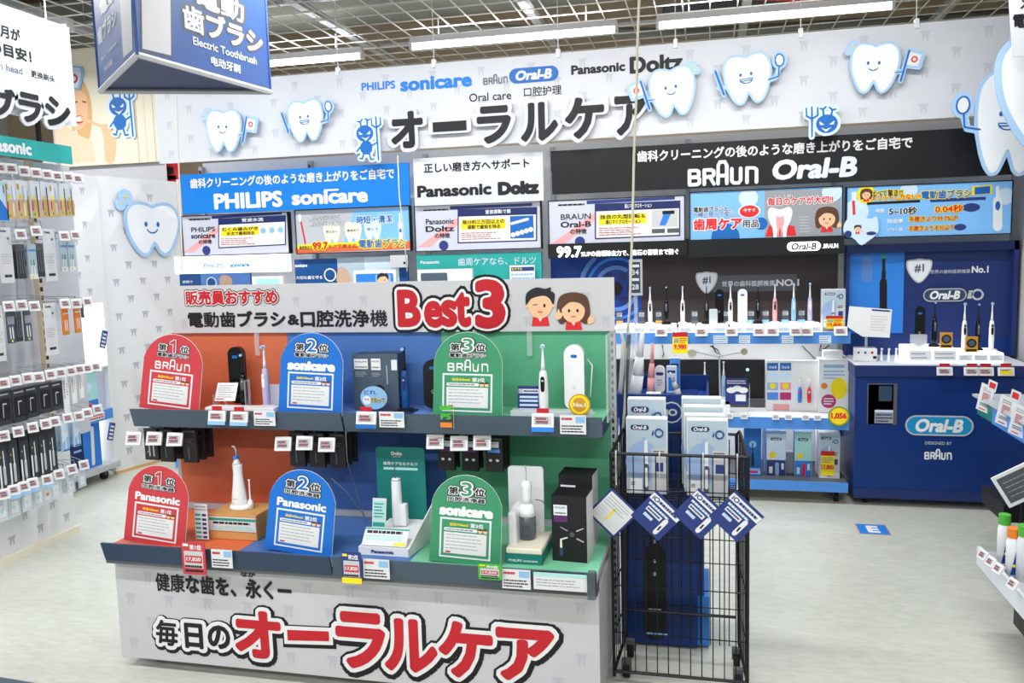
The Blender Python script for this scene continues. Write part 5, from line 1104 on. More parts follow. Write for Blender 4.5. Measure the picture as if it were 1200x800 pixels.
m = MB(); c = fh.px(633, 357); staff(m, fh, c[0], c[1], .145, False, .003); m.build('cartoon_assistant', hd); m = MB(); c = fh.px(672, 363); staff(m, fh, c[0], c[1], .135, True, .003); m.build('cartoon_assistant', hd)
m = MB()
for px in (300, 620): p = fh.px(px, 392); m.bx(p[0]-.01, p[0]+.01, 3.122, 3.138, 1.2, hz0+.02, 'clearplastic')
m.build('holder', hd)

# arched rank signs
def rank_sign(label, Y, pb0, pb1, yb, ytop, xtop, mm, rank, sub, brand, yaw=0):
    """arch shaped board: foot from pb0 to pb1 at row yb, crown at (xtop, ytop)"""
    z = 1.0 if Y > 2.8 else .521
    p0 = onY(pb0, yb, Y); p1 = onY(pb1, yb, Y); z0 = min(p0.z, z+.03) if True else z
    w_ = (p1-p0).length; c = (p0+p1)/2
    wallf = wallframe(Y+.03); tp = wallf.px(xtop, ytop); cx = c.x
    lean = math.atan2(tp[0]-cx, tp[1]-z)
    u = Vector((math.cos(yaw), math.sin(yaw), 0)); v = Vector((math.sin(lean)*.75, .10, 1)).normalized(); u = (u-v*u.dot(v)).normalized()
    o = Vector((cx, Y, z)); fr = Frame(o, u, v); W = w_; H = (tp[1]-z)/v.z
    t = thing('rank_sign', label, 'sign', o, 0, 'arched rank signs')
    pts = [(-W/2, 0), (W/2, 0)]+[(W/2*.98, H*.52)]+arc(0, H-W*.5, W*.5, 12, 168, 14)+[(-W/2*.98, H*.52)]
    m = MB(); m.poly(fr, pts, mm, 0, .006); bd = m.build('board', t)
    m = MB(); e = .006; v_, f_ = strokes([pts[1:]+[pts[0]]], .0016, 4); m.flat(Frame(fr.at(0, 0, -.003), fr.u, fr.v), v_, f_, 'tint', 0, .001); m.build('edge', t)
    num = rank
    m = MB()
    for q, c_, d in ((.19, 'black', .001), (.12, 'white', .0016), (.03, 'ink', .0026)):
        m.text(fr, '第', -W*.25, -W*.12, H*.82, H*.085, c_, q, d); m.text(fr, '位', W*.12, W*.25, H*.82, H*.085, c_, q, d+.00003)
    for q, c_, d in ((.12, 'black', .0011), (.08, 'white', .0021), (.01, mm if mm != 'signgreen' else 'signgreen', .003)): (m.text(fr, num, -W*.07, W*.07, H*.845, H*.15, c_, q, d+.0001) if num != '1' else m.flat(fr, *strokes([[(-W*.05, H*.88), (W*.012, H*.915), (W*.012, H*.775)]], W*.018+q*W*.2, 8), c_, d+.0001))
    m.text(fr, sub, -W*.26, W*.26, H*.725, H*.05, 'black', .19, .0012); m.text(fr, sub, -W*.26, W*.26, H*.725, H*.05, 'white', .12, .002); m.text(fr, sub, -W*.26, W*.26, H*.725, H*.05, 'ink', .02, .003); m.build('rank_lettering', t)
    m = MB()
    if brand == 'BRAUN': braun(m, fr, -W*.28, W*.3, H*.585, H*.085, 'white', .001, .09)
    elif brand == 'sonicare': m.text(fr, brand, -W*.36, W*.36, H*.59, H*.095, 'white', .08, .001)
    else: m.text(fr, brand, -W*.36, W*.36, H*.59, H*.09, 'white', .05, .001)
    m.build('brand_lettering', t)
    m = MB(); m.slab(Frame(fr.at(0, 0, .002), u, v), -W*.36, H*.06, W*.36, H*.51, .002, 'tint'); m.build('card_holder', t)
    m = MB(); f2 = Frame(fr.at(0, 0, .0025), u, v); m.rect(f2, -W*.335, H*.08, W*.335, H*.49, mm, 0.0); m.rect(f2, -W*.30, H*.11, W*.30, H*.35, 'paper', .0005); pill(m, f2, -W*.30, H*.365, W*.17, H*.40, 'white', .0005)
    m.text(f2, '当店のBest3', -W*.22, W*.04, H*.44, H*.032, 'yellow', .03, .0006); m.text(f2, '第'+num+'位', W*.07, W*.25, H*.44, H*.05, 'white', .03, .0006); m.lines(f2, -W*.27, H*.37, W*.14, H*.395, 1, 'inkgrey', .001, .5, 4); m.lines(f2, -W*.27, H*.15, W*.27, H*.34, 5, 'midgrey', .001, .22, 6); m.rect(f2, -W*.27, H*.118, -W*.2, H*.135, 'red', .001)
    for k in (0, 1): m.poly(f2, disc(W*.21+k*W*.07, H*.385, W*.03, 8), 'skin', .0012); m.poly(f2, arc(W*.21+k*W*.07, H*.392, W*.032, 0, 180, 5), 'hairbrown', .0016)
    m.build('info_card', t)
    return t
rank_sign('red arched sign, first place BRAUN, on the upper shelf', 2.905, 164, 231, 478, 392, 208, 'signred', '1', '電動歯ブラシ', 'BRAUN', R(3))
rank_sign('blue arched sign, second place sonicare, on the upper shelf', 2.905, 326, 400, 480, 390, 367, 'signblue', '2', '電動歯ブラシ', 'sonicare')
rank_sign('green arched sign, third place BRAUN, on the upper shelf', 2.905, 507, 588, 483, 389, 549, 'signgreen', '3', '電動歯ブラシ', 'BRAUN')
rank_sign('red arched sign, first place Panasonic, on the lower shelf', 2.69, 146, 215, 639, 546, 191, 'signred', '1', '口腔洗浄器', 'Panasonic', R(2))
rank_sign('blue arched sign, second place Panasonic, on the lower shelf', 2.69, 310, 388, 650, 551, 360, 'signblue', '2', '口腔洗浄器', 'Panasonic')
rank_sign('green arched sign, third place sonicare, on the lower shelf', 2.69, 503, 586, 659, 557, 549, 'signgreen', '3', '口腔洗浄器', 'sonicare')

# ---- goods on the upper shelf
U = .998
def X3(px, Y, py=460): return onY(px, py, Y).x
gf = 'toothbrushes shown on the front display'
t = case_proto('travel_case', 'black travel case on the orange section of the front display', 'glossblack', .235, .062); t.location = (X3(280, 3.06), 3.06, U+.012); t['group'] = 'travel cases on the front display'; t.rotation_euler.z = R(4)
t = PB['black'].put((X3(286, 2.99), 2.99, U+.012), R(10), 'black toothbrush on its charger in the orange section', gf, (1.05, 1.05, .92))
t = PB['lilac'].put((X3(312, 3.0), 3.0, U+.012), R(-8), 'lilac toothbrush with white neck in the orange section', gf, (1.1, 1.1, 1.06))
t = thing('info_card', 'small tilted white info card left of the black travel case', 'info card', (X3(265, 2.97), 2.97, U+.03)); f = Frame((X3(264, 2.97), 2.97, U+.035), (1, .05, 0), (.12, .25, 1)); m = MB(); m.slab(f, -.05, 0, .04, .075, .002, 'white'); m.build('card', t); m = MB(); m.lines(f, -.04, .012, .032, .068, 6, 'midgrey', .0006, .3, 3); m.rect(f, -.045, .006, -.01, .01, 'red', .0006); m.build('print', t)
m = MB(); m.tube([f.at(-.005, 0, -.004), (X3(266, 2.99), 2.99, U)], .004, 'clearplastic', 6); m.build('clear_foot', t)
m = MB(); a = X3(243, 2.92, 470); b = X3(323, 2.92, 470); m.bx(a, b, 2.9, 2.96, U, U+.022, 'white'); tag(m.build('white_plinth', bevel=.003), 'low white plinth in front of the brushes in the orange section', 'plinth')
for i, (px, w_, y) in enumerate(((255, .06, 2.965), (298, .10, 2.965))):
    x = X3(px, y); m = MB(); m.bx(x-w_/2, x+w_/2, y+.01, y+.05, U, U+.008, 'clearplastic'); m.bx(x-w_/2, x-w_/2+.003, y+.01, y+.05, U+.008, U+.06+.06*i, 'clearplastic'); tag(m.build('acrylic_stand'), ('clear acrylic stand beside the small info card', 'clear acrylic stand beside the black toothbrush in the orange section')[i], 'stand')
m = MB(); x = X3(321, 3.05); m.bx(x-.03, x+.03, 3.04, 3.07, U, U+.09, 'tint'); tag(m.build('leaflet_holder', bevel=.002), 'pale leaflet holder at the left of the blue sonicare rank sign', 'holder')
def deco_philips(m, fr, a, b):
    m.rect(fr, -a*.44, b*.72, -a*.1, b*.92, 'white', .0006); m.text(fr, 'PHILIPS', -a*.42, -a*.14, b*.87, b*.03, 'navymid', .01, .001); m.text(fr, 'sonicare', -a*.42, -a*.14, b*.77, b*.03, 'ink', .03, .001)
    v, f = strokes([[(a*.12, b*.08), (a*.12, b*.45)]], a*.05, 8); m.flat(fr, v, f, 'slate', .001); v, f = strokes([[(a*.12, b*.45), (a*.12, b*.8)]], a*.02, 6); m.flat(fr, v, f, 'silver', .001); m.poly(fr, disc(-a*.18, b*.36, a*.2, 18), 'ink', .0008); m.poly(fr, disc(-a*.18, b*.36, a*.12, 18), 'darkgrey', .0012); m.lines(fr, -a*.42, b*.6, -a*.12, b*.68, 3, 'midgrey', .001)
gbx = 'dark boxes on the front display'
a = X3(414, 3.0); b = X3(434, 3.0); c = X3(468, 3.0)
carton('toothbrush_box', 'dark slate brand box, left one of two beside the blue toothbrush', b-a, .09, .222, 'slate', 'slatedark', ((a+b)/2, 3.05, U), 0, lambda m, fr, w_, h_: (m.rect(fr, -w_*.4, h_*.74, w_*.4, h_*.92, 'white', .0006), m.text(fr, 'PHILIPS', -w_*.34, w_*.34, h_*.87, h_*.03, 'navymid', .01, .001), m.text(fr, 'sonicare', -w_*.34, w_*.34, h_*.78, h_*.03, 'ink', .03, .001), m.lines(fr, -w_*.35, h_*.6, w_*.3, h_*.7, 3, 'midgrey', .001)), gbx)
carton('toothbrush_box', 'dark slate box with toothbrush and case picture, right one of two', c-b-.003, .09, .225, 'slate', 'slatedark', ((b+c)/2+.001, 3.04, U), 0, lambda m, fr, w_, h_: (deco_philips(m, fr, w_*.98, h_), m.rect(fr, w_*.28, h_*.72, w_*.48, h_*.9, 'tint', .001)), gbx)
PB['navy'].put((X3(475, 2.99), 2.99, U+.012), 0, 'deep blue toothbrush on charger right of the slate boxes', gf, (1.1, 1.1, 1.03))
m = MB(); x = X3(475, 2.99, 475); m.bx(x-.045, x+.04, 2.95, 3.03, U, U+.006, 'navy'); tag(m.build('brush_tray', bevel=.002), 'dark blue tray under the deep blue toothbrush', 'tray')
t = case_proto('travel_case', 'black zip case partly behind the green BRAUN rank sign', 'black', .19, .075); t.location = (X3(509, 3.02), 3.02, U+.012); t['group'] = 'travel cases on the front display'
t = thing('shop_badge', 'round sky blue badge with yellow cartoon lettering before the slate boxes', 'badge', (X3(438, 2.93), 2.93, U)); f = wallframe(2.93); c = f.px(438, 466)
m = MB(); m.poly(f, disc(c[0], c[1], .055, 20, .045), 'skyblue', 0, .003); m.build('disc', t); m = MB(); m.text(f, 'どれ', c[0]-.04, c[0]+.01, c[1]+.022, .016, 'logoblue', .02, .001); m.text(f, 'さわって', c[0]-.012, c[0]+.045, c[1]-.008, .018, 'yellow', .09, .001); m.text(f, 'さわって', c[0]-.012, c[0]+.045, c[1]-.008, .018, 'navy', .01, .002); m.poly(f, disc(c[0]-.028, c[1]-.01, .018, 12), 'white', .001); m.poly(f, disc(c[0]-.034, c[1]-.006, .003, 6), 'ink', .0016); m.poly(f, disc(c[0]-.024, c[1]-.006, .003, 6), 'ink', .0016); m.build('print', t)
# green section
f = Frame((X3(620, 2.99), 2.99, U), (1, 0, 0), (0, .1, 1)); t = thing('navy_card', 'navy card with white text bars in the green section of the upper shelf', 'info card', f.o); m = MB(); m.slab(f, -.045, .0, .04, .105, .003, 'navymid'); m.build('card', t); m = MB(); m.rect(f, -.042, .078, .036, .094, 'white', .0006); m.text(f, 'iO', -.04, -.026, .086, .01, 'navymid', .02, .001); m.lines(f, -.022, .08, .034, .092, 1, 'navymid', .001, .5); [m.rect(f, -.038, z, .032, z+.008, 'bluewhite', .0006) for z in (.06, .046, .03, .014)]; m.build('print', t)
PB['white'].put((X3(637, 2.97), 2.97, U+.012), 0, 'tall white toothbrush with black button in the green section', gf, (1.25, 1.2, 1.08))
t = case_proto('travel_case', 'tall white travel case in the green section of the upper shelf', 'glosswhite', .245, .075); t.location = (X3(674, 3.04), 3.04, U+.012); t['group'] = 'travel cases on the front display'
m = MB(); a = X3(600, 2.93, 475); b = X3(694, 2.93, 475); m.bx(a, b, 2.9, 2.95, U, U+.03, 'milky'); m.bx(a, b, 2.951, 3.02, U, U+.008, 'clearplastic'); tag(m.build('acrylic_stand', bevel=.002), 'long clear green tinted stand at the front of the green section', 'stand')
t = thing('gold_ball_badge', 'round shiny gold badge in front of the white travel case', 'badge', (X3(679, 2.89), 2.89, U)); c = (X3(679, 2.885, 473), onY(679, 474, 2.885).z); m = MB(); f = wallframe(2.885); m.poly(f, disc(c[0], c[1], .039, 24), 'gold', 0, .004); m.build('disc', t); m = MB(); m.poly(f, disc(c[0], c[1], .034, 24), 'yellow', .0006); m.poly(f, disc(c[0], c[1], .026, 20), 'gold', .001); m.text(f, 'No.1', c[0]-.022, c[0]+.022, c[1], .014, 'cream', .05, .0016); m.build('print', t)
m = MB(); m.tube([onY(688, 420, 3.05), onY(694, 428, 3.03), onY(692, 465, 3.0)], .0022, 'white', 5); tag(m.build('charger_cable', smooth=True), 'white charging cable right of the tall white travel case', 'cable')
# ---- price tags on the rails
Yu = 2.85; Yl = 2.63
def rail_tag(label, px, py, Y, wd=.07, ht=.045, strip='skyblue', red=True, top=None):
    t = tag_proto(label, 'white', wd, ht, 12, red, group='price tags on the front display rails', strip=strip); p = onY(px, py, Y); t.location = p
    if top:
        m = MB(); m.box((0, .002, .009), (wd*.55, .004, .016), top); m.build('red_strip', t)
    return t
rail_tag('price tag with blue strip on the upper rail, left one under the black travel case', 254, 481, Yu, .075, .042, 'skyblue', top='red'); rail_tag('price tag with blue strip on the upper rail, right one under the black travel case', 280, 482, Yu, .075, .042, 'skyblue', top='red')
rail_tag('price tag with blue surround on the upper rail below the cartoon badge', 429, 482, Yu, .08, .048, 'logoblue', top='red'); rail_tag('price tag with blue strip on the upper rail below the tall white toothbrush', 636, 484, Yu, .08, .05, 'glowblue', top='red')
def info(label, px0, py0, px1, py1, Y, c='paper', hi='skyblue', s=1):
    fr = wallframe(Y); a = fr.px(px0, py0); b = fr.px(px1, py1); t = thing('spec_card', label, 'info card', ((a[0]+b[0])/2, Y, b[1]), 0, 'printed spec cards on the front display rails'); m = MB(); m.slab(fr, a[0], b[1], b[0], a[1], .001, c); m.build('card', t)
    w_ = b[0]-a[0]; h_ = a[1]-b[1]; m = MB(); m.lines(fr, a[0]+w_*.06, b[1]+h_*.06, b[0]-w_*.06, b[1]+h_*.5, 3, 'ink', .0006, .45, s); m.lines(fr, a[0]+w_*.06, a[1]-h_*.3, a[0]+w_*.5, a[1]-h_*.1, 1, 'red', .0006, .6, s); m.rect(fr, a[0]+w_*.6, a[1]-h_*.4, b[0]-w_*.04, a[1]-h_*.08, hi, .0006); m.build('print', t)
info('spec card on the upper rail right of the two blue striped tags', 297, 481, 323, 499, 2.852, s=2); info('spec card on the upper rail under the slate boxes', 444, 482, 474, 501, 2.852, s=3); info('spec card on the upper rail below the gold badge', 656, 486, 687, 509, 2.852, s=4)
info('spec card on the lower rail under the wooden box', 247, 643, 273, 666, 2.632, s=5); info('spec card on the lower rail under the teal stand', 425, 654, 457, 679, 2.632, s=6); info('spec card on the lower rail right of the green bordered tag', 588, 666, 622, 691, 2.632, s=7)
# green and yellow small card on upper rail
fr = wallframe(2.845); t = thing('promo_card', 'small yellow green promo card at the foot of the green BRAUN rank sign', 'price sign', fr.at(*fr.px(522, 502))); m = MB(); m.slab(fr, fr.px(514, 0)[0], fr.px(522, 502)[1], fr.px(531, 474)[0], fr.px(522, 474)[1], .002, 'yellow'); a = fr.px(514, 474); b = fr.px(531, 502); m.build('card', t); m = MB(); m.rect(fr, a[0]+.003, a[1]-.02, b[0]-.003, a[1]-.003, 'green', .0006); m.text(fr, 'P5', a[0]+.008, b[0]-.008, (a[1]+b[1])/2, .02, 'green', .05, .0006); m.rect(fr, a[0]+.004, b[1]+.004, b[0]-.004, b[1]+.022, 'orangeprint', .0006); m.build('print', t)
def rank_tag(label, px, py0, py1, wpx, mm, txt, strip=None, Y=2.618, price='17,820'):
    fr = wallframe(Y); a = fr.px(px-wpx/2, py0); b = fr.px(px+wpx/2, py1); w_ = b[0]-a[0]; h_ = a[1]-b[1]; t = thing('rank_price_tag', label, 'price sign', ((a[0]+b[0])/2, Y, b[1]), 0, 'coloured rank price tags'); m = MB(); m.poly(fr, rrect(a[0], b[1], b[0], a[1], .006, 3), mm, 0, .003); m.build('card', t)
    m = MB(); m.text(fr, txt, a[0]+w_*.35, b[0]-w_*.15, a[1]-h_*.16, h_*.15, 'white', .04, .0006); m.rect(fr, a[0]+w_*.06, a[1]-h_*.14, a[0]+w_*.3, a[1]-h_*.06, 'yellow' if mm != 'signred' else 'white', .0006); m.rect(fr, a[0]+w_*.1, b[1]+h_*.2, b[0]-w_*.1, a[1]-h_*.28, 'boardgrey', .0006); m.rect(fr, a[0]+w_*.14, b[1]+h_*.36, b[0]-w_*.14, a[1]-h_*.42, 'signred', .001); m.text(fr, price, a[0]+w_*.2, b[0]-w_*.2, b[1]+h_*.47, h_*.12, 'white', .03, .0014); m.lines(fr, a[0]+w_*.12, b[1]+h_*.05, b[0]-w_*.12, b[1]+h_*.32, 2, 'ink' , .0014, .5)
    if strip: m.rect(fr, a[0], b[1], b[0], b[1]+h_*.18, strip, .002)
    m.build('print', t)
rank_tag('red rank price tag reading 17,820 hanging from the lower rail', 227, 634, 674, 30, 'signred', '第1位')
rank_tag('blue rank price tag with yellow foot hanging from the lower rail', 412, 646, 684, 25, 'navymid', '第2位', 'yellow'); rank_tag('green rank price tag on the lower rail at the foot of the green sonicare sign', 574, 660, 680, 28, 'green', '第3位')
fr = wallframe(2.63); t = thing('tea_card', 'wide pale green edged info card at the right end of the lower rail', 'info card', fr.at(*fr.px(657, 694))); a = fr.px(625, 670); b = fr.px(688, 694); m = MB(); m.slab(fr, a[0], b[1], b[0], a[1], .002, 'paper'); m.build('card', t); m = MB(); m.rect(fr, a[0], a[1]-.012, b[0], a[1], 'paleteal', .0006); m.lines(fr, a[0]+.01, b[1]+.01, b[0]-.02, a[1]-.02, 3, 'inkgrey', .0006, .2, 12); m.build('print', t)
m = MB(); x = onY(693, 680, 2.62).x; m.bx(x-.014, x+.014, 2.61, 2.65, .455, .545, 'smoked'); tag(m.build('rail_clip', bevel=.004), 'grey clear plastic clip at the right end of the lower rail', 'clip')

# ---- packs hanging below the upper shelf
gh = 'packs hanging on hooks below the upper shelf of the front display'
def dark_pack(kind):
    t = thing('hanging_pack', '', 'hanging pack')
    m = MB(); m.bx(-.03, .03, -.008, .008, -.15, 0, 'charcoal' if kind != 'box' else 'black'); m.build('card', t, bevel=.0015)
    f = Frame((0, -.0082, 0)); m = MB()
    if kind == 'clear': m.poly(f, rrect(-.024, -.142, .024, -.04, .006), 'pouch', .0004, .0); v, g_ = strokes([[(-.008, -.13), (-.008, -.06)], [(.01, -.13), (.01, -.06)]], .004, 6); m.flat(f, v, g_, 'silver', .001); m.poly(f, disc(-.014, -.11, .004, 8), 'gold', .0016)
    if kind == 'plain': m.lines(f, -.02, -.06, .02, -.04, 3, 'inkgrey', .0006, .4, 3); v, g_ = strokes([[(-.004, -.13), (-.004, -.08)]], .004, 6); m.flat(f, v, g_, 'slate', .001)
    if kind in ('box', 'boxblue'): m.rect(f, -.022, -.045, .018, -.02, 'tint', .0006); m.text(f, 'PHILIPS', -.02, .014, -.027, .005, 'navymid', .01, .001); m.rect(f, -.022, -.066, .022, -.05, 'purple' if kind == 'box' else 'shelfblue', .0006); [m.poly(f, disc(k*.012, -.1, .006, 8), 'boardgrey', .001) for k in (-1, 1)]
    m.rect(f, -.026, -.012, .026, -.004, 'darkgrey', .0006)
    m.build('front_print', t)
    m = MB(); m.cyl((0, -.02, .006), (0, .03, .006), .0015, 'chrome', 5); m.build('hang_eye', t); return t
DP = {k: Proto(dark_pack(k)) for k in ('clear', 'plain', 'box', 'boxblue')}
TG = Proto(tag_proto('', 'white', .066, .056, 20, True))
hk0 = None
def hook(x, y0, y1, z, label, group):
    global hk0
    if hk0 is None:
        m = MB(); m.tube([(0, 0, 0), (0, -.2, .0)], .0022, 'chrome', 5); m.tube([(0, -.2, 0), (0, -.203, .012)], .0022, 'chrome', 5); m.bx(-.012, .012, 0, .004, -.012, .012, 'silver'); hk0 = m.build('display_hook'); o = hk0
        o['z0'] = 0
    else: o = hk0.copy(); COL.objects.link(o)
    o.location = (x, y1-.1, z-.012); tag(o, label, 'hook', group); return o
cols = [(172, 'clear', 1), (190, 'plain', 2), (217, 'plain', 2), (343, 'plain', 2), (366, 'plain', 2), (390, 'plain', 2), (518, 'box', 1), (546, 'box', 1), (574, 'boxblue', 2)]
secs = ['orange', 'orange', 'orange', 'blue', 'blue', 'blue', 'green', 'green', 'green']; nths = ['left', 'middle', 'right']*3
for i, (px, k, n) in enumerate(cols):
    Y = 2.93; p = onY(px+4, 515, Y); z = .925
    hook(p.x, 0, 3.13, z+.006, 'metal hook below the upper shelf, %s one in the %s section' % (nths[i], secs[i]), 'hooks below the upper shelf')
    for j in range(n+1):
        DP[k].put((p.x, Y+.012+j*.05, z-.006), R(-3+2*j), 'dark pack on the %s hook of the %s section, %s from the front' % (nths[i], secs[i], ORD[j]), gh, (1.12, 1, .92 if k == 'plain' else .88))
tags_ = [(157, 506), (181, 506), (205, 507), (332, 512), (357, 511), (383, 513), (510, 509), (538, 511), (565, 510)]
for i, (px, py) in enumerate(tags_):
    p = onY(px, py, 2.9); TG.put((p.x, 2.90, p.z+.002), R(8), 'small price tag below the upper rail, %s one in the %s section' % (nths[i], secs[i]), 'hook tags below the upper rail of the front display')
# ---- goods on the lower shelf
L0 = .521
a = onY(248, 630, 2.80); b = onY(303, 630, 2.80)
t = thing('wooden_box', 'low wooden box with teal striped card carrying the white irrigator', 'box', ((a.x+b.x)/2, 2.87, L0)); m = MB(); m.bx(a.x, b.x, 2.79, 2.95, L0, L0+.10, 'kraft'); m.build('box', t, bevel=.002)
f = wallframe(2.787); m = MB(); m.slab(f, a.x+.002, L0+.035, b.x-.002, L0+.09, .002, 'paper'); m.rect(f, a.x+.002, L0+.076, b.x-.002, L0+.086, 'teal', .0006); m.lines(f, a.x+.02, L0+.06, b.x-.02, L0+.074, 1, 'ink', .0006, .6); m.lines(f, a.x+.01, L0+.038, b.x-.01, L0+.056, 2, 'paleteal', .0006, .7); m.build('card', t)
def lathe_thing(parent, name, prof, mm, o, sx=1, sy=1, n=20): m = MB(); m.lathe(prof, mm, o, n, sx, sy); return m.build(name, parent, smooth=True)
x = X3(283, 2.87, 600); z = L0+.101
t = thing('oral_irrigator', 'white handheld oral irrigator with bent nozzle standing on the wooden box', 'oral irrigator', (x, 2.87, z))
lathe_thing(t, 'base', [(.036, 0), (.038, .008), (.032, .018)], 'glosswhite', (x, 2.87, z), 1.25, 1)
lathe_thing(t, 'body', [(.030, .012), (.030, .03), (.027, .06), (.022, .1), (.018, .14), (.019, .175), (.0195, .178)], 'glosswhite', (x-.005, 2.87, z), 1.05, .9)
lathe_thing(t, 'collar', [(.018, .178), (.008, .195), (.006, .2)], 'toothwhite', (x-.008, 2.87, z))
m = MB(); m.tube([(x-.008, 2.87, z+.2), (x-.008, 2.87, z+.235), (x-.012, 2.865, z+.25), (x-.016, 2.858, z+.252)], .003, 'silver', 7); m.build('nozzle', t, smooth=True); m = MB(); m.cyl((x-.008, 2.86, z+.206), (x-.008, 2.88, z+.206), .008, 'glowblue', 10); m.build('blue_button', t)
lathe_thing(t, 'nozzle_stand', [(.012, .0), (.011, .03), (.003, .04), (.0028, .11), (.004, .118)], 'toothwhite', (x+.042, 2.87, z), n=10)
m = MB(); f2 = Frame((x-.005, 2.842, z)); m.text(f2, 'Panasonic', -.012, .012, .045, .004, 'midgrey', .01, .0); m.build('print', t)
t = thing('spec_strip', 'tall narrow teal lettered card left of the wooden box', 'info card', onY(236, 632, 2.76)); f = wallframe(2.76); a = f.px(227, 590); b = f.px(245, 632); m = MB(); m.slab(f, a[0], b[1], b[0], a[1], .002, 'paper'); m.build('card', t); m = MB(); h_ = (a[1]-b[1]); [(m.rect(f, a[0]+.003, b[1]+h_*(.04+.125*k), b[0]-.03, b[1]+h_*(.10+.125*k), 'teal', .0006), m.rect(f, b[0]-.024, b[1]+h_*(.03+.125*k), b[0]-.006, b[1]+h_*(.10+.125*k), 'navymid', .0006)) for k in range(6)]; m.lines(f, a[0]+.003, b[1]+h_*.8, b[0]-.003, b[1]+h_*.97, 2, 'midgrey', .0006); m.build('print', t)
# teal stand with slim irrigator
t = thing('irrigator_stand', 'teal backed stand with white base for the slim irrigator', 'display stand', (X3(470, 2.85, 620), 2.87, L0))
f = wallframe(2.97); a = f.px(440, 523); b = f.px(501, 620); m = MB(); m.poly(f, rrect(a[0], L0+.03, b[0], a[1], .015), 'tealdark', 0, .004); m.build('back', t)
m = MB(); m.text(f, 'Doltz', a[0]+.065, a[0]+.108, a[1]-.025, .012, 'paper', .06, .001); m.text(f, 'PREMIUM', a[0]+.07, a[0]+.103, a[1]-.038, .004, 'paper', .01, .001); m.text(f, '歯周ケアならドルツ', a[0]+.03, b[0]-.03, a[1]-.065, .013, 'paper', .02, .001); m.rect(f, a[0]+.03, a[1]-.09, b[0]-.03, a[1]-.08, 'paleteal', .001); m.build('lettering', t)
x0_ = X3(420, 2.72, 640); x1_ = X3(478, 2.72, 640); x2_ = X3(502, 2.97, 600)
m = MB(); m.add([(x0_, 2.72, L0), (x1_, 2.72, L0), (x1_+.03, 2.96, L0), (x0_+.03, 2.96, L0), (x0_, 2.72, L0+.03), (x1_, 2.72, L0+.03), (x1_+.03, 2.96, L0+.06), (x0_+.03, 2.96, L0+.06)], [(0, 3, 2, 1), (4, 5, 6, 7), (0, 1, 5, 4), (1, 2, 6, 5), (2, 3, 7, 6), (3, 0, 4, 7)], 'white'); m.add([(x1_, 2.72, L0+.03), (x1_+.03, 2.97, L0+.16), (x1_+.03, 2.97, L0+.0), (x1_, 2.72, L0), (x1_+.004, 2.72, L0+.03), (x1_+.034, 2.97, L0+.16), (x1_+.034, 2.97, L0+.0), (x1_+.004, 2.72, L0)], [(0, 1, 2, 3), (7, 6, 5, 4), (0, 4, 5, 1), (3, 2, 6, 7)], 'white'); m.build('base', t)
f = wallframe(2.718); m = MB(); m.text(f, 'Panasonic', (x0_+x1_)/2-.045, (x0_+x1_)/2+.04, L0+.015, .011, 'navymid', .04, .0); m.build('base_lettering', t)
t = thing('info_card', 'white card with teal stripes lying on the teal stand base', 'info card', (x0_+.08, 2.75, L0+.035)); f = Frame((x0_+.01, 2.725, L0+.035), (1, 0, 0), (0, .7, .75)); w_ = x1_-x0_-.02; m = MB(); m.slab(f, 0, 0, w_, .07, .002, 'paper'); m.build('card', t); m = MB(); m.rect(f, 0, .062, w_, .068, 'teal', .0006); m.lines(f, .01, .045, w_-.02, .06, 1, 'ink', .0006, .7); m.lines(f, .01, .02, w_-.02, .042, 2, 'paleteal', .0006, .6); m.rect(f, w_-.05, .003, w_-.004, .014, 'yellow', .0006); m.build('print', t)
x = X3(468, 2.9, 600); z = L0+.055
t = thing('oral_irrigator', 'slim white upright irrigator with steel nozzle on the teal stand', 'oral irrigator', (x, 2.9, z)); lathe_thing(t, 'body', [(.019, 0), (.02, .01), (.0195, .1), (.018, .175), (.015, .183)], 'toothwhite', (x-.008, 2.9, z)); m = MB(); m.tube([(x-.012, 2.9, z+.18), (x-.012, 2.9, z+.24)], .0025, 'darkgrey', 6); m.build('nozzle', t); m = MB(); m.bx(x+.006, x+.032, 2.885, 2.915, z, z+.085, 'toothwhite'); m.build('tank', t, bevel=.005); m = MB(); m.cyl((x-.008, 2.9, z+.176), (x-.008, 2.9, z+.179), .0185, 'midgrey', 16); m.build('joint_ring', t)
f = Frame(onY(442, 625, 2.8), (1, 0, 0), (0.04, .1, 1)); f.o.z = L0+.05; t = thing('info_card', 'narrow upright pale teal card left of the slim white irrigator', 'info card', f.o); m = MB(); m.slab(f, -.022, 0, .032, .135, .002, 'paper'); m.build('card', t); m = MB(); m.rect(f, -.02, .005, .03, .05, 'paleteal', .0006); m.rect(f, -.018, .03, .028, .045, 'teal', .001); m.rect(f, -.018, .055, .028, .125, 'paleteal', .0006); m.lines(f, -.015, .06, .025, .12, 5, 'tealdark', .001, .35, 3); m.build('print', t)
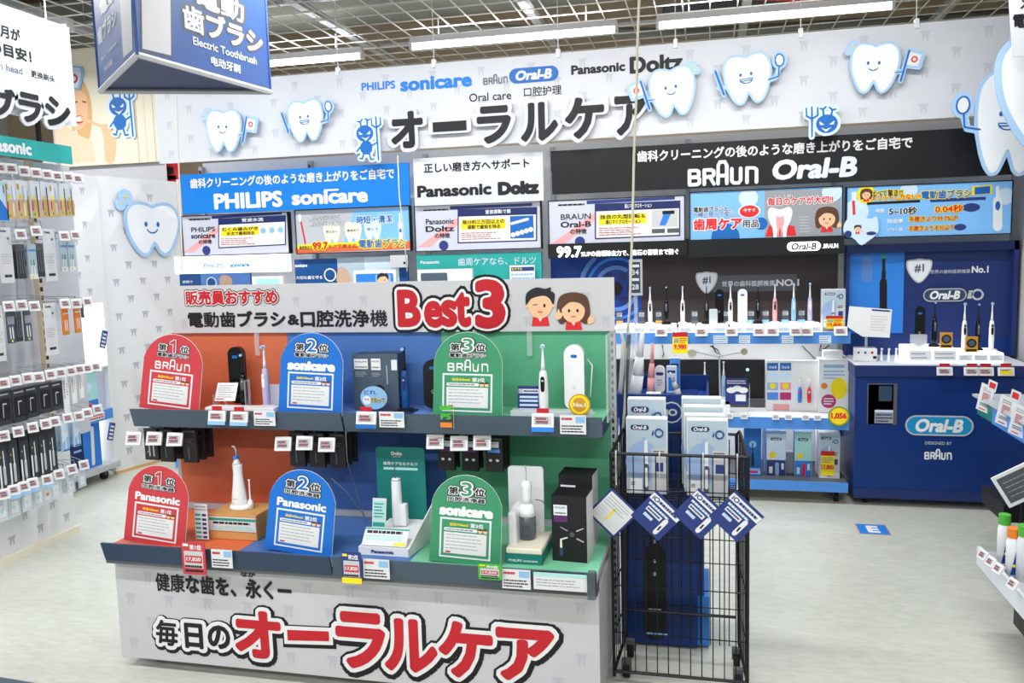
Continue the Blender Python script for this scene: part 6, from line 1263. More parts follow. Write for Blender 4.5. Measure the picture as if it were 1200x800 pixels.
# white irrigator with clear tank on an L stand
xa = X3(593, 2.72, 655); xb = X3(635, 2.72, 655)
t = thing('irrigator_stand', 'cream L shaped stand with dark teal foot for the clear tank irrigator', 'display stand', ((xa+xb)/2, 2.82, L0)); m = MB(); m.bx(xa, xb, 2.72, 2.92, L0, L0+.035, 'tealdark'); m.build('foot', t); m = MB(); m.bx(xa, xb, 2.722, 2.92, L0+.035, L0+.055, 'cream'); m.build('platform', t, bevel=.004)
f = wallframe(2.9); a = f.px(595, 546); b = f.px(638, 620); m = MB(); m.poly(f, rrect(a[0], L0+.05, b[0], a[1], .012), 'paper', 0, .012); m.build('back', t); m = MB(); m.bx(xa+.0, xa+.03, 2.76, 2.9, L0+.05, L0+.17, 'white'); m.build('side_arm', t, bevel=.006)
f = wallframe(2.7195); m = MB(); m.text(f, 'PHILIPS sonicare', xa+.01, xb-.015, L0+.014, .008, 'white', .02); m.build('foot_lettering', t)
x = X3(618, 2.83, 610)+.0; z = L0+.056
t = thing('oral_irrigator', 'white irrigator with round clear water tank in the green section', 'oral irrigator', (x, 2.83, z)); lathe_thing(t, 'tank', [(.028, 0), (.031, .008), (.032, .05), (.031, .085)], 'smoked', (x, 2.83, z)); lathe_thing(t, 'shoulder', [(.032, .085), (.031, .105), (.026, .12), (.017, .13)], 'toothwhite', (x, 2.83, z)); lathe_thing(t, 'handle', [(.018, .128), (.017, .15), (.019, .19), (.018, .205), (.006, .212)], 'toothwhite', (x, 2.83, z)); m = MB(); m.tube([(x, 2.83, z+.21), (x, 2.83, z+.25), (x-.004, 2.826, z+.268)], .0028, 'silver', 6); m.build('nozzle', t)
m = MB(); f = Frame((x, 2.797, z)); v, g_ = strokes([[(-.012, .02), (.012, .02), (.012, .055), (-.012, .055), (-.012, .02)], [(-.004, .03), (.004, .045)]], .0015, 4); m.flat(f, v, g_, 'slatedark', 0); m.build('tank_print', t)
m = MB(); m.tube([(x+.03, 2.84, z+.14), (x+.05, 2.86, z+.13), (x+.07, 2.9, z+.09), (x+.075, 2.92, z+.03)], .002, 'inkgrey', 5); m.build('coiled_lead', t)
def deco_irr(m, fr, a, b):
    m.rect(fr, -a*.44, b*.7, -a*.05, b*.86, 'tint', .0006); m.text(fr, 'PHILIPS', -a*.4, -a*.1, b*.82, b*.025, 'navymid', .01, .001); m.text(fr, 'sonicare', -a*.4, -a*.1, b*.74, b*.025, 'ink', .03, .001); m.rect(fr, -a*.44, b*.6, -a*.05, b*.69, 'purple', .0006)
    for q, mm in ((-40, 'lilac'), (40, 'boardgrey'), (140, 'lilac'), (215, 'tint')): v, f = strokes([[(a*.08+math.cos(R(q))*a*.16, b*.42+math.sin(R(q))*a*.16), (a*.08+math.cos(R(q))*a*.42, b*.42+math.sin(R(q))*a*.3)]], a*.02, 5); m.flat(fr, v, f, mm, .0008)
    m.poly(fr, disc(a*.08, b*.42, a*.16, 18), 'ink', .0014); m.poly(fr, disc(a*.08, b*.42, a*.07, 14), 'darkgrey', .0018); v, f = strokes([[(-a*.24, b*.1), (-a*.24, b*.22)]], a*.06, 8); m.flat(fr, v, f, 'slatedark', .001); v, f = strokes([[(-a*.24, b*.22), (-a*.24, b*.33)]], a*.035, 8); m.flat(fr, v, f, 'cream', .0014)
carton('irrigator_box', 'black brand box with star shaped picture, front one at the right end', .125, .11, .235, 'ink', 'paper', (X3(670, 2.77, 620)-.005, 2.825, L0), R(-4), deco_irr, gbx, top='ink')
carton('irrigator_box', 'black brand box standing behind the one with the star shaped picture', .125, .11, .27, 'ink', 'paper', (X3(676, 2.92, 600), 2.97, L0), R(-3), lambda m, fr, a, b: (m.rect(fr, -a*.44, b*.76, a*.0, b*.86, 'tint', .0006), m.text(fr, 'PHILIPS', -a*.4, -a*.05, b*.82, b*.02, 'navymid', .01, .001)), gbx, top='ink')
m = MB(); m.tube([onY(405, 505, 2.86), onY(407, 540, 2.88), onY(417, 575, 2.95), onY(430, 612, 2.9)], .0018, 'inkgrey', 5); tag(m.build('security_cable', smooth=True), 'thin grey security cable hanging down left of the teal stand', 'cable')
m = MB(); m.tube([onY(388, 560, 2.95), onY(408, 578, 2.98), onY(428, 606, 2.95)], .0018, 'inkgrey', 5); tag(m.build('security_cable', smooth=True), 'thin grey cable curving behind the blue Panasonic rank sign', 'cable')
# ================================================================== BLUE FLOOR STAND behind the wire cage
bs = thing('floor_stand', 'tall dark blue floor stand with open top tray behind the wire cage', 'display stand', (-.2, 3.42, 0))
m = MB(); m.bx(-.345, -.045, 3.24, 3.58, .015, 1.0, 'counter'); m.build('body', bs, bevel=.003)
m = MB(); m.bx(-.36, -.0, 3.235, 3.25, .94, 1.035, 'counter'); m.bx(-.36, -.35, 3.25, 3.6, .99, 1.035, 'counter'); m.bx(-.01, .0, 3.25, 3.6, .94, 1.035, 'counter'); m.bx(-.36, 0, 3.59, 3.6, .94, 1.06, 'counter'); m.bx(-.36, 0, 3.25, 3.6, .985, .995, 'deepblue'); m.build('tray', bs)
m = MB(); m.bx(-.045, .0, 3.26, 3.56, .015, .22, 'glowblue'); m.bx(-.045, -.02, 3.26, 3.56, .22, .94, 'deepblue'); m.build('side_flap', bs)
fr = wallframe(3.2385)
m = MB(); v, f = strokes([[fr.px(767, 738), fr.px(767, 650)]], .045, 10); m.flat(fr, v, f, 'black', .001); v, f = strokes([[fr.px(767, 650), fr.px(767, 600)]], .02, 8); m.flat(fr, v, f, 'ink', .0014)
for y in (634, 657, 672): m.poly(fr, disc(*fr.px(767, y), .008, 10), 'silver', .003)
m.prect(fr, 760, 712, 775, 715, 'silver', .003); m.prect(fr, 757, 740, 783, 744, 'skyblue', .003); m.build('brush_picture', bs)
c = fr.px(787, 483); m = MB(); f2 = wallframe(3.234); c = f2.px(787, 483); v, f = strokes([arc(c[0], c[1], .04, 0, 360, 24)], .003, 6); m.flat(f2, v, f, 'silver', .0006); m.text(f2, 'iO', c[0]-.02, c[0]+.02, c[1], .025, 'silver', .04, .0006); m.build('ring_logo', bs)
gd = 'samples on the blue floor stand tray'
TZ = .996
def dummy(label, px, py0, py1, Y, r, mm, lean=0):
    p0 = onY(px, py0, Y); p1 = onY(px+lean, py1, Y); p0.z = TZ+.001
    t = thing('sample_brush', label, 'toothbrush sample', p0, 0, gd); m = MB(); d = p1-p0
    pts = [p0+d*k for k in (0, .35, .62)]; m.cyl(pts[0], pts[1], r, mm, 14, r*1.05); m.cyl(pts[1], pts[2], r*1.05, mm, 14, r*.7); m.build('handle', t, smooth=True); m = MB(); m.cyl(pts[2], p1, r*.6, mm, 12, r*.35); m.build('neck', t, smooth=True); return t
dummy('thick white sample handle leaning in the tray of the blue floor stand', 744, 462, 388, 3.36, .024, 'toothwhite', 9); dummy('slim pinkish sample handle beside the thick white one', 762, 455, 402, 3.42, .014, 'pink', 3)
dummy('small grey sample leaning to the left at the right of the tray', 797, 462, 436, 3.38, .012, 'silver', -12)
t = thing('round_pack', 'white rounded pack with blue logo standing in the blue tray', 'pack', onY(773, 455, 3.5)); m = MB(); x = onY(773, 440, 3.5).x; m.poly(Frame((x, 3.5, TZ)), rrect(-.022, 0, .022, .115, .021, 5), 'glosswhite', 0, .02); m.build('shell', t); m = MB(); f2 = Frame((x, 3.4995, TZ)); pill(m, f2, -.016, .075, .016, .088, 'navymid', .0006); m.lines(f2, -.012, .03, .012, .06, 3, 'skyblue', .0006); m.build('print', t)
for i, (px, h, lab) in enumerate(((787, .115, 'blue and white slim pack in the tray, front one'), (791, .145, 'blue and white slim pack in the tray, taller rear one'))):
    Y = 3.5+.03*i; x = onY(px, 440, Y).x; carton('slim_pack', lab, .042, .02, h, 'shelfblue' if i else 'bluewhite', 'white', (x, Y, TZ), 0, lambda m, fr, a, b: (pill(m, fr, -a*.4, b*.75, a*.4, b*.85, 'navymid', .0006), m.rect(fr, -a*.3, b*.1, a*.3, b*.6, 'glowblue', .0006)), gd, 'pack')
m = MB(); a = onY(757, 455, 3.34).x; m.bx(a, a+.06, 3.3, 3.36, TZ, TZ+.03, 'tint'); tag(m.build('pale_block', bevel=.004), 'small pale base block in the blue tray', 'block')
g = 'clear tall tubes at the left rim of the blue floor stand'
for i, (px, p1, mm) in enumerate(((730, 400, 'milky'), (736, 392, 'smoked'), (741, 385, 'clearplastic'))):
    a = onY(px-4, 475, 3.3); b = onY(px+1, p1, 3.3); m = MB(); m.cyl(a, b, .009, mm, 8); tag(m.build('clear_tube', smooth=True), 'tall clear plastic tube left of the blue tray, %s of three from the left' % ORD[i], 'tube', g)
# sign on a pole and the long hanging cord
t = thing('pole_sign', 'narrow framed sign reading 34 and 28 on a clear pole', 'sign', onY(742, 470, 3.5)); fr = wallframe(3.48); a = fr.px(737, 304); b = fr.px(753, 346); m = MB(); m.slab(fr, a[0], b[1], b[0], a[1], .006, 'boardgrey'); m.build('frame', t); m = MB(); a = fr.px(739, 307); b = fr.px(750.5, 343); m.rect(fr, a[0], b[1], b[0], a[1], 'slatedark', .001)
m.ptext(fr, '34', 740.5, 748.5, 319, 6, 'white', .02); m.ptext(fr, '28', 740.5, 748.5, 336, 6, 'white', .02); m.prect(fr, 740, 310, 749, 313, 'white', .002); m.prect(fr, 740, 326, 749, 329, 'white', .002); m.build('print', t); m = MB(); p = onY(745, 346, 3.5); m.cyl((p.x, 3.5, TZ), (p.x, 3.5, p.z+.0), .008, 'clearplastic', 10); m.build('pole', t)
def cord(label, pts, Y, r=.004, mm='cord', name='power_cord', group='cords hanging from the ceiling grid'):
    m = MB(); P3 = [onY(px, py, Y) for px, py in pts]; 
    if pts[0][1] <= 60: P3.insert(0, Vector((P3[0].x, P3[0].y, 3.46)))
    m.tube(P3, r, mm, 6); tag(m.build(name, smooth=True), label, 'cord', group)
cord('cream cord hanging in front of the banner and black sign down to the front display', [(749, 0), (747, 50), (746, 110), (743, 180), (742, 230), (740, 300), (738, 360), (733, 420), (724, 470), (722, 560), (720, 640)], 3.35, .0055)
cord('thin pale cord hanging at the left end of the blue header sign', [(207, 112), (208, 160), (211, 230), (213, 290), (213, 318)], 5.35, .0045)
cord('thin pale cord at the right end of the blue header sign', [(466, 182), (468, 230), (473, 270), (477, 318)], 5.35, .004)
m = MB(); m.tube([onY(728, 390, 3.2), onY(733, 410, 3.2), onY(732, 480, 3.2), onY(722, 600, 3.2)], .006, 'cord', 6); tag(m.build('cable', smooth=True), 'bent cream cable down the right post of the front display', 'cable')

# ================================================================== WIRE CAGE on castors with stacked boxes
c0, c1, d0, d1 = -.343, .132, 2.93, 3.2
wc = thing('wire_cage', 'black wire mesh cage trolley with diamond cards on its front', 'cage trolley', ((c0+c1)/2, (d0+d1)/2, 0))
ZT_ = .872
m = MB()
for z in (.05, ZT_): m.tube([(c0, d0, z), (c1, d0, z)], .006, 'blackwire', 6)
m.tube([(c0, d0, .03), (c0, d0, ZT_)], .006, 'blackwire', 6); m.tube([(c1, d0, .03), (c1, d0, ZT_)], .006, 'blackwire', 6); m.build('front_frame', wc)
m = MB()
for x, s in ((c0, 1), (c1, -1)):
    m.tube([(x, d0, ZT_), (x+s*.02, d1-.02, ZT_+.035), (x+s*.03, d1, ZT_+.02), (x+s*.02, d1, .06)], .0065, 'blackwire', 6); m.tube([(x, d0, .05), (x+s*.02, d1, .07)], .006, 'blackwire', 6)
m.tube([(c0+.03, d1, ZT_+.02), (c1-.03, d1, ZT_+.02)], .006, 'blackwire', 6); m.tube([(c0+.03, d1, .17), (c1-.03, d1, .17)], .006, 'blackwire', 6); m.build('side_frame', wc)
proto = None
nv = 12
for i in range(1, nv):
    x = c0+(c1-c0)*i/nv
    if proto is None: m = MB(); m.cyl((x, d0, .05), (x, d0, ZT_), .0022, 'blackwire', 5); proto = m.build('wire', wc); px0 = x
    else: o = proto.copy(); COL.objects.link(o); o.location = proto.location+Vector((x-px0, 0, 0))
for i in range(1, nv):
    x = c0+.02+(c1-c0-.04)*i/nv; o = proto.copy(); COL.objects.link(o); o.location = proto.location+Vector((x-px0, d1-d0, 0))
hp = None
for y in (d0, d1):
    for z in (.2, .38, .57, .74):
        if hp is None: m = MB(); m.cyl((c0+.004, y, z), (c1-.004, y, z), .0022, 'blackwire', 5); hp = m.build('cross_wire', wc); hz, hy = z, y
        else: o = hp.copy(); COL.objects.link(o); o.location = hp.location+Vector((0, y-hy, z-hz))
for x, s in ((c0+.003, 1), (c1-.003, -1)):
    for k in range(1, 7): m = MB(); y = d0+(d1-d0)*k/7; m.cyl((x+s*.003*k, y, .06), (x+s*.003*k, y, ZT_+.03*k/7), .0022, 'blackwire', 5); m.build('wire', wc)
    for z in (.2, .38, .57, .74): m = MB(); m.cyl((x, d0, z), (x+s*.02, d1, z+.01), .0022, 'blackwire', 5); m.build('cross_wire', wc)
m = MB()
for k in range(10): y = d0+.01+(d1-d0-.02)*k/9; m.cyl((c0+.01, y, .705), (c1-.01, y, .705), .002, 'blackwire', 5)
m.build('basket_floor', wc)
for x in (c0+.04, c1-.03):
    for y in (d0+.06, d1-.05): castor(wc, x, y, .06, .028)
m = MB()
for px in (722, 773, 824, 864): p = onY(px, 536, 2.925); m.tube([(p.x, 2.93, ZT_+.01), (p.x, 2.915, ZT_+.008), (p.x, 2.915, .76)], .003, 'boardgrey', 5)
m.build('hooks', wc)
gcb = 'pale toothbrush boxes stacked in the wire cage'
for (p0, p1, Y, ztop, lab) in ((734, 782, 3.0, 490, 'pale box with ring logo, front left one in the wire cage'), (736, 780, 3.075, 467, 'pale box standing behind the front left one in the wire cage'), (805, 853, 3.0, 492, 'pale box with ring logo, front right one in the wire cage'), (802, 850, 3.05, 486, 'second pale box from the front, right stack of the wire cage'), (801, 848, 3.1, 476, 'third pale box from the front, right stack of the wire cage'), (799, 845, 3.15, 466, 'rearmost pale box of the right stack in the wire cage')):
    a = onY(p0, 520, Y); b = onY(p1, 520, Y); zt = onY((p0+p1)/2, ztop, Y).z; carton('toothbrush_box', lab, b.x-a.x, .045, zt-.708, 'white', 'white', ((a.x+b.x)/2, Y+.023, .708), 0, deco_io, gcb)
gdi = 'diamond hung cards on the wire cage'
for i, (px, py, lab) in enumerate(((718, 601, 'white faced diamond card with yellow line, left corner of the wire cage'), (770, 604, 'navy diamond card, first from the left of three on the wire cage'), (820, 602, 'navy diamond card, middle of three on the wire cage'), (863, 605, 'navy diamond card, rightmost on the wire cage'))):
    Y = 2.905-.002*i; p = onY(px, py, Y); s = .066; f = Frame(p, (1, 0, -1), (1, 0, 1)); f = Frame(p, Vector((1, 0, -.95)), Vector((.95, 0, 1)))
    t = thing('diamond_card', lab, 'card', (p.x, Y, p.z-s*1.3), 0, gdi); m = MB(); m.slab(f, -s, -s, s, s, .002, 'navymid'); m.build('card', t); m = MB()
    if i == 0: m.rect(f, -s*.88, -s*.88, s*.88, s*.88, 'paper', .0006); m.rect(f, -s*.1, -s*.5, s*.02, s*.3, 'yellow', .001); m.lines(f, -s*.8, s*.1, s*.7, s*.75, 4, 'midgrey', .001, .25); m.lines(f, -s*.8, -s*.7, -s*.2, s*.0, 4, 'boardgrey', .001, .25)
    else:
        m.rect(f, -s*.98, s*.45, s*.98, s*.85, 'white', .0006); m.text(f, 'iO', -s*.85, -s*.45, s*.65, s*.25, 'navymid', .03, .001); m.lines(f, -s*.4, s*.5, s*.85, s*.8, 1, 'navymid', .001, .5)
        m.rect(f, -s*.7, -s*.15, s*.3, s*.1, 'white', .0006); m.lines(f, -s*.65, -s*.1, s*.25, s*.05, 1, 'navymid', .001, .7); m.lines(f, -s*.8, s*.17, s*.6, s*.35, 1, 'bluewhite', .0006, .7); m.lines(f, -s*.6, -s*.5, s*.0, -s*.25, 1, 'bluewhite', .0006, .7)
        v, g_ = strokes([[(s*.55, -s*.75), (s*.55, s*.1)]], s*.13, 6); m.flat(f, v, g_, 'white', .0006); v, g_ = strokes([[(s*.55, -s*.55), (s*.55, -s*.3)]], s*.06, 6); m.flat(f, v, g_, 'ink', .001)
    m.build('print', t)

# ================================================================== LEFT RACK with hooks (faces the aisle, +X)
XL = -3.71
def sideframe(X): return Frame((X, 0, 0), (0, 1, 0))       # coordinates (y, z), print faces +X
lr = thing('hook_rack', 'white hook rack at the left with rows of hanging packs', 'shelving', (XL-.2, 3.4, 0))
YE = 4.12
m = MB(); m.bx(XL-.4, XL, 1.6, YE, .04, .55, 'white'); m.build('base_panel', lr, bevel=.002); f = sideframe(XL); tooth_print(f, 2.6, .06, YE-.02, .5, .2, .11, .05, .05, lr, 'patternprint')
m = MB(); m.bx(XL-.02, XL+.02, 1.6, YE, 0, .04, 'cream'); m.build('kick_board', lr)
m = MB(); m.bx(XL-.12, XL-.10, 1.6, 4.42, .55, 2.2, 'panelgrey'); m.build('back_panel', lr)
f = sideframe(XL-.099); m = MB()
for i in range(30):
    for j in range(0): pass
for i in range(44): m.rect(f, 2.2, .6+i*.036, 4.4, .6+i*.036+.002, 'boardgrey', .0006)
m.build('panel_grooves', lr)
m = MB(); m.bx(XL-.1, XL-.07, YE-.05, YE-.02, .03, 2.2, 'beige'); p = m.build('post', lr)
m = MB(); [m.bx(XL-.07, XL-.068, YE-.044, YE-.026, .1+k*.05, .125+k*.05, 'ink') for k in range(40)]; m.build('slots', p)['kind'] = 'stuff'
# header boards on top
def stext_(m, f):
    p = f.px(-29, 167); q = f.px(36, 177); m.text(f, 'Panasonic', p[0], q[0], 2.25, .062, 'white', .05)
f = sideframe(XL); t = thing('rack_header', 'teal header strip with white brand lettering on the left rack', 'sign', (XL, 3.6, 2.2)); m = MB(); m.slab(f, 2.4, 2.197, 4.335, 2.303, .01, 'tealscreen'); m.build('board', t); m = MB(); a = f.px(36, 178); stext_(m, f); m.build('lettering', t)
t = thing('hanging_board', 'white hanging board with black lettering above the left rack', 'sign', (XL+.02, 3.6, 2.42)); f = sideframe(XL+.02); a = f.px(83, 33); b = f.px(88, 148)
m = MB(); m.slab(f, 2.4, b[1], (a[0]+b[0])/2, a[1], .012, 'boardlight'); m.build('board', t); tooth_print(f, 2.6, b[1], a[0]-.05, a[1], .2, .13, .05, .055, t, 'patternprint')
m = MB()
def stext(m, f, s, xl, yl, xr, yr, h, mm, bold, d, thick=0):
    """string on a side plane between two photograph points"""
    p = f.px(xl, yl); q = f.px(xr, yr); xm, ym = (xl+xr)/2, (yl+yr)/2; t_ = f.px(xm, ym-h/2); u_ = f.px(xm, ym+h/2); m.text(f, s, p[0], q[0], (t_[1]+u_[1])/2, t_[1]-u_[1], mm, bold, d, thick=thick)
stext(m, f, '月が', 0, 36, 23, 42, 14, 'ink', .055, .002); m.build('lettering', t); m = MB(); stext(m, f, 'の目安！', -12, 55, 36, 65, 14, 'ink', .055, .002); m.build('lettering', t); m = MB(); stext(m, f, 'brush head', -22, 71, 26, 84, 8, 'inkgrey', .02, .002); m.build('lettering', t); m = MB(); stext(m, f, '更换刷头', 36, 86, 64, 93, 8, 'ink', .02, .002); m.build('lettering', t)
t2 = thing('cutout_lettering', 'thick black cutout katakana letters overhanging the left hanging board', 'sign lettering', (XL+.06, 4.0, 2.5)); f = sideframe(XL+.05)
for mm, b_, d, th_ in (('boardlight', .15, 0, .012), ('ink', .045, .003, 0)):
    m = MB()
    for s, xl, yl, xr, yr, h in (('ブ', -14, 118, 17, 122, 32), ('ラ', 23, 124, 47, 129, 31), ('シ', 54, 128, 81, 135, 31)): stext(m, f, s, xl, yl, xr, yr, h, mm, b_, d, th_)
    m.build('letter_backing' if b_ > .1 else 'letters', t2)
for y in (3.0, 4.2): m = MB(); m.tube([(XL+.015, y, 3.0), (XL+.015, y, 3.45)], .004, 'wire', 5); tag(m.build('hanging_wire'), ('near' if y < 4 else 'far')+' wire holding the white board above the left rack', 'wire')
m = MB(); m.bx(XL-.03, XL-.01, 4.1, 4.12, 2.2, 2.46, 'ink'); tag(m.build('sign_bracket'), 'small black bracket joining teal header and white board', 'bracket')

# hanging goods, all facing +X; local frame of a pack: front -Y, so turn by 90 degrees
def pk(kind):
    t = thing('hanging_pack', '', 'hanging pack'); f = Frame((0, -.0062, 0)); m = MB(); n = MB()
    if kind == 'yellow':
        m.bx(-.032, .032, -.006, .006, -.2, 0, 'tint'); n.rect(f, -.031, -.199, .031, -.1, 'wood', .0004); n.poly(f, disc(-.012, -.085, .012, 10), 'yellow', .0008); n.rect(f, -.028, -.16, -.02, -.11, 'magenta', .0008); v, g_ = strokes([[(.012, -.18), (.012, -.12)]], .006, 6); n.flat(f, v, g_, 'white', .001); v, g_ = strokes([[(.012, -.12), (.009, -.03)]], .003, 6); n.flat(f, v, g_, 'skyblue', .001); n.poly(f, disc(-.014, -.18, .007, 8), 'green', .001); n.rect(f, -.028, -.05, -.016, -.02, 'gold', .0008)
    elif kind == 'yellowdark':
        m.bx(-.032, .032, -.006, .006, -.2, 0, 'tint'); n.rect(f, -.031, -.199, .031, -.1, 'wood', .0004); n.rect(f, -.028, -.16, -.02, -.11, 'magenta', .0008); v, g_ = strokes([[(.014, -.19), (.012, -.12), (.009, -.03)]], .004, 6); n.flat(f, v, g_, 'slatedark', .001); n.poly(f, disc(-.014, -.18, .007, 8), 'green', .001); n.poly(f, disc(-.01, -.09, .01, 10), 'yellow', .0008)
    elif kind == 'bluewhite':
        m.bx(-.032, .032, -.006, .006, -.2, 0, 'bluewhite'); n.poly(f, [(-.031, -.199), (.031, -.199), (.031, -.15), (-.031, -.07)], 'glowblue', .0004); n.rect(f, .008, -.06, .014, -.02, 'ink', .0008); n.rect(f, -.03, -.02, .03, -.006, 'paleteal', .0008)
    elif kind == 'dark':
        m.bx(-.028, .028, -.005, .005, -.2, 0, 'darkgrey'); n.rect(f, -.026, -.199, .026, -.04, 'pouch', .0004); [n.rect(f, x, -.17, x+.004, -.04, 'inkgrey', .0008) for x in (-.016, 0, .014)]
    elif kind == 'clearbrush':
        m.bx(-.03, .03, -.005, .005, -.2, 0, 'icebox'); n.rect(f, -.029, -.199, .029, -.17, 'tint', .0004); n.rect(f, -.026, -.04, .026, -.03, 'shelfblue', .0004)
        for x in (-.012, .008): v, g_ = strokes([[(x, -.175), (x-.002, -.12)]], .005, 6); n.flat(f, v, g_, 'white', .001); v, g_ = strokes([[(x-.002, -.12), (x-.002, -.09)]], .0035, 6); n.flat(f, v, g_, 'ink' if x > 0 else 'teal', .0012)
        n.poly(f, disc(-.006, -.186, .008, 8), 'yellow', .001)
    elif kind == 'greenbrush':
        m.bx(-.028, .028, -.005, .005, -.2, 0, 'slate'); n.rect(f, -.027, -.08, .027, -.03, 'midgrey', .0004)
        for x in (-.01, .01): v, g_ = strokes([[(x, -.17), (x-.003, -.1)]], .0045, 6); n.flat(f, v, g_, 'white', .001)
        n.poly(f, disc(0, -.186, .008, 8), 'yellow', .001)
    elif kind == 'orange':
        m.bx(-.026, .026, -.006, .006, -.2, 0, 'orangeprint'); n.rect(f, -.024, -.06, .024, -.05, 'cream', .0004); n.rect(f, -.024, -.198, .024, -.18, 'gold', .0004)
        for x in (-.009, .009): v, g_ = strokes([[(x, -.17), (x, -.1)]], .005, 6); n.flat(f, v, g_, 'white', .001)
    elif kind == 'strip':
        m.bx(-.045, .045, -.0015, .0015, -.3, 0, 'paper'); f = Frame((0, -.0016, 0)); n.text(f, 'Doltz', -.03, .012, -.02, .012, 'ink', .04, .0004); n.lines(f, -.035, -.2, .035, -.14, 5, 'midgrey', .0004, .25); n.rect(f, -.01, -.11, .02, -.045, 'tint', .0004); n.poly(f, disc(.022, -.06, .008, 8), 'teal', .0008); n.lines(f, -.02, -.275, .03, -.25, 1, 'ink', .0006, .6)
    elif kind == 'black':
        m.bx(-.045, .045, -.02, .02, -.13, 0, 'pouch'); f = Frame((0, -.0202, 0)); n.rect(f, -.035, -.11, .035, -.03, 'ink', .0004); v, g_ = strokes([[(-.01, -.1), (-.01, -.05), (.012, -.05)]], .003, 6); n.flat(f, v, g_, 'silver', .001); n.lines(f, -.03, -.02, .03, -.008, 1, 'silver', .0006)
    elif kind == 'silver':
        m.bx(-.028, .028, -.008, .008, -.2, 0, 'charcoal'); f = Frame((0, -.0082, 0)); n.rect(f, -.024, -.19, .024, -.03, 'pouch', .0004); v, g_ = strokes([[(.002, -.17), (.002, -.11)]], .007, 6); n.flat(f, v, g_, 'silver', .001); v, g_ = strokes([[(.002, -.11), (.002, -.05)]], .0035, 6); n.flat(f, v, g_, 'tint', .0012); n.rect(f, -.024, -.19, -.015, -.1, 'tint', .001); n.poly(f, disc(-.014, -.07, .004, 8), 'gold', .0014)
    elif kind == 'whitebox':
        m.bx(-.026, .026, -.012, .012, -.24, 0, 'white'); f = Frame((0, -.0122, 0)); n.lines(f, -.018, -.15, -.006, -.03, 9, 'ink', .0006, .5); n.lines(f, .004, -.13, .016, -.05, 5, 'red', .0006, .4)
    elif kind == 'blueclear':
        m.bx(-.03, .03, -.008, .008, -.2, 0, 'bluewhite'); f = Frame((0, -.0082, 0)); n.poly(f, [(-.028, -.198), (.028, -.198), (.028, -.1), (-.028, -.14)], 'skyblue', .0004); v, g_ = strokes([[(0, -.18), (0, -.05)]], .005, 6); n.flat(f, v, g_, 'white', .001); n.poly(f, disc(0, -.07, .012, 10), 'cream', .0008); n.rect(f, -.028, -.198, .028, -.188, 'logoblue', .0008)
    else:
        m.bx(-.035, .035, -.004, .004, -.14, 0, 'milky'); f = Frame((0, -.0042, 0)); n.rect(f, -.022, -.12, .022, -.06, 'tint', .0004); n.poly(f, disc(-.004, -.09, .01, 8), 'paleteal' if kind == 'bag' else 'orangeprint', .0008); n.lines(f, -.02, -.04, .02, -.02, 2, 'midgrey', .0006)
    m.build('pack', t, bevel=0); n.build('front_print', t); return t
PK = {}
def armed(strip=None):
    t = tag_proto('', 'white', .052, .054, 16, strip=strip); m = MB(); m.tube([(0, .006, -.004), (0, .235, -.004)], .002, 'chrome', 5); m.build('arm', t); return t
HT = Proto(armed()); HTb = Proto(armed('skyblue')); HR = Proto(tag_proto('', 'white', .06, .045, 32))
hkL = None
def row(rowname, zt, items, tagx, Xf=-3.5, hookrow=None):
    global hkL
    for i, (px, py, kind, n, sc) in enumerate(items):
        if kind not in PK: PK[kind] = Proto(pk(kind))
        p = onX(px, py, Xf)
        for j in range(n):
            PK[kind].put((Xf-.012-j*.035, p.y, p.z), R(90), '%s, left rack %s row, %s from left, %s on hook' % (KN[kind], rowname, ORD[i], ORD[j]), 'hanging packs on the left rack, %s row' % rowname, sc)
        o = None
        if hkL is None:
            m = MB(); m.tube([(0, 0, 0), (.22, 0, 0)], .0025, 'chrome', 5); m.tube([(.0, 0, .03), (.25, 0, .03)], .002, 'chrome', 5); m.tube([(.25, 0, .03), (.255, 0, -.01)], .002, 'chrome', 5); m.bx(-.003, 0, -.015, .015, -.01, .04, 'silver'); o = hkL = m.build('display_hook')
        else: o = hkL.copy(); COL.objects.link(o)
        o.location = (-3.68+.0, p.y, p.z+.004); tag(o, 'metal hook of the left rack, %s row, %s from the left' % (rowname, ORD[i]), 'hook', 'hooks of the left rack')
    for i, q in enumerate(tagx):
        px, py = q[:2]; p = onX(px, py, -3.44); (HTb if len(q) > 2 else HT).put((-3.44, p.y, p.z+.02), R(62), 'price tag on the left rack, %s row, %s from the left' % (rowname, ORD[i]), 'price tags of the left rack, %s row' % rowname)
KN = {'yellow': 'yellow and clear toothbrush pack', 'yellowdark': 'yellow pack with dark toothbrush', 'bluewhite': 'blue and white pack', 'dark': 'dark grey pack', 'clearbrush': 'clear pack with two brush heads', 'greenbrush': 'grey pack with white brush heads', 'orange': 'orange pack', 'strip': 'long white info strip', 'black': 'black pouch', 'silver': 'dark pack with silver handle', 'whitebox': 'tall white box pack', 'blueclear': 'blue tinted clear pack', 'bag': 'clear bag', 'bag2': 'clear bag with orange part'}
row('top', 2.1, [(2, 212, 'bluewhite', 1, 1.0), (12, 211, 'yellow', 1, 1.0), (25, 211, 'yellow', 2, 1.0), (41, 212, 'yellowdark', 2, .98), (53, 213, 'yellowdark', 1, .95), (63, 214, 'yellow', 2, .93), (74, 215, 'yellowdark', 1, .9), (82, 216, 'yellowdark', 1, .88)],
    [(0, 195), (13, 196), (28, 199), (42, 201), (55, 203), (67, 205), (80, 206), (91, 208)])
